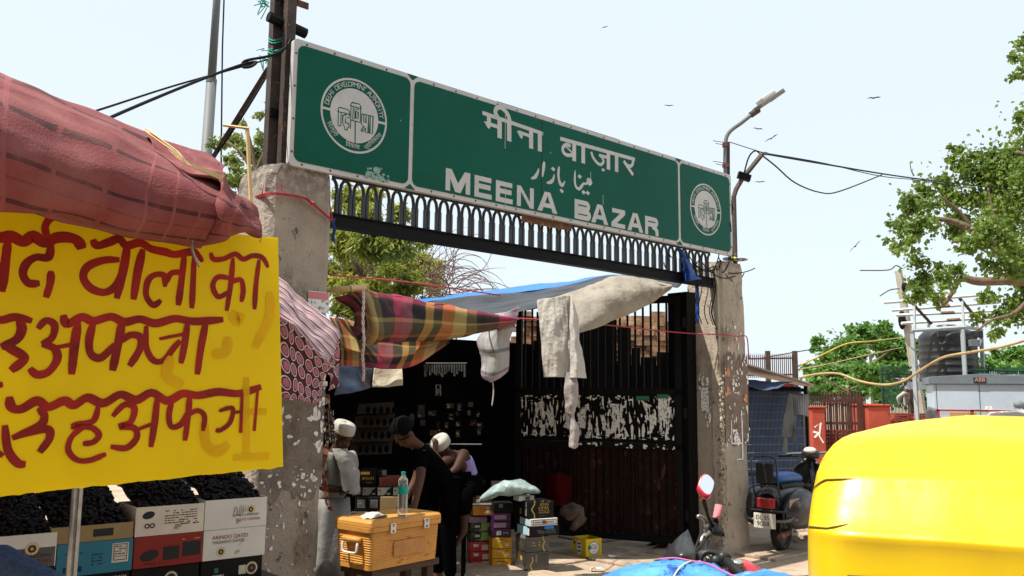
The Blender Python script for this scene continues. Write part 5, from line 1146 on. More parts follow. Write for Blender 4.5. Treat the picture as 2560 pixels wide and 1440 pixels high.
# bottle of water on the lid
loc = lambda x, y, z: ic+fxi*x+Vector((-fxi.y, fxi.x, 0))*y+UP*(z*KZ)
m_pet = mat('clear_bottle', (.85, .9, .92), rough=.06, var=.02, transmission=.92, spec=.5); m_water = mat('bottle_water', (.9, .95, .96), rough=.02, var=0, transmission=1.0)
m_capg = mat('green_bottle_label', (.0, .30, .22), rough=.4, var=.1)
bt = P(1006, 1288, 5.98); bt.z = iz+.4055*KZ
bo_ = thing('water_bottle', 'clear plastic water bottle with green cap and label on the orange cooler', 'bottle', bt, 0, None, True)
pr_ = [(.028, 0), (.034, .006)]
for i in range(11): pr_ += [(.0345, .012+i*.0125), (.0325, .018+i*.0125)]
pr_ += [(.035, .155), (.035, .205), (.034, .215), (.031, .225), (.034, .235), (.033, .245), (.026, .262), (.016, .275), (.0125, .282), (.0125, .287)]
mb = MB(); mb.lathe(pr_, seg=24); mb.build('bottle', m_pet, bo_, smooth=True)
mb = MB(); mb.lathe([(.0356, .152), (.0358, .154), (.0358, .203), (.0356, .205)], seg=24); mb.f = mb.f[:-2]; mb.build('label', m_capg, bo_, smooth=True)
MB().lathe([(.0145, .283), (.015, .285), (.015, .301), (.013, .303)], seg=18).build('cap', m_capg, bo_)
mb = MB(); r2 = random.Random(3)
hang('cloth_wad', m_towel, [[loc(.05, .17, .408), loc(.12, .16, .43), loc(.22, .17, .409)], [loc(.04, .12, .409), loc(.12, .11, .44), loc(.23, .12, .412)], [loc(.06, .07, .408), loc(.13, .06, .42), loc(.21, .07, .408)]], 20, 14, .02, 18, 4, 'crumpled white rag and spectacles cloth lying on the orange cooler lid', 'rag')
bpy.data.objects['cloth_wad']['label'] = 'crumpled white rag lying on the orange cooler lid'
# ---- stack of cartons in the sun
gs = 'cartons stacked on the ground in the gateway'
Fx = Vector((1, .22, 0)).normalized()
m_redp = mat('red_glossy_carton', (.48, .02, .03), rough=.25, var=.12, scale=5); m_yelc = mat('orange_yellow_carton', (.66, .33, .015), rough=.45, var=.08, scale=5)
m_purp = mat('dark_purple_carton', (.045, .008, .05), rough=.4, var=.2); m_mauv = mat('mauve_carton', (.32, .19, .30), rough=.5, var=.1, scale=20)
m_grbl = mat('green_black_carton', (.008, .012, .008), rough=.4, col2=(.10, .22, .03), thr=.56, scale=14); m_orng = mat('orange_carton', (.55, .22, .02), rough=.5, var=.1)
m_lblue = mat('pale_blue_carton', (.36, .58, .68), rough=.5, var=.1); m_wrap = mat('wrapped_black_carton', (.035, .035, .033), rough=.22, var=.7, scale=7, spec=.7, bump=.5, bscale=12)
def sb(x0, y0, x1, y1, Y, m, label, d=.2, fx=Fx):
    T = lambda x, y: P(1140+x/5.538, 1180+y/5.538, Y)
    p, q, r = T(x0, y1), T(x1, y1), T(x0, y0); return carton((q.x-p.x)/fx.x*.985, d, r.z-p.z-.002, p, fx, m, label, group=gs)
def base(x, y): return PZ(1140+x/5.538, 1180+y/5.538).y
YA, YB, YC = 8.62, 8.5, 8.42
# left column
for i, (a, b) in enumerate(((1236, 1332), (1108, 1232), (972, 1104))):
    t = sb(192+(2-i)*4, a, 486+(0 if i else 6), b, YA, m_redp, ['red carton at the foot of the left hand column', 'red carton, middle of the three red ones', 'red carton at the top of the three red ones'][i]); fprint(t, m_wprint, [(.035, .085, .045, .07)] if i else [(.03, .06, .02, .05)]); fprint(t, m_cardb, [(.12, .185, .012, .062)], name='pale_panel'); scrib(t, m_inkr, .02, .1, .01, .035, 2, i)
for i, (a, b) in enumerate(((840, 968), (708, 836))):
    t = sb(190, a, 478, b, YA, m_grbl, ['green and black carton resting on the red cartons', 'green and black carton under the mauve box'][i]); fprint(t, m_wprint, [(.05, .10, .045, .066)]); fprint(t, mat('pale_green_print', (.25, .36, .1), var=.4, scale=30), [(.115, .2, .01, .09)], name='green_panel')
t = sb(185, 622, 430, 704, YA, m_mauv, 'mauve carton at the left edge of the stack under the orange one'); scrib(t, m_purp, .01, .12, .01, .045, 3, 4)
t = sb(330, 610, 520, 704, YA+.08, m_purp, 'dark purple carton behind the mauve box', .1); fprint(t, m_wprint, [(.105, .125, .02, .03)])
t = sb(234, 462, 532, 604, YA-.02, m_orng, 'orange carton near the top of the left hand column'); fprint(t, m_wprint, [(.135, .165, .06, .085), (.135, .165, .02, .05)]); scrib(t, m_inkr, .06, .12, .06, .08, 1, 4)
t = sb(215, 352, 505, 458, YA-.03, mat('dark_brown_carton', (.055, .02, .012), rough=.5), 'dark brown carton with white rim under the left end of the plastic bag'); fprint(t, m_wprint, [(.0, .2, .0, .018), (.0, .008, .018, .07), (.045, .085, .025, .055)])
# middle column
for i, (a, b) in enumerate(((1206, 1366), (1068, 1202), (912, 1064))):
    t = sb(498+i*2, a, 770+i*6, b, YB, m_yelc, ['yellow carton at the foot of the middle column', 'yellow carton, middle of the three yellow ones', 'yellow carton at the top of the three yellow ones'][i]); fprint(t, m_wprint, [(.06, .085, .06, .075), (.13, .165, .02, .05)]); scrib(t, m_inkr, .05, .12, .075, .095, 1, i); scrib(t, m_ink, .13, .165, .065, .085, 1, i+3)
t = sb(486, 790, 766, 906, YB, m_purp, 'dark purple carton with white label on the yellow cartons'); fprint(t, m_wprint, [(.055, .1, .02, .06)]); scrib(t, m_wprint, .12, .17, .03, .05, 2, 9)
t = sb(520, 690, 760, 786, YB, m_purp, 'dark purple carton with mauve panel, lower of two'); fprint(t, m_mauv, [(.005, .125, .01, .055)])
t = sb(524, 572, 764, 686, YB, m_purp, 'dark purple carton with mauve panel, upper of two'); fprint(t, m_mauv, [(.005, .125, .02, .06)])
t = sb(530, 432, 800, 568, YB, m_cardk, 'black carton with small grey label beside the black and gold one'); fprint(t, m_whitec, [(.045, .085, .05, .085)])
# right column, turned to show its left end
F2 = Vector((1, .5, 0)).normalized()
def sb2(xc, y0, x1, y1, Y, m, label, d): return sb(xc, y0, x1, y1, Y, m, label, d, F2)
t = sb2(985, 1122, 1300, 1384, 8.26, m_wrap, 'film wrapped black carton with yellow star at the foot of the right column', .24)
for s_, (x, z) in (('yellow_star', (.0, .1)),):
    mb = MB(); mb.add([(-.002, .12+.035*(1 if k % 2 else .45)*math.cos(k*.5236), .11+.035*(1 if k % 2 else .45)*math.sin(k*.5236)) for k in range(12)], [tuple(range(12))[::-1]]); mb.build('star', m_gold, t)
fprint(t, m_whitec, [(.09, .105, .08, .15)]); mb = MB(); stroke(mb, [(.06, .0), (.03, .05), (.06, .1), (.05, .13)], .012, lambda a, b: (a, -.002, b)); mb.build('gold_brace', m_gold, t)
t = sb2(980, 902, 1300, 1118, 8.26, m_wrap, 'film wrapped black carton below the flat blue and black ones', .24)
scrib(t, m_gold, .06, .14, .05, .10, 2, 4); mb = MB(); stroke(mb, [(.19, .0), (.17, .05), (.19, .09), (.17, .13), (.18, .18)], .012, lambda a, b: (a, -.002, b)); mb.build('gold_brace', m_gold, t); fprint_end(t, m_whitec, [(.03, .15, .12, .16)])
t = sb2(1020, 760, 1448, 898, 8.24, m_cardk, 'flat black carton with pale blue end in the right column', .26); fprint_end(t, m_lblue, [(.05, .255, .008, .085)]); fprint_end(t, m_wprint, [(.008, .045, .01, .075)], -.002); scrib(t, m_whitec, .08, .28, .02, .06, 4, 6); fprint(t, mat('bright_blue_print', (.02, .16, .5)), [(.16, .26, .062, .09)], name='blue_patch')
t = sb2(1030, 654, 1424, 758, 8.25, m_cardw, 'flat white carton with framed dark lettering under the black and gold one', .22); fprint(t, m_ink, [(.03, .29, .012, .016), (.03, .29, .055, .059), (.03, .034, .012, .059), (.286, .29, .012, .059)]); scrib(t, m_ink, .05, .27, .025, .045, 1, 7); fprint(t, m_brn, [(.13, .17, .02, .05)]); fprint_end(t, m_lblue, [(.02, .19, .015, .06)])
t = sb2(1012, 412, 1366, 650, 8.26, m_cardk, 'black carton lettered KING KIMIA GOLD in gold at the top of the stack', .24)
ftext(t, m_gold, 'KING', .115, .115, .04); ftext(t, m_gold, 'KIMIA', .10, .08, .043); ftext(t, m_gold, 'GOLD', .10, .045, .043); scrib(t, m_whitec, .1, .18, .02, .026, 1, 1)
mb = MB(); stroke(mb, [(.06, .0), (.055, .04), (.025, .085), (.055, .13), (.06, .17)], .012, lambda a, b: (a, -.002, b)); mb.build('gold_brace', m_gold, t); fdisc(t, m_gold, .145, .158, .009, r0=.004); fdisc(t, m_whitec, .215, .15, .007)
fprint_end(t, m_whitec, [(.05, .09, .02, .09), (.05, .09, .1, .15)]); fprint_end(t, m_gold, [(.16, .19, .03, .05), (.16, .19, .06, .08)], name='gold_end_print')
t = sb2(870, 335, 1090, 405, 8.36, m_cardw, 'small white carton with a brown picture poking out under the plastic bag', .12); fprint(t, m_brn, [(.07, .12, .01, .04)])
T_ = lambda x, y, Y: P(1140+x/5.538, 1180+y/5.538, Y)
m_bagp = mat('teal_plastic_bag', (.30, .48, .45), rough=.2, var=.45, scale=9, col2=(.62, .72, .70), spec=.7, bump=.7, bscale=14, trans=.3)
mb = MB(); nu, nv = 46, 22; a, b = T_(320, 360, 8.4), T_(1172, 255, 8.4); rows = []
for j in range(nv+1):
    v = j/nv*2*math.pi; row = []
    for i in range(nu+1):
        u = i/nu; w_ = max(.02, math.sin(math.pi*min(1, max(0, u)))**.6); c = a.lerp(b, u)+UP*(.075*math.sin(math.pi*u)-.015)
        q = c+Vector((0, math.cos(v)*.13*w_, math.sin(v)*(.075 if math.sin(v) > 0 else .06)*w_)); nn_ = noise.noise(q*9)*.022+noise.noise(q*24)*.010
        row.append(q+Vector((0, math.cos(v), math.sin(v)))*nn_*w_)
    rows.append(row)
mb.grid(rows); mb.build('plastic_bag', m_bagp, smooth=True, label='shiny teal plastic bag slumped on top of the carton stack', cat='bag')
# fruit drink carton on the ground
jb = PZ(1465, 1400); t = carton(.20, .24, .205, jb, Vector((.86, .5, 0)), mat('yellow_orange_carton', (.72, .40, .01), rough=.4, var=.5, scale=2.2, col2=(.78, .62, .015)), 'open yellow drink carton with white round label on the ground by the gate leaf', open_=1)
mb = MB(); fdisc(t, m_wprint, .10, .11, .062, name='white_disc'); fdisc(t, m_ink, .10, .11, .068, -.0008, name='disc_rim'); ftext(t, m_ink, 'King', .07, .13, .035, center=False); ftext(t, m_ink, 'Delight', .062, .105, .028); fdisc(t, m_greenp, .045, .12, .024, -.0024, name='leaf_mark'); fprint(t, m_ink, [(.0, .2, 0, .03)], name='dark_foot')
mb = MB(); mb.add([(-.0022, .12+.05*math.cos(k*.314), .11+.075*math.sin(k*.314)) for k in range(20)], [tuple(range(20))[::-1]]); mb.build('end_disc', m_wprint, t)
fprint_end(t, m_ink, [(.09, .15, .14, .155), (.09, .15, .105, .12), (.09, .15, .065, .08)], -.003); fprint_end(t, m_brn, [(.19, .23, .13, .16)], name='brown_mark')
MB().box(.015, .185, .02, .22, .13, .15).build('contents', m_brn, t)
for i, (x, y, lb) in enumerate(((1125, 1420, 'white scrap of paper on the sunlit ground beside the cooler'), (1535, 1398, 'small white scrap on the shaded ground by the drink carton'), (1490, 1428, 'pale flat scrap on the ground in front of the drink carton'))):
    p = PZ(x, y); r2 = random.Random(i); b = MB(); q = .08 if i == 0 else .06
    cloth(b, [[p+Vector((q*(u-.9), q*.5*(v-1), .012+.025*r2.random()+(.02 if i == 0 else 0))) for u in range(3)] for v in range(3)], 6, 6, .02, 30, i)
    b.build('litter', m_paper, smooth=False, solid=.001, label=lb, cat='litter')

# ---------------------------------------------------------------- people
m_skin = mat('brown_skin', (.05, .022, .013), rough=.6, spec=.2, var=.12, scale=9); m_skin2 = mat('lighter_brown_skin', (.075, .032, .018), rough=.6, spec=.2, var=.12, scale=9)
m_hair = mat('black_hair', (.003, .0027, .0026), rough=.8, spec=.08); m_eye = mat('eye_dark', (.02, .015, .012), rough=.3)
m_cap = mat('white_skullcap', (.38, .355, .315), rough=.95, bump=.4, bscale=60, var=.1); m_kurta = mat('offwhite_kurta', (.25, .235, .21), rough=.95, var=.14, scale=6, bump=.4, bscale=20)
m_tee = mat('black_tshirt', (.003, .003, .0035), rough=1, spec=0); m_vest = mat('lavender_vest', (.22, .20, .45), rough=.95, var=.15, bump=.3, bscale=30); m_lungi = mat('black_lungi', (.0025, .0025, .003), rough=1, spec=0)
def skin(name, verts, edges, m, parent, root=0, sub=2, label=None):
    """one continuous surface grown round a skeleton; verts = (point, radius or (rx, ry))"""
    me = bpy.data.meshes.new(name); me.from_pydata([tuple(v[0]) for v in verts], edges, []); me.materials.append(m)
    o = bpy.data.objects.new(name, me); COL.objects.link(o)
    if parent:
        o.parent = parent; o.location = -Vector(parent.location)
    md = o.modifiers.new('skin', 'SKIN'); md.use_smooth_shade = True; md.branch_smoothing = .4
    for i, v in enumerate(verts):
        r = v[1]; me.skin_vertices[0].data[i].radius = r if isinstance(r, tuple) else (r, r); me.skin_vertices[0].data[i].use_root = (i == root)
    s_ = o.modifiers.new('smooth', 'SUBSURF'); s_.levels = sub; s_.render_levels = sub
    return tag(o, label)
def person(label, J, ms, k=1.0, face=Vector((0, -1, 0)), name='person', toes=True):
    """J maps joint names to points; k scales radii"""
    t = thing(name, label, 'person', (J['pelvis'].x, J['pelvis'].y, min(J['anL'].z, J['anR'].z)-.07))
    V = []; E = []; ix = {}
    def v(n, p, r): ix[n] = len(V); V.append((p, tuple(q*k for q in r) if isinstance(r, tuple) else r*k)); return ix[n]
    def e(a, b): E.append((ix[a], ix[b]))
    pv, ch, nk, hd = J['pelvis'], J['chest'], J['neck'], J['head']
    v('pelvis', pv, (.135, .10)); v('waist', pv.lerp(ch, .45), (.12, .09)); e('pelvis', 'waist'); v('chest', ch, (.145, .105)); e('waist', 'chest'); v('neck', nk, .052); e('chest', 'neck')
    up = (hd-nk).normalized(); f = (face-up*face.dot(up)).normalized(); sd = f.cross(up)
    v('jaw', nk.lerp(hd, .5)+f*.03*k, .076); e('neck', 'jaw'); v('head', hd, (.094, .104)); e('jaw', 'head'); v('crown', hd+up*.075*k-f*.01*k, .074); e('head', 'crown')
    v('chin', nk.lerp(hd, .38)+f*.09*k, .036); e('jaw', 'chin'); v('nose', hd+f*.112*k-up*.014*k, .017); e('head', 'nose')
    for s_ in 'LR':
        sg_ = 1 if s_ == 'L' else -1
        v('sh'+s_, J['sh'+s_], .058); e('chest', 'sh'+s_); v('el'+s_, J['el'+s_], .042); e('sh'+s_, 'el'+s_); v('wr'+s_, J['wr'+s_], .029); e('el'+s_, 'wr'+s_)
        d = (J['wr'+s_]-J['el'+s_]).normalized(); d = J.get('hd'+s_, d); o = d.orthogonal().normalized() if abs(d.z) > .95 else d.cross(UP).normalized(); pn = d.cross(o)
        v('pa'+s_, J['wr'+s_]+d*.06*k, (.036, .02)); e('wr'+s_, 'pa'+s_)
        for q in range(4):
            b = J['wr'+s_]+d*.095*k+o*(.028-.019*q)*k; c = b+d*(.034, .042, .038, .028)[q]*k+pn*.012*k; g = c+d*.02*k+pn*.022*k
            v('f%d%s' % (q, s_), b, .0095); e('pa'+s_, 'f%d%s' % (q, s_)); v('g%d%s' % (q, s_), c, .0085); e('f%d%s' % (q, s_), 'g%d%s' % (q, s_)); v('h%d%s' % (q, s_), g, .007); e('g%d%s' % (q, s_), 'h%d%s' % (q, s_))
        v('th'+s_, J['wr'+s_]+d*.055*k+o*.042*k+pn*.012*k, .011); e('pa'+s_, 'th'+s_); v('ti'+s_, J['wr'+s_]+d*.085*k+o*.055*k+pn*.024*k, .008); e('th'+s_, 'ti'+s_)
        v('hp'+s_, J['hp'+s_], .09); e('pelvis', 'hp'+s_); v('kn'+s_, J['kn'+s_], .06); e('hp'+s_, 'kn'+s_); v('an'+s_, J['an'+s_], .038); e('kn'+s_, 'an'+s_)
        tf = J.get('tf'+s_, f.copy()); tf = (tf-UP*tf.z*.5).normalized() if abs(tf.z) < .9 else tf
        v('he'+s_, J['an'+s_]-UP*.045*k-tf*.03*k, .03); e('an'+s_, 'he'+s_); v('ba'+s_, J['an'+s_]+tf*.11*k-UP*.05*k, (.038, .024)); e('an'+s_, 'ba'+s_); v('to'+s_, J['an'+s_]+tf*.18*k-UP*.06*k, (.034, .014)); e('ba'+s_, 'to'+s_)
    b = skin('body', V, E, ms['skin'], t)
    fm = MB()
    for s_ in (-1, 1): fm.ell(hd+f*.086*k+sd*.034*s_*k+up*.008*k, (.014*k, .012*k, .009*k), 8, 6)
    fm.build('eyes', m_eye, t, smooth=True)
    fm = MB(); fm.ell(nk.lerp(hd, .58)+f*.102*k, (.022*k, .008*k, .006*k), 8, 5, Matrix((sd, f, up)).transposed()); fm.build('mouth', mat('lips', (.10, .035, .028), rough=.5), t, smooth=True)
    fm = MB()
    for s_ in (-1, 1): fm.ell(hd+sd*.092*s_*k-f*.005*k-up*.01*k, (.012*k, .02*k, .032*k), 8, 6, Matrix((sd, f, up)).transposed())
    fm.build('ears', ms['skin'], t, smooth=True)
    return t, dict(up=up, f=f, sd=sd)
def capm(t, hd, up, f, k, m, name='skullcap', h=.085, tilt=0):
    mb = MB(); sd = f.cross(up); rows = []
    for j, (r, z) in enumerate(((.101, .03), (.103, .045), (.102, .075), (.098, .1), (.088, .116), (.05, .124), (.004, .126))):
        rows.append([hd+up*z*k+(f*math.cos(a)*1.08+sd*math.sin(a)*.95)*r*k-f*.008*k for a in [6.2832*q/24 for q in range(24)]])
    mb.grid(rows, close=True); mb.build(name, m, t, smooth=True, solid=.004)
def hairm(t, hd, up, f, k, m):
    mb = MB(); sd = f.cross(up); rows = []
    for j in range(9):
        a = 1.75*(1-j/8)
        rows.append([hd+up*.03*k-f*.012*k+(up*math.cos(a)+(f*math.cos(b)*1.05*(.62 if math.cos(b) > .2 and a > 1.1 else 1)+sd*math.sin(b)*.93)*math.sin(a))*.108*k*(1+.05*noise.noise(Vector((b*3, a*4, 1)))) for b in [6.2832*q/24 for q in range(24)]])
    mb.grid(rows, close=True); mb.build('hair', m, t, smooth=True)
def shirt(t, J, k, m, name='shirt', sleeve=.5, low=0.0, arms='LR', grow=1.0):
    V = []; E = []
    pv, ch, nk = J['pelvis'], J['chest'], J['neck']
    V += [(pv-(ch-pv).normalized()*low, (.152*k*grow, .118*k*grow)), (pv.lerp(ch, .45), (.142*k*grow, .112*k*grow)), (ch, (.165*k*grow, .125*k*grow)), (ch.lerp(nk, .75), .07*k)]; E += [(0, 1), (1, 2), (2, 3)]
    for s_ in arms:
        n = len(V); V.append((J['sh'+s_], .075*k)); E.append((2, n)); e_ = J['sh'+s_].lerp(J['el'+s_], min(1, sleeve*2) if sleeve > .5 else sleeve*1.6); V.append((e_, .062*k)); E.append((n, n+1))
        if sleeve > .7: V.append((J['el'+s_].lerp(J['wr'+s_], .85), .042*k)); E.append((n+1, n+2))
    return skin(name, V, E, m, t)
def trousers(t, J, k, m, name='trousers', to=.95, g=1.0):
    V = [(J['pelvis'], (.15*k, .115*k))]; E = []
    for s_ in 'LR':
        n = len(V); V += [(J['hp'+s_], .105*k*g), (J['kn'+s_], .078*k*g), (J['kn'+s_].lerp(J['an'+s_], to), .058*k*g)]; E += [(0, n), (n, n+1), (n+1, n+2)]
    return skin(name, V, E, m, t)
def stand(base, h, face, lean=0.0):
    """joints of a standing figure of height h at base, facing face"""
    f = Vector(face).normalized(); s = UP.cross(f); k = h/1.72; J = {}
    A = lambda x, y, z: base+(s*x+f*(y+lean*max(0, z-.9)))*k+UP*z*k
    J['pelvis'] = A(0, 0, .95); J['chest'] = A(0, 0, 1.30); J['neck'] = A(0, .01, 1.47); J['head'] = A(0, .03, 1.605)
    for c, q in (('L', 1), ('R', -1)):
        J['sh'+c] = A(.185*q, 0, 1.40); J['el'+c] = A(.23*q, -.02, 1.12); J['wr'+c] = A(.22*q, .08, .88); J['hp'+c] = A(.09*q, 0, .90); J['kn'+c] = A(.1*q, .02, .49); J['an'+c] = A(.1*q, -.02, .085)
    return J, k
# old man in white standing at the stall
b_ = P(826, 1250, 6.75); b_.z = 0
J, k = stand(b_, 1.46, (.75, -.55, 0), .12); f = Vector((.75, -.55, 0)).normalized(); s = UP.cross(f)
J['head'] = J['neck']+UP*.115*k+f*.05*k
for c, q in (('L', 1), ('R', -1)): J['el'+c] = J['chest']+s*.2*q*k-UP*.17*k+f*.03; J['wr'+c] = J['chest']+s*.03*q*k-UP*.20*k+f*.20*k; J['hd'+c] = (s*-q+f*.2).normalized()
t, d = person('man in white skullcap and white kurta standing with folded hands by the left pillar', J, dict(skin=m_skin), k, (f-UP*.35))
capm(t, J['head'], d['up'], d['f'], k, m_cap)
shirt(t, J, k, m_kurta, 'kurta', .35, .05, grow=1.02)
mb = MB(); rows = []
for z, a, b in ((1.02, .155, .12), (.9, .17, .13), (.7, .185, .145), (.5, .20, .16), (.34, .21, .165)): rows.append([b_+UP*z*k+f*.03+(s*math.cos(q)*a+f*math.sin(q)*b)*k*(1+.06*math.sin(q*7+z*3)) for q in [6.2832*i/40 for i in range(40)]])
mb.grid(rows, close=True); mb.build('kurta_skirt', mat('checked_white_kurta', (.20, .196, .185), rough=.95, var=.2, scale=9, bump=.3, bscale=22), t, smooth=True, solid=.004)
hang('shoulder_towel', m_kurta, [[J['neck']+s*.10-f*.02, J['neck']+f*.09, J['neck']-s*.09+f*.03], [J['chest']+s*.10+f*.13, J['chest']+f*.17, J['chest']-s*.09+f*.14], [J['chest']-UP*.17+s*.08+f*.20, J['chest']-UP*.2+f*.23, J['chest']-UP*.16-s*.1+f*.2]], 14, 22, .02, 10, 3, None, None, parent=t)
bpy.data.objects['shoulder_towel'].location = -Vector(t.location)
# stooping man in a black t-shirt behind the cooler
H = P(1010, 1080, 7.15); SH = P(1055, 1125, 7.2); WR = P(1035, 1268, 6.85); EL = P(1052, 1190, 7.0)
b_ = P(1110, 1300, 7.6); b_.z = 0
J, k = stand(b_, 1.68, (-.8, -.6, 0), .0)
J.update(pelvis=P(1112, 1215, 7.6), chest=P(1070, 1150, 7.35), neck=P(1035, 1105, 7.22), head=H, shL=P(1052, 1138, 7.15), elL=EL, wrL=WR, shR=P(1062, 1128, 7.55), elR=P(1040, 1200, 7.5), wrR=P(1010, 1250, 7.4))
J['hdL'] = Vector((-.25, -.2, -.9)).normalized()
t, d = person('man in black t-shirt stooping forward with one bare arm behind the orange cooler', J, dict(skin=m_skin2), k, Vector((-.8, -.5, -.4)))
hairm(t, J['head'], d['up'], d['f'], k, m_hair); shirt(t, J, k, m_tee, 't_shirt', .5, .05, grow=1.06); trousers(t, J, k, m_lungi)
mb = MB(); scraps(mb, lambda a, b, o: P(1000+a, 1140+b, 7.0+o), 5, -6, 6, 0, 26, 2, 5, 5, 2)
# man in lavender vest resting his head on his hand, sitting
J = dict(pelvis=P(1168, 1200, 8.0), chest=P(1150, 1150, 7.9), neck=P(1126, 1136, 7.8), head=P(1105, 1120, 7.72), shL=P(1112, 1150, 7.62), elL=P(1084, 1185, 7.55), wrL=P(1086, 1135, 7.58), shR=P(1160, 1132, 7.75), elR=P(1140, 1172, 7.6), wrR=P(1118, 1190, 7.55))
J['hpL'] = P(1150, 1212, 7.9); J['hpR'] = P(1180, 1212, 8.0); J['knL'] = P(1105, 1215, 7.55); J['knR'] = P(1160, 1230, 7.55); J['anL'] = P(1110, 1270, 7.6); J['anR'] = P(1160, 1330, 7.6); J['tfL'] = Vector((-.5, -.5, -.75)); J['hdL'] = Vector((.1, .1, .95)).normalized()
t, d = person('seated man in white cap and lavender vest resting his head on his hand', J, dict(skin=m_skin), .88, Vector((-.75, -.55, -.5)))
capm(t, J['head'], (d['up']*.9-d['f']*.35).normalized(), (d['f']+d['up']*.35).normalized(), .86, m_cap)
shirt(t, J, .93, m_vest, 'vest', .05, .02, arms=''); trousers(t, J, .95, m_lungi, 'lungi', .6, 1.25)
st_ = thing('stool', 'dark stool under the seated man in the stall', 'stool', (*P(1168, 1210, 8.0).xy, 0)); c = J['pelvis']
MB().box(c.x-.18, c.x+.02, c.y-.1, c.y+.2, c.z-.16, c.z-.115).build('seat', m_lungi, st_)
for a in (-.16, -.04):
    for b in (-.08, .15): MB().box(c.x+a, c.x+a+.03, c.y+b, c.y+b+.03, 0, c.z-.16).build('leg', m_lungi, st_)
# someone standing behind the gate leaf, one bare foot showing beneath it
b_ = P(1652, 1385, 9.75); b_.z = 0
J, k = stand(b_, 1.55, (-1, -.25, 0)); t, d = person('person hidden behind the gate leaf, one bare foot lit below its bottom rail', J, dict(skin=m_skin2), k, Vector((-1, -.25, 0)))
hairm(t, J['head'], d['up'], d['f'], k, m_hair); shirt(t, J, k, m_tee, 'dark_shirt', .4, .05); trousers(t, J, k, m_lungi, 'lungi', .75, 1.1)
# vendor at the left edge, only a denim sleeve in view
m_navy = mat('navy_cotton', (.006, .008, .016), rough=.95, spec=.1); m_denim = mat('blue_denim', (.045, .07, .13), rough=.95, var=.3, scale=60, bump=.3, bscale=120, spec=.1)
b_ = P(-330, 1300, 3.1); b_.z = 0
J, k = stand(b_, 1.68, (.55, .85, 0), .25)
J['shR'] = P(-130, 1335, 3.05); J['elR'] = P(50, 1432, 3.0); J['wrR'] = P(165, 1482, 3.0); J['shL'] = P(-330, 1260, 3.35); J['chest'] = P(-230, 1290, 3.2); J['neck'] = P(-190, 1180, 3.2); J['head'] = P(-160, 1090, 3.22); J['elL'] = P(-300, 1480, 3.5); J['wrL'] = P(-180, 1560, 3.6); J['pelvis'] = P(-300, 1560, 3.1)
t, d = person('person at the left edge in navy top with a faded denim sleeve reaching down', J, dict(skin=m_skin), k, Vector((.6, .6, -.2)))
hairm(t, J['head'], d['up'], d['f'], k, m_hair); shirt(t, J, k, m_navy, 'navy_top', .3, .05); trousers(t, J, k, m_denim)
skin('denim_sleeve', [(J['shR'].lerp(J['elR'], .55), .064), (J['elR'], .060), (J['elR'].lerp(J['wrR'], .9), .05)], [(0, 1), (1, 2)], m_denim, t)
# ================================================================ motorcycle, blue bundle, rickshaw, scooter
m_rubber = mat('black_rubber', (.012, .012, .012), rough=.7, spec=.3, var=.3); m_chrome = mat('chrome_steel', (.6, .6, .6), rough=.22, metal=.95, var=.15)
m_redb = mat('red_bike_paint', (.42, .015, .03), rough=.22, var=.06, spec=.5, coat=.4); m_blkp = mat('black_plastic', (.02, .021, .023), rough=.45, var=.3, scale=20)
m_mirror = mat('mirror_glass', (.95, .97, 1.0), rough=.03, metal=1.0, var=.01); m_pinkg = mat('faded_pink_grip', (.42, .15, .17), rough=.7, var=.2, scale=30)
m_smoke = mat('smoked_screen', (.03, .03, .032), rough=.35, var=.4, scale=16, transmission=.25, spec=.5)
mo = thing('motorcycle', 'red motorcycle with black handlebars and round red mirror parked before the right pillar', 'motorcycle', (1.15, 4.3, 0))
B = lambda x, y, Y: P(x, y, Y)
mb = MB(); hb = spline([B(1797, 1290, 4.56), B(1783, 1318, 4.52), B(1772, 1350, 4.45), B(1762, 1385, 4.36), B(1764, 1412, 4.27), B(1790, 1420, 4.16), B(1822, 1412, 4.06), B(1850, 1432, 3.97)], 50); mb.tube(hb, .0125, 10); mb.build('handlebar', m_blkp, mo, smooth=True)
MB().tube([B(1786, 1312, 4.53), B(1791, 1295, 4.55), B(1797, 1264, 4.58), B(1797, 1262, 4.58)], [.0185, .02, .021, .018], 14).build('grip', m_pinkg, mo, smooth=True, label='sun faded pink grip')
MB().tube([B(1788, 1300, 4.545), B(1785, 1310, 4.53)], .022, 12).build('grip_flange', m_navy, mo, smooth=True)
MB().tube([B(1812, 1398, 4.09), B(1848, 1430, 3.98), B(1880, 1458, 3.9)], [.02, .0205, .02], 14).build('grip', m_rubber, mo, smooth=True)
mb = MB(); mb.tube([B(1788, 1315, 4.52), B(1780, 1335, 4.5)], .028, 10); mb.ell(B(1793, 1330, 4.5), (.03, .03, .025), 10, 8); mb.tube([B(1800, 1322, 4.5), B(1806, 1340, 4.5)], .015, 8); mb.build('switch_housing', m_blkp, mo, smooth=True)
mb = MB(); mb.tube([B(1800, 1388, 4.12), B(1815, 1400, 4.08)], .03, 12); mb.ell(B(1790, 1402, 4.1), (.03, .03, .03), 10, 8); mb.tube(spline([B(1775, 1420, 4.12), B(1752, 1405, 4.1), B(1758, 1385, 4.1), B(1775, 1380, 4.1), B(1795, 1388, 4.1)], 20), .012, 8); mb.build('switch_housing', m_blkp, mo, smooth=True)
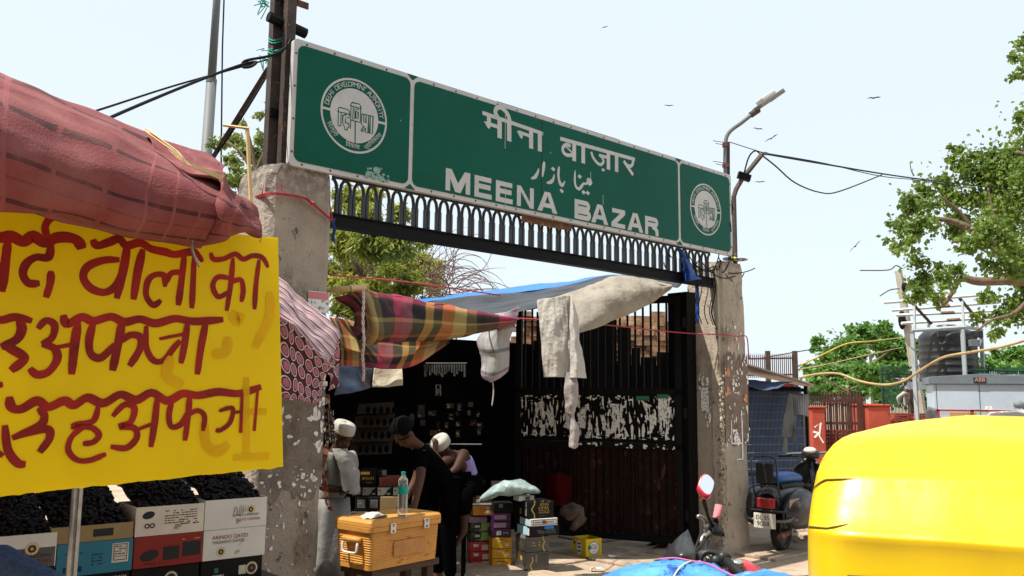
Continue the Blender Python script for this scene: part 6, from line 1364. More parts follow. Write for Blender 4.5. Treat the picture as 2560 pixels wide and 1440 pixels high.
mb = MB(); mb.tube(spline([B(1772, 1330, 4.47), B(1757, 1345, 4.44), B(1753, 1355, 4.43)], 10), .014, 8); mb.tube(spline([B(1772, 1310, 4.5), B(1760, 1296, 4.47), B(1749, 1290, 4.44), B(1745, 1292, 4.43)], 14), [.012]*6+[.010]*5+[.008]*3+[.012], 8); mb.tube([B(1770, 1305, 4.5), B(1762, 1325, 4.47)], .014, 8); mb.build('brake_lever', mat('grey_alloy', (.3, .3, .3), rough=.4, metal=.8), mo, smooth=True)
mb = MB(); mb.tube([B(1784, 1318, 4.5), B(1770, 1290, 4.48), B(1762, 1262, 4.46), B(1757, 1240, 4.45)], [.010, .009, .010, .011], 8); mb.tube([B(1766, 1275, 4.47), B(1759, 1248, 4.455)], .013, 8); st_m = mb.build('mirror_stem', m_blkp, mo, smooth=True)
T7 = lambda x, y, Y: P(1480+x/5.12, 1180+y/5.12, Y)
outl = [(1395, 110), (1425, 55), (1470, 32), (1515, 45), (1555, 90), (1570, 130), (1555, 190), (1525, 250), (1490, 285), (1450, 285), (1405, 250), (1370, 190)]
oc = Vector((0, 0, 0)); pts = [Vector(p) for p in spline([T7(x, y, 4.43) for x, y in outl+outl[:1]], 40)][:-1]
for p in pts: oc += p
oc /= len(pts)
for p in pts: p.y += (p.z-oc.z)*.62
pts = [Vector(((p.x-oc.x)*(p.y/oc.y)+oc.x, p.y, p.z)) for p in pts]; ax = Vector((.05, .85, -.52)).normalized()
mb = MB(); back = [[oc+(p-oc)*s_+ax*d_ for p in pts] for s_, d_ in ((.93, -.004), (1.03, -.006), (1.10, .006), (1.09, .02), (.85, .045), (.4, .062), (.03, .066))]
back = [[q+Vector((-.008, 0, -.008))*max(0, min(1, i/2)) for q in r] for i, r in enumerate(back)]
mb.grid(back, close=True); mi = mb.build('mirror_shell', m_redb, mo, smooth=True)
MB().tube([oc+Vector((-.012, .0, -.06)), B(1757, 1232, 4.45)], [.034, .015], 10).build('mirror_neck', m_redb, mo, smooth=True)
gn = Vector((-.1, -.82, .56)).normalized()
mb = MB(); mb.add([oc+(p-oc)*.945-ax*.003 for p in pts], [tuple(range(len(pts)))[::-1]]); 
mb.build('mirror_glass', m_mirror, mi)
rows = [[T7(900, 1130, 4.35), T7(960, 1010, 4.3), T7(1050, 890, 4.28), T7(1140, 805, 4.3), T7(1222, 745, 4.36)], [T7(980, 1140, 4.15), T7(1040, 1030, 4.12), T7(1110, 930, 4.15), T7(1175, 860, 4.22), T7(1228, 760, 4.34)], [T7(1100, 1150, 4.06), T7(1150, 1060, 4.05), T7(1190, 970, 4.1), T7(1215, 890, 4.2), T7(1232, 780, 4.33)], [T7(1330, 1160, 4.05), T7(1325, 1020, 4.08), T7(1290, 930, 4.16), T7(1255, 850, 4.25), T7(1235, 790, 4.33)]]
hang('fly_screen', m_smoke, rows, 24, 16, .0, 5, 1, None, None, parent=mo)
mb = MB(); mb.ell(T7(1180, 1110, 4.3), (.07, .09, .09), 16, 10); mb.build('headlamp', m_blkp, mo, smooth=True)
MB().tube(spline([T7(1222, 745, 4.36), T7(1260, 850, 4.25), T7(1330, 1010, 4.1)], 12), .004, 5).build('screen_edge', m_blkp, mo)
mb = MB(); mb.ell(T7(1440, 1120, 4.22), (.045, .05, .045), 14, 10); mb.build('speedometer', m_chrome, mo, smooth=True)
mb = MB()
for a, b, c in ((T7(1420, 700, 4.42), T7(1370, 850, 4.3), T7(1310, 1010, 4.2)), (T7(1440, 830, 4.4), T7(1420, 900, 4.3), T7(1330, 1010, 4.2)), (T7(1560, 1150, 4.1), T7(1480, 1060, 4.15), T7(1380, 1100, 4.2)), (T7(1275, 850, 4.3), T7(1240, 860, 4.3), T7(1215, 890, 4.3))): mb.tube(spline([a, b, c], 14), .006, 6)
mb.build('control_cable', m_rubber, mo, smooth=True)
mb = MB(); rows = []
tk = [(T7(1620, 1290, 4.18), .02), (T7(1680, 1230, 4.18), .07), (T7(1820, 1205, 4.18), .1), (T7(1990, 1215, 4.18), .11), (T7(2130, 1270, 4.18), .085), (T7(2230, 1300, 4.18), .05), (T7(2300, 1330, 4.18), .015)]
for p, r in tk: rows.append([p+Vector((0, math.cos(a)*r*1.1, math.sin(a)*r*.9-r*.62)) for a in [6.2832*q/18 for q in range(18)]])
rows = [list(r) for r in zip(*[spline([rows[i][q] for i in range(len(rows))], 24) for q in range(18)])]
mb.grid(rows, close=True); mb.build('fuel_tank', m_redb, mo, smooth=True)
mb = MB(); mb.ell(T7(1855, 1170, 4.1), (.035, .03, .02), 10, 8); mb.build('tank_badge', m_chrome, mo, smooth=True)
def wheel(parent, c, R, w_, axis, rim=True, name='wheel', m_t=None):
    """tyre with rim and spokes"""
    o = MB(); prof = []
    ax_ = Vector(axis).normalized()
    t_ = MB(); u = UP; v = ax_.cross(u).normalized(); n = 36; rows = []
    for k in range(13):
        a = math.pi*2*k/12; rows.append([Vector(c)+(u*math.cos(b)+v*math.sin(b))*(R-w_*.5+math.cos(a)*w_*.5)+ax_*math.sin(a)*w_*.5 for b in [6.2832*q/n for q in range(n)]])
    t_.grid(rows, close=True); wo = t_.build(name, m_t or m_rubber, parent, smooth=True)
    r_ = MB(); r_.grid([[Vector(c)+(u*math.cos(b)+v*math.sin(b))*rr+ax_*d for b in [6.2832*q/n for q in range(n)]] for rr, d in ((R-w_*.95, -w_*.3), (R-w_*1.15, 0), (R-w_*.95, w_*.3))], close=True)
    for q in range(6): a = 6.2832*q/6; r_.tube([Vector(c), Vector(c)+(u*math.cos(a)+v*math.sin(a))*(R-w_)], .011, 5)
    r_.tube([Vector(c)-ax_*w_*.6, Vector(c)+ax_*w_*.6], R*.14, 12); r_.build('rim', m_galv, wo)
    return wo
for x in (.52, 1.80): wheel(mo, (x, 4.32, .30), .30, .09, (0, 1, .1))
mb = MB()
for d in (-.08, .08): mb.tube([Vector((.52, 4.32+d, .30)), Vector((.93, 4.27+d, .82))], .018, 8)
mb.build('fork', m_chrome, mo, smooth=True)
mb = MB(); mb.tube([(.93, 4.27, .78), (1.15, 4.28, .5), (1.4, 4.29, .35), (1.7, 4.3, .45)], .025, 8); mb.tube([(.95, 4.27, .75), (1.35, 4.25, .72), (1.95, 4.27, .78)], .022, 8); mb.build('frame', m_blkp, mo, smooth=True)
mb = MB(); mb.box(1.08, 1.42, 4.2, 4.42, .28, .55); mb.ell((1.18, 4.3, .56), (.1, .09, .13), 12, 8); mb.build('engine', m_galv, mo, bevel=.02)
mb = MB(); mb.para((1.3, 4.16, .70), (.62, 0, .04), (0, .22, 0), (0, 0, .08)); mb.build('seat', m_rubber, mo, bevel=.03)
mb = MB(); mb.tube([(1.25, 4.16, .3), (1.6, 4.13, .28), (2.05, 4.12, .36)], [.02, .035, .04], 10); mb.build('exhaust', m_chrome, mo, smooth=True)
mb = MB(); mb.grid([[Vector((.52+.33*math.cos(a), 4.25+.14*j, .30+.335*math.sin(a))) for a in [.5+2.2*q/14 for q in range(15)]] for j in range(2)]); mb.build('mudguard', m_redb, mo, smooth=True, solid=.004)
MB().tube([(1.35, 4.18, .3), (1.28, 3.98, .02)], .012, 6).build('side_stand', m_blkp, mo)
# blue tarpaulin bundle on a low cart in the foreground
m_blue = mat('bright_blue_plastic', (.02, .17, .55), rough=.45, var=.25, scale=5, col2=(.10, .34, .72), bump=.5, bscale=14); overlay(m_blue, (.008, .05, .26), 9, .56, .05); overlay(m_blue, (.006, .03, .14), 18, .62, .03, stretch=(1, 1, 2)); overlay(m_blue, (.22, .45, .75), 12, .62, .06)
bn = thing('tarpaulin_bundle', 'lumpy bundle under bright blue plastic tied with pink and white string in the foreground', 'bundle', (*P(1720, 1430, 3.2).xy, .6))
def htop(x, v):
    pts = [(1440, 1475), (1500, 1442), (1540, 1422), (1600, 1408), (1660, 1401), (1720, 1400), (1780, 1408), (1812, 1422), (1835, 1432), (1880, 1426), (1930, 1424), (1965, 1430), (2000, 1444), (2060, 1475)]
    for i in range(len(pts)-1):
        if pts[i][0] <= x <= pts[i+1][0]: u = (x-pts[i][0])/(pts[i+1][0]-pts[i][0]); return pts[i][1]+(pts[i+1][1]-pts[i][1])*u
mb = MB(); rows = []
for j in range(31):
    v = j/30; Y = 2.75+.75*v; row = []
    for i in range(71):
        x = 1442+616*i/70; z0 = P(x, htop(x, v), 3.2).z; prof = 1-(abs(v-.55)/.55)**2.6*.9 if v < .55 else 1-((v-.55)/.45)**2.6*.9
        X = P(x, 1440, 3.2).x; z = .55+(z0-.55)*max(.03, prof); q = Vector((X*9, Y*9, z*3)); row.append(Vector((X, Y, z+.012*noise.noise(q)*prof+.008*noise.noise(q*2.7)+.006*noise.noise(q*6)-.004)))
    rows.append(row)
mb.grid(rows); tb_ = mb.build('sheet', m_blue, bn, smooth=True, solid=.003)
def over(p0, p1, n=26, up=.006):
    out = []
    for i in range(n+1):
        u = i/n; X = p0[0]+(p1[0]-p0[0])*u; Y = p0[1]+(p1[1]-p0[1])*u
        a = min(range(71), key=lambda k: abs(rows[0][k].x-X)); b = min(range(31), key=lambda k: abs(rows[k][0].y-Y)); out.append(Vector((X, Y, rows[b][a].z+up)))
    return spline(out[::3], n)
MB().tube(over((.55, 3.23), (1.02, 2.98)), .0028, 6).build('pink_string', mat('pink_string', (.55, .12, .28), rough=.7), bn); MB().tube(over((.74, 3.3), (.42, 2.8)), .0032, 6).build('white_string', mat('pale_green_string', (.5, .55, .42), rough=.8), bn)
hcart = thing('hand_cart', 'low wooden cart under the blue plastic bundle at the bottom edge', 'cart', (.8, 3.1, 0))
MB().box(.2, 1.25, 2.72, 3.52, .5, .548).build('deck', m_wood, hcart, bevel=.005)
for x in (.25, 1.13):
    for y in (2.76, 3.42): MB().box(x, x+.06, y, y+.06, 0, .5).build('leg', m_wood, hcart)
# auto rickshaw
m_can = mat('yellow_canopy_vinyl', (.68, .46, .004), rough=.36, var=.06, scale=2, spec=.5, bump=.25, bscale=7, stretch=(1, 1, .35)); overlay(m_can, (.45, .27, .03), 4, .62, .1, amount=.5, stretch=(1, 1, .3)); overlay(m_can, (.3, .2, .05), 30, .72, .03, amount=.6)
m_agreen = mat('green_rickshaw_paint', (.02, .20, .07), rough=.3, var=.1, coat=.3)
ar = thing('auto_rickshaw', 'auto rickshaw seen from behind with glossy bright yellow canopy filling the lower right corner', 'auto rickshaw', (1.56, 3.6, 0))
AH = R_(23); AF = Vector((math.sin(AH), math.cos(AH), 0)); AR = Vector((math.cos(AH), -math.sin(AH), 0))
ac = P(2010, 1440, 2.6); ac.z = 0; AW = .655; A0 = ac+AR*AW
ar.location = A0+AF*1.2
def aq(x, y, z): return A0+AR*x+AF*y+UP*z
lv = [(1600, 2008, 0), (1520, 2008, 0), (1440, 2010, .0), (1400, 2011, .003), (1372, 2012, .003), (1359, 2013, .0), (1352, 2014, .002), (1342, 2014, .016), (1300, 2018, .049), (1260, 2023, .084), (1215, 2031, .122), (1201, 2034, .130), (1194, 2037, .142), (1175, 2043, .166), (1150, 2056, .20), (1122, 2078, .24), (1104, 2102, .275), (1093, 2130, .31), (1086, 2160, .345), (1078, 2190, .39), (1067, 2235, .46), (1057, 2300, .62), (1049, 2385, .85), (1043, 2450, 1.1), (1039, 2500, 1.35), (1037, 2550, 1.6), (1036, 2600, 1.85), (1036, 2628, 2.05)]
mb = MB(); rows = []; front = 2.35
for li, (y, xs, b) in enumerate(lv):
    z = P(2300, y, 2.45+.9*b).z; kx = (xs-1280)/F_PX; t_ = max(0, (2.6*kx-.894)/(.92+.39*kx)); w_ = max(.02, AW-t_); r = min(.15, w_*.6); row = []
    row.append((-w_, front, z))
    for k in range(8): row.append((-w_, front+(b+r-front)*(k+1)/8, z))
    for k in range(1, 9): a = R_(90*k/8); row.append((-w_+r-r*math.cos(a), b+r-r*math.sin(a), z))
    for k in range(1, 25): u = k/25; row.append((-w_+r+(2*w_-2*r)*u, b, z))
    for k in range(0, 9): a = R_(90-90*k/8); row.append((w_-r+r*math.cos(a), b+r-r*math.sin(a), z))
    for k in range(8): row.append((w_, b+r+(front-b-r)*(k+1)/8, z))
    row = [(p_[0]*(1-.04*max(0, p_[1]-b-.1)), p_[1], p_[2]-.085*max(0, p_[1]-b-.12)) for p_ in row]
    rib = .5+.5*math.cos((y-1197)/155*6.2832)
    o = []
    for p in row:
        q = aq(*p); n1 = noise.noise(Vector((p[0]*2.2+3, p[1]*2, z*5))); n2 = noise.noise(Vector((p[0]*9, p[1]*6, z*4)))
        o.append(q+(UP*.006-AF*.010)*n1+(UP-AF)*.0035*n2*(1-rib*.6)+AF*.008*(1-rib)*(1 if y > 1090 and p[1] < b+.01 else 0))
    rows.append(o)
mb.grid(rows[::-1]); mb.f.append([i for i in range(len(rows[0]))]); mb.build('canopy', m_can, ar, smooth=True)
zc_ = P(2300, 1440, 2.45).z
sm = MB()
def edge_x(y):
    for i in range(len(lv)-1):
        if lv[i][0] >= y >= lv[i+1][0]: return P(2300, y, 2.45+.9*lv[i][2]).z, lv[i][2]
for i0, i1 in ((8.9, 10.8), (5.9, 7.4)):
    pts = []
    for k in range(13):
        u = k/12; fi = i0+(i1-i0)*u**.75; c_ = 8.6+6.5*u; i_, j_ = int(fi), int(c_); p_ = rows[i_][j_].lerp(rows[i_+1][j_], fi-i_).lerp(rows[i_][j_+1].lerp(rows[i_+1][j_+1], fi-i_), c_-j_); pts.append(p_-AF*.003-AR*.003)
    sm.tube(spline(pts, 24), [.0008+.0022*math.sin(math.pi*k/24) for k in range(25)], 5)
for z_ in (zc_-.02,): sm.tube([aq(-AW+.12+.1*k, -.004, z_+.004*math.sin(k)) for k in range(11)], .002, 4)
sm.build('seam', mat('dark_seam', (.12, .07, .01), rough=.8), ar)
mb = MB(); mb.prism([aq(a, -.014, zc_-.275+b) for a, b in rrp(-.215, .215, 0, .262, .05)], AF*.004); mb.build('rear_window', m_blkp, ar)
zb_ = P(2300, 1600, 2.45).z
mb = MB(); rows = []
for z, g in ((zb_+.02, 0), (zb_-.3, .0), (.45, .02), (.32, .08)): rows.append([aq(a, b, z) for a, b in rrp(-AW+g, AW-g, .006+g, 1.8, .14)])
mb.grid(rows, close=True); mb.f.append([len(mb.v)-len(rows[0])+i for i in range(len(rows[0]))]); mb.build('body', m_agreen, ar, smooth=False)
mb = MB(); mb.grid([[aq(x*w_, y, z) for x in (-1, -.5, 0, .5, 1)] for y, z, w_ in ((1.8, .45, .6), (2.3, .5, .45), (2.55, .62, .3), (2.5, .95, .3), (2.38, 1.0, .62))]); mb.build('front_cowl', m_agreen, ar, smooth=True, solid=.02)
for s_ in (-1, 1): wheel(ar, aq(s_*.56, .4, .22), .22, .12, AR); MB().para(aq(s_*.5-.05, -.012, .6), AR*.1, AF*.03, UP*.12).build('tail_lamp', m_redp, ar, bevel=.01); MB().tube([aq(s_*.62, 1.7, .5), aq(s_*.63, 2.25, 1.0), aq(s_*.6, 2.3, 1.42)], .018, 8).build('pillar_tube', m_blkp, ar)
wheel(ar, aq(0, 2.35, .22), .22, .1, AR)
MB().para(aq(-.5, .45, .45), AR*1.0, AF*.45, UP*.17).build('bench_seat', m_rubber, ar, bevel=.03)
# parked scooter
m_scb = mat('dusty_black_scooter', (.022, .022, .024), rough=.32, var=.4, scale=9, spec=.5); overlay(m_scb, (.16, .12, .085), 7, .56, .12); m_dust = mat('dust_caked_paint', (.36, .25, .16), rough=.8, var=.3, scale=12)
m_seatb = mat('blue_seat_vinyl', (.008, .075, .25), rough=.45, var=.25, scale=8)
sr = PZ(1925, 1380)+Vector((.13, 0, 0)); hd_ = Vector((.64, .77, 0)).normalized(); sp_ = Vector((hd_.y, -hd_.x, 0))   # forward, right
sc = thing('scooter', 'dusty black scooter with blue seat and red tail lamp parked behind the right pillar', 'scooter', sr)
Q = lambda f, r, u: sr+hd_*f+sp_*r+UP*u
wheel(sc, Q(0, 0, .22), .22, .10, sp_); wheel(sc, Q(1.22, 0, .22), .22, .09, sp_)
def shell(name, sec, m, seg=20, label=None):
    rows = [[Q(f+df*0, r0+rr*math.cos(a), z0+rz*math.sin(a)) for a in [6.2832*q/seg for q in range(seg)]] for f, r0, z0, rr, rz, df in sec]
    cols = [spline([rows[i][q] for i in range(len(rows))], 22) for q in range(seg)]
    b = MB(); b.grid([[cols[q][i] for q in range(seg)] for i in range(23)], close=True); n_ = len(b.v); b.f += [list(range(seg)), [n_-seg+q for q in range(seg)][::-1]]
    return b.build(name, m, sc, smooth=True, label=label)
shell('rear_body', [(-.36, 0, .56, .11, .10, 0), (-.25, 0, .58, .15, .16, 0), (0, 0, .60, .17, .17, 0), (.35, 0, .58, .16, .15, 0), (.5, 0, .5, .13, .18, 0)], m_scb)
for s_ in (-1, 1):
    shell('side_cowl', [(-.34, s_*.18, .44, .02, .05, 0), (-.26, s_*.22, .47, .10, .16, 0), (-.05, s_*.24, .49, .13, .215, 0), (.2, s_*.23, .47, .11, .185, 0), (.38, s_*.18, .42, .05, .09, 0), (.45, s_*.16, .4, .015, .03, 0)], m_scb)
b = MB(); b.grid([[Q(-.32+.02*i, .21+.07*math.sin(i*.25)+.022, .60-.02*j+.02*math.sin(i*.3)) for i in range(7)] for j in range(10)]); b.build('dust_patch', m_dust, sc, smooth=True)
shell('seat', [(-.25, 0, .79, .10, .03, 0), (-.18, 0, .80, .13, .06, 0), (.1, 0, .80, .14, .065, 0), (.38, 0, .78, .11, .055, 0), (.46, 0, .76, .06, .03, 0)], m_seatb)
shell('seat_base', [(-.24, 0, .72, .13, .05, 0), (.1, 0, .72, .15, .05, 0), (.44, 0, .70, .11, .05, 0)], m_rubber)
b = MB(); b.para(Q(-.41, -.10, .50), sp_*.2, hd_*.07, UP*.11); b.build('tail_lamp', mat('red_lens', (.22, .008, .012), rough=.25, spec=.6), sc, bevel=.015)
b = MB(); b.para(Q(-.44, -.12, .30), sp_*.24, hd_*.012, UP*.155); pl_ = b.build('number_plate', mat('dirty_plate', (.52, .49, .42), rough=.7, var=.2, scale=20), sc, bevel=.004)
b = MB(); letters(b, 'DL 3S', Q(-.4425, -.095, .39), sp_, UP, .06); letters(b, '9068', Q(-.4425, -.085, .325), sp_, UP, .07); b.build('lettering', m_ink, pl_)
b = MB()
for r in (-.14, .14): b.tube(spline([Q(-.30, r, .58), Q(-.38, r, .72), Q(-.42, r, .98), Q(-.40, r*.8, 1.03), Q(-.38, r*.3, 1.05)], 16), .010, 6)
b.tube([Q(-.38, -.05, 1.05), Q(-.38, .05, 1.05)], .010, 6)
for z in (.74, .84): b.tube([Q(-.405, -.14, z), Q(-.405, .14, z)], .008, 6)
b.tube([Q(-.40, -.22, .48), Q(-.40, .26, .48)], .012, 6); b.build('luggage_rack', m_blkp, sc, smooth=True); MB().para(Q(-.415, -.10, .76), sp_*.2, hd_*.03, UP*.22).build('back_pad', m_rubber, sc, bevel=.02)
b = MB(); b.para(Q(.48, -.18, .22), sp_*.36, hd_*.5, UP*.04); b.build('floorboard', m_scb, sc, bevel=.01)
rows = []
for j, (z, wd, f0) in enumerate(((.24, .17, 1.0), (.4, .19, 1.03), (.6, .22, 1.04), (.75, .23, 1.03), (.88, .18, 1.0), (.95, .08, .98))): rows.append([Q(f0-.10*abs(u)**2.2, u*wd, z-(.03*u*u if j > 3 else 0)) for u in [-1+q/6 for q in range(13)]])
b = MB(); b.grid(fan(rows, 24, 20)); b.build('leg_shield', m_scb, sc, smooth=True, solid=.02)
b = MB(); b.para(Q(.80, -.17, .38), sp_*.34, hd_*.16, UP*.30); b.build('glove_box', m_scb, sc, bevel=.03)
b = MB(); b.tube([Q(1.22, 0, .22), Q(1.06, 0, .55), Q(.98, 0, .98)], [.05, .045, .04], 10); b.build('steering_column', m_scb, sc, smooth=True)
b = MB(); b.grid([[Q(1.22+.27*math.cos(a), .09*u, .22+.27*math.sin(a)) for a in [.15+2.7*q/14 for q in range(15)]] for u in (-1, -.5, 0, .5, 1)]); b.build('front_mudguard', m_scb, sc, smooth=True, solid=.008)
b = MB(); b.ell(Q(.96, 0, 1.02), (.09, .09, .075), 16, 10); b.tube([Q(.96, -.10, 1.01), Q(.96, .10, 1.01)], .05, 10); b.build('headset', m_scb, sc, smooth=True)
b = MB(); b.ell(Q(.93, 0, 1.055), (.075, .075, .045), 16, 10); b.build('speedometer', mat('chalky_cream', (.55, .52, .42), rough=.6), sc, smooth=True)
b = MB(); b.tube([Q(.96, -.30, 1.0), Q(.97, -.1, 1.02), Q(.97, .1, 1.03), Q(.93, .30, 1.06)], .013, 8); b.build('handlebar', m_galv, sc, smooth=True)
for s_, z in ((-1, .99), (1, 1.065)): MB().tube([Q(.955-.02*s_, .24*s_, z), Q(.93-.02*s_, .40*s_, z+.01*s_)], .019, 10).build('grip', m_rubber, sc, smooth=True); MB().tube([Q(.97, .16*s_, z-.01), Q(1.02, .28*s_, z-.02), Q(1.0, .40*s_, z-.03)], .007, 6).build('brake_lever', m_rubber, sc)
b = MB(); b.tube([Q(-.1, .12, .24), Q(-.45, .17, .22)], .035, 10); b.build('exhaust', m_rust, sc, smooth=True)
b = MB(); b.tube(spline([Q(-.30, .27, .42), Q(-.38, .18, .38), Q(-.38, -.18, .38), Q(-.30, -.27, .42)], 16)+[], .016, 6); b.tube([Q(-.34, .29, .40), Q(.35, .29, .36)], .014, 6); b.build('crash_guard', m_galv, sc, smooth=True)
mb = MB(); r2 = random.Random(4)
for i in range(26):
    p = PZ(1960+r2.uniform(-20, 60), 1345+r2.uniform(-25, 25)); q = r2.uniform(.03, .09); mb.para(p+UP*-.01, Vector((q, q*.4, 0)), Vector((-q*.4, q, .01)), UP*q*.6)
mb.build('rubble', m_ground, bevel=.01, label='broken bricks and rubble lying behind the scooter', cat='rubble', kind='stuff')
# ================================================================ beyond the gate on the right: shed, red gate, kiosk, tank, trees
m_mesh = mat('grey_mesh_wire', (.16, .18, .20), rough=.6); m_dblue = mat('deep_blue_tarp', (.012, .05, .16), rough=.7, var=.35, scale=3, bump=.3, bscale=7, spec=.2)
sh = thing('stall_shed', 'small stall shed of dark blue tarpaulin behind wire mesh with a sloping tin roof', 'stall', (*P(1950, 1200, 12.2).xy, 0))
a, b = P(1780, 1200, 11.9), P(2022, 1200, 12.5); a.z = b.z = 0; d = b-a; n_ = Vector((d.y, -d.x, 0)).normalized()
mb = MB(); cloth(mb, [[a+d*u-n_*.10+UP*z for u in (0, .25, .5, .75, 1)] for z in (.02, .6, 1.2, 1.85)], 40, 24, .03, 2.5, 3); mb.build('tarp_wall', m_dblue, sh, smooth=True)
mb = MB()
for i in range(74): p = a+d*(i/73); mb.tube([p+UP*.1, p+UP*1.80], .0035, 3)
for i in range(16): z = .12+i*.113; mb.tube([a+UP*z, b+UP*z], .005, 3)
mb.build('wire_mesh', m_mesh, sh)
mb = MB(); mb.tube([b, b+UP*1.86], .03, 4); mb.tube([a, a+UP*1.9], .03, 4); mb.tube([a+UP*1.80, b+UP*1.80], .025, 4); mb.tube([a+UP*.62, b+UP*.62], .02, 4); mb.build('frame', m_black, sh)
r0 = [P(1780, 880, 11.6), P(1880, 914, 11.6), P(2034, 962, 11.9)]; r1 = [P(1780, 905, 14), P(1880, 936, 14), P(2024, 968, 14.4)]
mb = MB(); mb.grid([[p for p in r0], [q for q in r1]]); mb.build('tin_roof', mat('grey_tin', (.3, .29, .28), rough=.5, metal=.4, var=.3, scale=5), sh, solid=.02)
mb = MB(); mb.para(a+d*0-n_*1.6, d, n_*.02, UP*1.75); mb.para(b-n_*1.6, n_*1.5, d.normalized()*.02, UP*1.75); mb.build('inner_wall', m_dark, sh)
hang('awning_flap', mat('slate_blue_cloth', (.05, .065, .11), rough=.9, var=.2), [[P(1860, 948, 11.85), P(1930, 955, 11.8), P(1985, 956, 11.85)], [P(1862, 965, 11.7), P(1925, 975, 11.65), P(1965, 962, 11.75)]], 20, 8, .03, 4, 6, None, None, parent=sh)
m_stripe = uvbands('striped_shirt_cloth', [(0, (.28, .28, .27)), (.5, (.07, .075, .08)), (.75, (.28, .28, .27))], [(0, (.28, .28, .27)), (.5, (.27, .27, .26))], 9, 1, .95, .15, .15)
T8 = lambda x, y, Y=12.05: P(1860+x/4.5, 860+y/4.5, Y)
shi = thing('hanging_shirt', 'grey striped shirt hung against the wire mesh of the blue stall', 'shirt', T8(620, 560))
hang('back', m_stripe, [[T8(520, 555), T8(620, 575), T8(725, 560)], [T8(535, 680), T8(620, 690, 12.0), T8(728, 680)], [T8(560, 790), T8(640, 795, 12.0), T8(720, 820)]], 18, 14, .03, 5, 2, None, None, parent=shi)
hang('sleeve', m_stripe, [[T8(500, 560), T8(535, 560)], [T8(450, 800), T8(560, 790, 12.0)], [T8(415, 1050), T8(530, 1050, 12.0)]], 12, 24, .03, 6, 3, None, None, parent=shi)
hang('sleeve', m_stripe, [[T8(540, 780), T8(600, 790)], [T8(540, 950), T8(575, 960, 12.0)], [T8(540, 1100), T8(605, 1180, 12.0)]], 8, 24, .03, 6, 4, None, None, parent=shi)
hang('tail', m_stripe, [[T8(450, 1040), T8(490, 1040)], [T8(430, 1220), T8(482, 1230)]], 6, 10, .02, 6, 5, None, None, parent=shi)
m_rr = mat('rusty_red_rail', (.07, .022, .015), rough=.85, var=.4, scale=9); m_redw = mat('red_limewash', (.36, .062, .035), rough=.9, var=.2, scale=2.5, bump=.3, bscale=12); overlay(m_redw, (.2, .035, .022), 3, .58, .1); overlay(m_redw, (.5, .3, .25), 9, .66, .04)
m_redb2 = mat('red_brick', (.26, .045, .028), rough=.95, var=.3, scale=6, bump=.6, bscale=18); overlay(m_redb2, (.07, .02, .015), 10, .56, .05)
rf = thing('railing', 'rusty spiked railing on the wall above the tin roof', 'railing', P(1935, 940, 20))
za = P(1935, 945, 20).z
mb = MB()
for i in range(24): p = P(1872+i*5.0, 945, 20); mb.tube([p, p+UP*.52, p+UP*.58], [.0115, .0115, .001], 4)
mb.tube([P(1870, 897, 20), P(1992, 895, 20)], .018, 4); mb.tube([P(1870, 938, 20), P(1992, 936, 20)], .018, 4); mb.build('spikes', m_rr, rf)
mb = MB()
for x in (1921, 1989): p = P(x, 950, 20); mb.box(p.x-.05, p.x+.05, p.y-.05, p.y+.05, p.z-.2, p.z+.68)
mb.build('post', m_dsteel, rf)
p = P(1860, 950, 20); q = P(1996, 950, 20); MB().box(p.x, q.x, 20.1, 20.4, 0, p.z-.05).build('brick_wall', m_redb2, label='red brick wall under the rusty spiked railing behind the shed', cat='wall')
def block(name, x0, x1, yt, Y, m, label, cat, dep=.5, grp=None, yaw=0):
    p = P(x0, yt, Y); q = P(x1, yt, Y); t = thing(name, label, cat, ((p.x+q.x)/2, Y+dep/2, 0), 0, grp)
    mb = MB(); mb.box(p.x, q.x, Y, Y+dep, 0, p.z-.05); mb.build('shaft', m, t, bevel=.03)
    mb = MB(); mb.box(p.x-.03, q.x+.03, Y-.03, Y+dep+.03, p.z-.05, p.z); mb.build('cap', m, t, bevel=.02); return t, p, q
t, p, q = block('gate_pillar', 2028, 2063, 1015, 19.5, m_redw, 'narrow red limewashed pillar left of the small rusty gate', 'pillar', .35, 'red pillars of the small gate')
mb = MB(); stroke(mb, [(p.x+.06, 1.05), (p.x+.2, 1.15), (p.x+.16, .85), (p.x+.25, .7)], .03, lambda a, b: (a, 19.497, b)); stroke(mb, [(p.x+.02, .95), (p.x+.15, .92), (p.x+.05, .82)], .05, lambda a, b: (a, 19.496, b)); mb.build('paint_marks', m_paper, t)
t, p2, q2 = block('gate_pillar', 2168, 2226, 1010, 19.5, m_redw, 'broad red limewashed pillar right of the small rusty gate', 'pillar', .9, 'red pillars of the small gate')
gt = thing('small_gate', 'small rusty barred gate between the two red pillars', 'gate', (P(2115, 1100, 19.6).x, 19.7, 0))
x0, x1 = q.x+.02, p2.x-.04; zt = P(2100, 1000, 19.7).z
for i in range(13): x = x0+.04+(x1-x0-.08)*i/12; MB().tube([(x, 19.7, .15), (x, 19.7, zt+.12), (x, 19.72, zt+.2)], [.016, .016, .002], 5).build('bar', m_rr, gt)
mb = MB()
for z in (.22, .62, P(2100, 1058, 19.7).z, zt-.03): mb.box(x0, x1, 19.66, 19.69, z-.03, z+.03)
mb.box(x1-.14, x1-.02, 19.62, 19.66, .1, zt+.1); mb.build('frame', m_rr, gt)
mb = MB(); r2 = random.Random(7); z = 0
while z < .9:
    x = x0-.1+(.12 if int(z/.09) % 2 else 0)
    while x < x1: wl = .22; mb.box(x, min(x+wl-.015, x1), 20.0, 20.2, z, z+.075); x += wl
    z += .09
mb.build('brick_wall', m_redb2, label='low red brick wall seen through the small rusty gate', cat='wall')
p = P(2222, 1040, 29.6); q = P(2316, 1040, 29.6)
mb = MB(); r2 = random.Random(9); z = 0
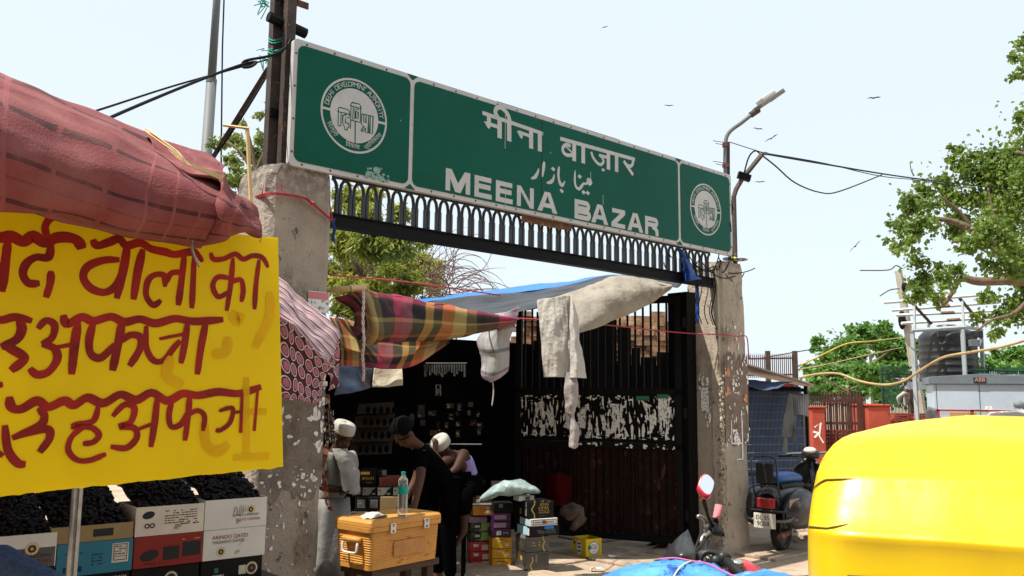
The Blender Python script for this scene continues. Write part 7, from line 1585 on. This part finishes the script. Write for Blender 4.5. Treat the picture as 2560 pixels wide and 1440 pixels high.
while z < P(2270, 1036, 29.6).z:
    x = p.x+(.11 if int(z/.09) % 2 else 0)
    while x < q.x: wl = .22; mb.box(x, min(x+wl-.015, q.x), 29.4+r2.uniform(-.02, .02), 30.0, z, z+.075); x += wl
    z += .09
mb.build('brick_wall', m_redb2, label='broken red brick wall under the climbing man', cat='wall')
t = thing('rubble_stone', 'red stone lump on the broken brick wall', 'stone', P(2290, 1040, 29.3)); mb = MB(); mb.ell(P(2288, 1046, 29.5), (.2, .15, .13), 10, 7); mb.build('stone', m_redw, t, smooth=True)
gf = thing('railing', 'dark rusty curved-top railing behind the small gate', 'railing', P(2100, 1010, 21.5)); mb = MB()
for i in range(32): p = P(2010+i*5.0, 1060, 21.5); h = P(2100, 990, 21.5).z; mb.tube([(p.x, 21.5, .4), (p.x, 21.5, h), (p.x-.05, 21.45, h+.10)], [.02, .02, .008], 4)
for z in (.8, h-.2): mb.tube([(P(2000, 1000, 21.5).x, 21.5, z), (P(2172, 1000, 21.5).x, 21.5, z)], .02, 4)
mb.build('bars', m_dsteel, gf)
# green railing behind the climbing man
m_grn = mat('green_rail_paint', (.012, .06, .03), rough=.6, var=.3)
gr = thing('railing', 'dark green barred railing with inward curved tops behind the climbing man', 'railing', P(2250, 1020, 31)); mb = MB()
for i in range(26): x = P(2206+i*3.5, 1000, 31).x; h = P(2250, 922, 31).z; mb.tube(spline([(x, 31, .4), (x, 31, h-.15), (x, 30.95, h), (x, 30.8, h+.08)], 10), .016, 4)
for z in (h-.2, h-.75): mb.tube([(P(2203, 1000, 31).x, 31, z), (P(2298, 1000, 31).x, 31, z)], .018, 4)
mb.tube([(P(2206, 1000, 31).x, 31, .3), (P(2206, 1000, 31).x, 31, h+.1)], .03, 5); mb.build('bars', m_grn, gr)
gr2 = thing('railing', 'dark green hedge-like railing running behind the cabin on the right', 'railing', P(2510, 930, 27)); mb = MB()
for i in range(60): x = P(2440+i*4, 930, 27).x; h = P(2500, 918, 27).z; mb.tube([(x, 27, .5), (x, 27, h)], .02, 4)
for z in (h-.1, h-.4): mb.tube([(P(2430, 1000, 27).x, 27, z), (P(2690, 1000, 27).x, 27, z)], .03, 4)
mb.build('bars', m_grn, gr2)
# transformer cabin
m_cab = mat('pale_grey_cabin_paint', (.40, .46, .52), rough=.55, var=.07, scale=2); overlay(m_cab, (.36, .38, .40), 5, .62, .08); m_roofc = mat('slate_cabin_roof', (.13, .15, .17), rough=.6, var=.15, scale=4)
YK = 24.0; K = lambda x, y, Y=YK: P(x, y, Y)
kb = thing('cabin', 'pale grey electrical cabin with dark gabled lid and small black plate', 'cabin', (K(2430, 1000).x, YK+.8, 0))
x0, x1 = K(2320, 960).x, K(2552, 960).x; z0 = K(2430, 960).z
MB().box(x0, x1, YK, YK+1.6, .1, z0).build('walls', m_cab, kb, bevel=.02)
mb = MB(); mb.prism([(x0-.1, YK-.08, z0), (x1+.06, YK-.08, z0), (x1+.06, YK-.08, z0+.2), ((x0+x1)/2, YK-.08, K(2430, 934).z), (x0-.1, YK-.08, z0+.2)], (0, 1.76, 0)); mb.build('lid', m_roofc, kb, bevel=.01)
for xa in (2330, 2427, 2538): MB().box(K(xa, 990).x-.008, K(xa, 990).x+.008, YK-.006, YK, .3, z0-.02).build('door_seam', m_dsteel, kb)
pl_ = MB().box(K(2412, 950).x, K(2440, 950).x, YK-.095, YK-.081, K(2430, 957).z, K(2430, 944).z).build('plate', m_blkp, kb)
mb = MB(); letters(mb, 'ABB', ((K(2426, 950).x), YK-.099, K(2430, 955).z+.015), (1, 0, 0), UP, .15, 1.0, True); mb.build('lettering', mat('faded_red_print', (.55, .25, .2), rough=.8), pl_)
mb = MB(); scraps(mb, lambda a, b, o: (a, YK-.004-o, b), 14, K(2378, 0).x, K(2394, 0).x, K(0, 1005).z, K(0, 990).z, .03, .1, 3); scraps(mb, lambda a, b, o: (a, YK-.004-o, b), 14, K(2468, 0).x, K(2486, 0).x, K(0, 1012).z, K(0, 997).z, .03, .1, 4); mb.build('paper_scraps', m_paper, kb)
MB().box(K(2556, 960).x, K(2640, 960).x, YK+.3, YK+1.6, .1, K(2560, 935).z).build('grey_cabinet', mat('dark_grey_cabinet', (.2, .21, .22), rough=.6), label='dark grey cabinet at the right edge beside the pale cabin', cat='cabinet')
kb.rotation_euler.z = -R_(20); kb.location.x += .55
for q_ in kb.children: q_.location = -Vector((kb.location.x-.55, kb.location.y, kb.location.z))
rl2 = thing('railing', 'red topped white mesh barrier before the pale grey cabin', 'railing', K(2440, 1040, 22)); mb = MB()
zt = P(2440, 1024, 22).z; mb.box(P(2340, 1024, 22).x, P(2560, 1024, 22).x, 22, 22.06, zt-.05, zt)
for x in (2345, 2430, 2520): mb.box(P(x, 1024, 22).x-.03, P(x, 1024, 22).x+.04, 22, 22.05, .2, zt)
mb.build('frame', mat('faded_red_paint', (.38, .05, .06), rough=.7), rl2); mb = MB()
for i in range(45): x = P(2345+i*4.8, 1024, 22).x; mb.tube([(x, 22.03, .3), (x, 22.03, zt)], .006, 3)
for i in range(14): mb.tube([(P(2345, 1024, 22).x, 22.03, zt-.1*i), (P(2560, 1024, 22).x, 22.03, zt-.1*i)], .006, 3)
mb.build('mesh', m_cardw, rl2); MB().box(P(2340, 1024, 22).x, P(2570, 1024, 22).x, 22.3, 22.4, .2, zt-.25).build('white_panel', m_cab, rl2)
mb = MB(); mb.para(P(2375, 1043, 22.2), Vector((.7, 0, 0)), Vector((0, .02, 0)), UP*.12); mb.build('yellow_strip', m_yelc, rl2)
hang('grey_cover', mat('grey_cover_cloth', (.12, .12, .13), rough=.9, var=.2), [[P(2318, 1060, 21), P(2345, 1062, 21)], [P(2314, 1040, 21), P(2346, 1044, 20.9)], [P(2318, 1022, 21), P(2340, 1024, 20.9)], [P(2326, 1018, 21.2), P(2342, 1024, 21)]], 10, 12, .06, 4, 2, 'dark grey cloth thrown over the end of the mesh barrier', 'cloth')
# water tank and frame
m_tank = mat('black_tank_plastic', (.016, .017, .019), rough=.42, var=.25, scale=4, spec=.45); YT = 28.0; tc_ = P(2371, 900, YT); tr = (P(2438, 900, YT).x-P(2304, 900, YT).x)/2
tk = thing('water_tank', 'ribbed black water tank on the far side of the pale cabin', 'water tank', (tc_.x, YT, 0))
zl = P(2371, 955, YT).z; zh = P(2371, 846, YT).z; prof = [(tr, zl)]
for i in range(6): z = zl+.05+(zh-zl-.1)*i/6; dz = (zh-zl-.1)/6; prof += [(tr, z), (tr*1.012, z+.03), (tr*1.012, z+.06), (tr*.985, z+.09), (tr*.985, z+dz-.02)]
prof += [(tr, zh-.02), (tr*.97, zh+.08), (tr*.8, zh+.24), (tr*.5, zh+.34), (tr*.34, zh+.36), (tr*.34, zh+.42), (tr*.3, zh+.44)]
mb = MB(); mb.lathe(prof, (tc_.x, YT, 0), seg=40); mb.build('tank', m_tank, tk, smooth=True); 
for xx in (-.75, -.45, .5): MB().box(tc_.x+xx*tr, tc_.x+xx*tr+.35, YT-tr*.86, YT-tr*.7, zh-.02, zh+.2).build('lug', m_tank, tk, bevel=.03)
MB().box(tc_.x-tr-.1, tc_.x+tr+.1, YT-tr, YT+tr, zl-.25, zl).build('platform', m_roofc, tk)
for a in (-.8, .8): MB().box(tc_.x+a*tr-.1, tc_.x+a*tr+.1, YT-.8, YT-.6, 0, zl-.25).build('leg', m_roofc, tk)
m_fr = mat('galvanised_angle', (.30, .33, .34), rough=.6, var=.15, scale=5); fm_ = thing('metal_rack', 'tall galvanised frame of posts and rails in front of the black tank', 'frame', P(2410, 1000, 26.5)); T9 = lambda x, y, Y=26.5: P(2180+x/3.274, 640+y/3.274, Y)
for x, yt, Y in ((330, 620, 26), (740, 600, 26), (890, 600, 27.5)): a = T9(x, yt, Y); b = T9(x+22, 960, Y); MB().tube([a, (b.x, b.y, .1)], .075, 4).build('post', m_fr, fm_)
for pts, r in (([(325, 610, 26), (760, 580, 26), (900, 605, 27.5)], .06),): 
    mb = MB(); mb.tube([T9(*p) for p in pts], r, 4); mb.build('rail', m_fr, fm_)
for x0, y0, x1, y1, Y in ((95, 382, 975, 312, 26.2), (160, 445, 1040, 378, 26.6), (195, 485, 1080, 445, 27), (240, 552, 1130, 493, 27.4)):
    mb = MB(); mb.tube([T9(x0, y0, Y), T9(x1, y1, Y)], .05, 4); o = mb.build('rail', mat('pale_rail', (.5, .53, .53), rough=.5, var=.1), fm_)
    mb = MB(); mb.tube([T9(x0+(x1-x0)*.42, y0+(y1-y0)*.42-1, Y-.06), T9(x0+(x1-x0)*.54, y0+(y1-y0)*.54-1, Y-.06)], .052, 4); mb.build('rust_patch', m_rust, o)
for a, b in (((322, 378, 26.2), (482, 552, 27.4)), ((720, 350, 26.2), (875, 530, 27.4))): MB().tube([T9(*a), T9(*b)], .06, 4).build('rafter', m_dsteel, fm_)
for a, b in (((345, 400, 26.2), (350, 610, 26)), ((462, 545, 27.4), (466, 600, 27)), ((738, 370, 26.2), (752, 585, 26)), ((858, 520, 27.4), (864, 600, 27.4))): MB().tube([T9(*a), T9(*b)], .045, 4).build('upright', m_fr, fm_)
MB().para(T9(810, 740, 27), Vector((.3, 0, 0)), Vector((0, .2, 0)), UP*.22).build('junction_box', m_roofc, fm_, bevel=.02)
cpn = thing('utility_pole', 'leaning old concrete pole left of the tank frame', 'pole', P(2290, 1000, 33)); m_cpo = mat('concrete_pole', (.34, .31, .26), rough=.9, var=.2, scale=3, bump=.3)
a, b = P(2246, 677, 33), P(2287, 930, 33); dd = (b-a); e = a+dd*(a.z/-dd.z)
mb = MB(); mb.tube([a, b, e], [.145, .185, .22], 4); mb.build('pole', m_cpo, cpn); mb = MB(); mb.ell(P(2262, 718, 32.8), (.13, .13, .2), 8, 6); mb.ell(P(2255, 800, 32.8), (.15, .13, .38), 10, 6); mb.build('insulator', m_black, cpn)
m_tan = mat('tan_cable', (.38, .27, .12), rough=.75, var=.25, scale=6); m_ycab = mat('yellow_cable', (.42, .31, .06), rough=.7)
wire('cable', [P(1998, 945, 17), P(2040, 936, 17), P(2095, 934, 16.8), P(2150, 953, 16.4), P(2210, 962, 16), P(2260, 952, 15.6), P(2310, 920, 15.2), P(2360, 893, 14.8), P(2430, 880, 14.2), P(2500, 868, 13.6), P(2580, 846, 13), P(2700, 810, 12)], .022, m_tan, 'thick tan cable swooping low across the view of the cabin', 80)
wire('cable', [P(1990, 918, 20), P(2050, 890, 20), P(2115, 860, 20), P(2180, 853, 20), P(2255, 844, 32.5)], .017, m_ycab, 'yellow cable rising to the leaning concrete pole', 40)
wire('cable', [P(1990, 925, 20), P(2080, 908, 20), P(2180, 885, 22), P(2258, 868, 32.5)], .012, m_tan, 'thin tan cable below the yellow one', 30)
wire('cable', [P(1900, 896, 20.5), P(1990, 880, 21), P(2060, 869, 22), P(2140, 858, 26)], .012, m_black, 'thin black cable leaving the spiked railing to the right', 20)
for i, (q, lb) in enumerate((([P(2150, 676, 26), P(2220, 675, 25.5), P(2240, 664, 25), P(2255, 672, 25)], 'wiry bare twig sticking out at the top of the concrete pole'), ([P(2200, 740, 26), P(2225, 725, 25.5), P(2248, 722, 25)], 'short bare wire end left of the concrete pole'))): wire('wire', q, .018, m_dsteel, lb, 20, 'wire')
# man climbing by the green railing
T3 = lambda x, y, Y=20.2: P(2180+x/3.274, 640+y/3.274, Y+9.5)
J = dict(pelvis=T3(275, 1115), chest=T3(320, 1035), neck=T3(330, 985), head=T3(332, 950), shL=T3(300, 1005, 20.0), elL=T3(245, 1010, 20.3), wrL=T3(185, 1005, 20.6), shR=T3(352, 1000, 20.4), elR=T3(365, 985, 20.6), wrR=T3(345, 985, 20.8), hpL=T3(262, 1125, 20.1), knL=T3(208, 1160, 20.1), anL=T3(232, 1228, 20.15), hpR=T3(285, 1128, 20.3), knR=T3(268, 1180, 20.3), anR=T3(272, 1236, 20.3))
J['tfL'] = Vector((.6, .8, 0)); J['tfR'] = Vector((.6, .8, 0)); J['hdL'] = Vector((-1, .3, .1)).normalized()
m_chk = uvbands('check_shirt_cloth', [(0, (.5, .42, .42)), (.5, (.02, .02, .05))], [(0, (.5, .42, .42)), (.5, (.02, .02, .05))], 1, 1, .95, 0, .5); m_chk = mat('check_shirt', (.025, .025, .04), rough=.95, col2=(.36, .28, .29), thr=.52, scale=14)
t, d = person('man in check shirt and grey trousers climbing at the green railing', J, dict(skin=m_skin2), .86, Vector((-.3, .9, 0)))
shirt(t, J, .84, m_chk, 'shirt', .9); trousers(t, J, .74, mat('grey_trousers', (.33, .31, .29), rough=.95, var=.15), 'trousers', .9); capm(t, J['head'], UP, Vector((-.3, .9, 0)).normalized(), .9, m_cap, 'white_cap')
MB().box(T3(350, 1250).x, T3(388, 1250).x, 30, 30.2, 0, T3(360, 1080).z).build('post', m_dsteel, label='dark wooden post beside the climbing man', cat='post')
# white car roof at the right edge
cr = thing('parked_car', 'white car at the right edge, only its roof corner and mirror showing', 'car', (P(2690, 1020, 18).x, 18, 0)); m_carw = mat('white_car_paint', (.7, .7, .7), rough=.25, var=.03, coat=.5)
cx = P(2700, 1020, 17.5).x; mb = MB(); rows = []
for y, z, w_ in ((16.0, .45, .8), (15.95, .75, .82), (16.2, .95, .82), (17.0, 1.02, .80), (17.5, 1.42, .66), (18.6, 1.5, .66), (19.6, 1.45, .66), (20.1, 1.05, .78), (20.3, .8, .8), (20.3, .45, .8)): rows.append([(cx+w_*u, y, z-.04*abs(u)**3) for u in (-1, -.9, -.5, 0, .5, .9, 1)])
mb.grid(rows[::-1]); mb.build('body', m_carw, cr, smooth=True, solid=.03); mb = MB(); mb.box(cx-.78, cx+.78, 16.1, 20.2, .3, .8); mb.build('sill', m_carw, cr, bevel=.1)
mb = MB(); mb.grid([[(cx+u*w_, y, z) for u in (-.9, 0, .9)] for y, z, w_ in ((16.98, 1.06, .8), (17.46, 1.43, .66))]); mb.build('windscreen', m_blkp, cr)
for x in (-.78, .78):
    for y in (16.8, 19.5): wheel(cr, (cx+x, y, .31), .31, .18, (1, 0, 0))
a = P(2548, 1012, 16.9); MB().ell(a, (.11, .08, .08), 12, 8).build('door_mirror', m_roofc, cr, smooth=True)
MB().tube([a, (cx-.78, 16.9, 1.0)], .02, 6).build('mirror_arm', m_blkp, cr)
# ================================================================ trees
def leafmat(name, c, c2, tr=.35):
    m = mat(name, c, rough=.45, var=.35, scale=1.4, col2=c2, trans=tr, spec=.35); overlay(m, (c[0]*.55, c[1]*.6, c[2]*.55), 7, .54, .1, amount=.6); overlay(m, (c2[0]*1.5, c2[1]*1.35, c2[2]*1.2), 11, .6, .06); return m
def leaves(mb, cl, n, size, asp, seed, droop=.3, fill=.42):
    r = random.Random(seed); w_ = [q[1]**2.2 for q in cl]; tot = sum(w_)
    for (c, R), wt in zip(cl, w_):
        k = max(8, int(n*wt/tot)); sub = [(Vector((r.gauss(0, 1), r.gauss(0, 1), r.gauss(0, .8))).normalized()*R*r.uniform(.35, .95), R*r.uniform(.16, .42)) for _ in range(max(5, int(9*fill/.42)))]
        for i in range(k):
            if r.random() < .8: o, rr = r.choice(sub); p = c+o+Vector((r.gauss(0, .5), r.gauss(0, .5), r.gauss(0, .42)))*rr
            else: p = c+Vector((r.gauss(0, .45), r.gauss(0, .45), r.gauss(0, .4)))*R
            s_ = size*r.uniform(.6, 1.3); a = Vector((r.gauss(0, 1), r.gauss(0, 1), r.gauss(-droop*2, .7))).normalized(); b = a.cross(Vector((r.gauss(0, 1), r.gauss(0, 1), r.gauss(0, 1)))).normalized(); nn_ = a.cross(b)
            mb.add([p, p+a*s_*.45+b*s_*asp*.5+nn_*s_*.06, p+a*s_, p+a*s_*.45-b*s_*asp*.5+nn_*s_*.06], [(0, 1, 2, 3)])
def limb(mb, pts, r0, r1, n=18):
    sp = spline(pts, n); mb.tube(sp, [r0+(r1-r0)*i/n for i in range(n+1)], 7)
m_bark = mat('grey_brown_bark', (.15, .105, .07), rough=.95, var=.35, scale=5, bump=.6, stretch=(1, 1, .35))
m_lf1 = leafmat('peepal_leaf', (.11, .20, .03), (.24, .34, .06), .45); m_lf2 = leafmat('neem_leaf', (.24, .31, .04), (.50, .52, .10), .5); m_lf3 = leafmat('dense_leaf', (.09, .22, .04), (.20, .38, .08), .45); m_lf4 = leafmat('young_leaf', (.15, .22, .04), (.30, .36, .09), .5)
YR = 20.0; C = lambda x, y, r, Y: (P(x, y, Y), r/F_PX*Y)
t = thing('peepal_tree', 'big spreading leafy tree reaching in from the right edge', 'tree', (P(2740, 1000, YR).x, YR, 0)); r2 = random.Random(5)
cl = [C(x, y, r, YR+r2.uniform(-2, 2)) for x, y, r in ((2480, 400, 75), (2405, 395, 45), (2545, 430, 70), (2335, 470, 60), (2440, 470, 75), (2535, 530, 80), (2275, 515, 42), (2300, 565, 48), (2240, 560, 24), (2215, 598, 12), (2385, 560, 50), (2475, 580, 70), (2555, 630, 60), (2255, 610, 34), (2300, 650, 30), (2310, 700, 45), (2370, 690, 42), (2425, 610, 30), (2500, 670, 55), (2560, 760, 60), (2520, 790, 40), (2290, 730, 30), (2345, 745, 28), (2470, 740, 26), (2440, 790, 22), (2490, 830, 22), (2556, 100, 28), (2535, 145, 20), (2548, 180, 20), (2525, 190, 12), (2560, 290, 30), (2545, 320, 16), (2650, 500, 150), (2680, 300, 130), (2640, 150, 70), (2660, 720, 100))]
mb = MB(); leaves(mb, cl, 33000, .125, .72, 3, .45); mb.build('crown', m_lf1, t)
mb = MB(); X = lambda x, y, Y=YR: P(x, y, Y)
limb(mb, [(P(2740, 1000, YR).x, YR, 0), X(2735, 900), X(2715, 820), X(2700, 700)], .45, .32)
limb(mb, [X(2710, 800), X(2620, 720), X(2560, 672), X(2500, 625), X(2430, 575), X(2370, 550), X(2290, 545)], .24, .03); limb(mb, [X(2640, 730), X(2560, 702), X(2450, 704), X(2405, 695), X(2385, 718)], .15, .06); limb(mb, [X(2700, 700), X(2650, 560), X(2600, 420), X(2540, 380)], .25, .05); limb(mb, [X(2500, 625), X(2440, 600), X(2380, 605)], .08, .03); limb(mb, [X(2430, 575), X(2400, 530), X(2350, 490)], .06, .02); limb(mb, [X(2500, 622), X(2490, 560), X(2470, 470)], .06, .02); limb(mb, [X(2680, 640), X(2680, 300), X(2640, 160), X(2560, 110)], .2, .03); limb(mb, [X(2390, 715), X(2360, 760), X(2350, 740)], .06, .02); limb(mb, [X(2600, 710), X(2540, 780), X(2480, 800), X(2440, 830)], .06, .02); limb(mb, [X(2285, 440), X(2278, 425), X(2275, 405)], .02, .008)
mb.build('trunk', m_bark, t, smooth=True)
def tree(label, base, cl, n, size, asp, m, seed, limbs, r0, droop=.2, name='tree', fill=.42):
    t = thing(name, label, 'tree', base); mb = MB(); leaves(mb, cl, n, size, asp, seed, droop, fill); mb.build('crown', m, t); mb = MB()
    for pts in limbs: limb(mb, pts, r0 if pts is limbs[0] else r0*.45, r0*.4 if pts is limbs[0] else r0*.1)
    mb.build('trunk', m_bark, t, smooth=True)
g0 = lambda x, Y: Vector((P(x, 990, Y).x, Y, 0))
def rs(l, Y, s): r = random.Random(s); return [C(x, y, q, Y+r.uniform(-2, 2)) for x, y, q in l]
tree('rounded green tree in the middle distance left of the concrete pole', g0(2180, 45), rs([(2110, 855, 34), (2150, 845, 36), (2195, 850, 40), (2085, 885, 28), (2045, 852, 15), (2038, 870, 10), (2238, 855, 36), (2170, 815, 14), (2205, 820, 18), (2130, 890, 34), (2220, 890, 34), (2070, 905, 24), (2255, 880, 26)], 45, 1), 9500, .26, .7, m_lf3, 2, [[g0(2180, 45), P(2180, 930, 45), P(2170, 860, 45)], [P(2178, 920, 45), P(2130, 880, 45), P(2100, 860, 45)], [P(2178, 910, 45), P(2220, 880, 45), P(2240, 860, 45)]], .13)
tree('low bushy green tree behind the small rusty gate', g0(2120, 40), rs([(2060, 930, 34), (2110, 935, 34), (2035, 945, 22), (2160, 930, 34), (2200, 935, 36), (2080, 975, 36), (2140, 975, 36), (2200, 980, 40), (2040, 985, 26), (2250, 930, 30), (2250, 985, 34), (2290, 940, 24), (2300, 1000, 30), (2020, 920, 14)], 40, 2), 10500, .24, .7, m_lf3, 5, [[g0(2120, 40), P(2120, 980, 40), P(2120, 940, 40)], [P(2120, 980, 40), P(2070, 950, 40), P(2050, 930, 40)], [P(2120, 975, 40), P(2180, 950, 40), P(2200, 930, 40)]], .12)
tree('bright green tree behind the cabin at the right edge', g0(2520, 42), rs([(2465, 915, 20), (2500, 900, 28), (2540, 890, 30), (2575, 900, 36), (2440, 925, 14), (2520, 920, 24), (2350, 900, 20), (2300, 870, 22), (2320, 930, 22)], 42, 3), 3800, .26, .7, m_lf3, 6, [[g0(2520, 42), P(2520, 950, 42), P(2520, 910, 42)], [P(2520, 940, 42), P(2470, 920, 42), P(2460, 915, 42)], [P(2520, 940, 42), P(2570, 910, 42), P(2580, 900, 42)]], .1)
YN = 12.5
tree('leafy neem like tree with narrow leaves behind the left half of the gate', g0(930, YN), rs([(870, 490, 40), (905, 545, 46), (865, 600, 46), (930, 610, 52), (985, 605, 46), (990, 660, 50), (905, 670, 56), (1045, 650, 40), (1070, 690, 38), (1020, 710, 40), (860, 720, 40), (950, 725, 44), (935, 480, 26), (1000, 530, 26), (1060, 600, 18), (1095, 660, 18), (1085, 712, 26), (800, 560, 60), (800, 690, 60), (880, 770, 50), (980, 770, 50)], YN, 4), 40000, .11, .28, m_lf2, 8, [[g0(930, YN), P(930, 800, YN), P(920, 640, YN)], [P(928, 760, YN), P(990, 680, YN), P(1050, 660, YN)], [P(926, 720, YN), P(870, 620, YN), P(860, 520, YN)], [P(922, 660, YN), P(960, 590, YN), P(990, 540, YN)]], .14, .5, 'neem_tree', .5)
YS = 9.0
tree('sparse small leafy tree behind the rusty post above the left pillar', g0(640, YS), rs([(618, 375, 34), (590, 345, 22), (560, 350, 22), (530, 355, 16), (580, 400, 24), (655, 345, 26), (690, 305, 20), (650, 285, 12), (700, 250, 14), (706, 350, 18), (640, 400, 26), (610, 300, 10), (665, 255, 8), (700, 390, 20), (600, 440, 40), (650, 470, 40)], YS, 5), 2100, .075, .55, m_lf4, 9, [[g0(640, YS), P(640, 600, YS), P(640, 420, YS)], [P(640, 450, YS), P(600, 380, YS), P(550, 350, YS)], [P(640, 430, YS), P(680, 330, YS), P(705, 240, YS)], [P(640, 430, YS), P(625, 350, YS), P(608, 295, YS)]], .05, .5, 'young_tree', .6)
db_ = thing('dry_shrub', 'leafless tangle of dry curling twigs right of the leafy tree behind the gate', 'shrub', g0(1120, 12)); mb = MB(); r2 = random.Random(17)
for i in range(90):
    a = R_(r2.uniform(-5, 120)); L = r2.uniform(.5, 1.25); p = P(1090+r2.uniform(-50, 60), 735+r2.uniform(-40, 30), 12+r2.uniform(-.6, .6)); d = Vector((math.cos(a), r2.uniform(-.3, .3), math.sin(a))); cv_ = r2.uniform(-.28, -.05) if r2.random() < .75 else r2.uniform(0, .2); pts = [p]
    for k in range(12): p = p+d*L/12; d = (d+Vector((-d.z, 0, d.x))*cv_*1.3+Vector((r2.gauss(0, .06), r2.gauss(0, .06), r2.gauss(0, .06)))).normalized(); pts.append(p)
    mb.tube(pts, [.0052]*9+[.004, .003, .002, .0015], 4)
for i in range(10): mb.tube(spline([g0(1120, 12)+Vector((r2.uniform(-.2, .2), 0, 0)), P(1110+r2.uniform(-30, 30), 900, 12), P(1090+r2.uniform(-50, 60), 740, 12)], 10), .012, 5)
mb.build('twigs', mat('dry_twig', (.17, .11, .08), rough=.95, var=.3), db_)
# kites wheeling high over the bazaar
m_bird = mat('dark_bird', (.05, .05, .055), rough=.9)
for i, (x, y, s_, a, lb) in enumerate(((2185, 245, .55, .1, 'bird gliding high above the big tree'), (1928, 346, .6, .55, 'bird banking steeply right of the street lamp'), (1895, 322, .4, -.1, 'small bird just right of the street lamp'), (2138, 616, .6, .8, 'bird banking low left of the big tree'), (1512, 68, .25, .3, 'tiny distant bird high above the sign'), (1672, 264, .35, .0, 'distant bird above the right half of the sign'), (1900, 455, .4, .05, 'faint bird below the sagging wire'))):
    p = P(x, y, 70); t = thing('bird', lb, 'bird', p, group='birds circling over the bazaar'); ex = Vector((math.cos(a), 0, math.sin(a))); mb = MB()
    mb.tube([p-Vector((0, .35, 0))*s_, p, p+Vector((0, .35, .0))*s_], [.02*s_, .1*s_, .03*s_], 6)
    for g in (-1, 1): mb.add([p+Vector((0, -.15*s_, 0)), p+ex*g*s_*.55+UP*.14*s_+Vector((0, -.12*s_, 0)), p+ex*g*s_*1.1+UP*.02, p+ex*g*s_*.5+Vector((0, .2*s_, .1*s_)), p+Vector((0, .2*s_, 0))], [(0, 1, 2, 3, 4)])
    mb.build('bird_body', m_bird, t, solid=.03)
# unseen houses added round the viewer to block sky light from the gateway
m_plas = mat('stained_plaster', (.20, .17, .14), rough=.95, var=.25, scale=1.2, bump=.2); m_shut = mat('shutter_grey', (.10, .10, .11), rough=.7)
def house(x0, x1, y0, y1, h, label, m=None):
    t = thing('blocker_building', label, 'blocker_building', ((x0+x1)/2, (y0+y1)/2, 0)); MB().box(x0, x1, y0, y1, 0, h).build('walls', m or m_plas, t); MB().box(x0-.1, x1+.1, y0-.1, y1+.1, h, h+.2).build('roof', m_roofc, t)
    yf = y1 if abs(y1) < abs(y0) else y0; s_ = 1 if yf == y1 else -1; k = int((x1-x0)/2.6)
    for i in range(k):
        x = x0+.6+i*2.6; MB().box(x, x+1.7, yf, yf+s_*.04, .1, 2.5).build('shutter', m_shut, t)
        for z in (3.4, 6.2):
            if z+1.6 < h: MB().box(x+.2, x+1.3, yf, yf+s_*.04, z, z+1.4).build('window', m_shut, t)
house(-16, -5.2, -10, -5, 6.5, 'plain shop house added behind the viewer to block sky light'); house(-5, 6, -10, -5.4, 7.2, 'taller shop house added behind the viewer to block sky light'); house(6.3, 18, -10, -5, 6.0, 'low shop house added behind the viewer to block sky light')
house(-14, -7.4, 1.5, 9.5, 6.2, 'shop house added out of view left of the date stall to block sky light')
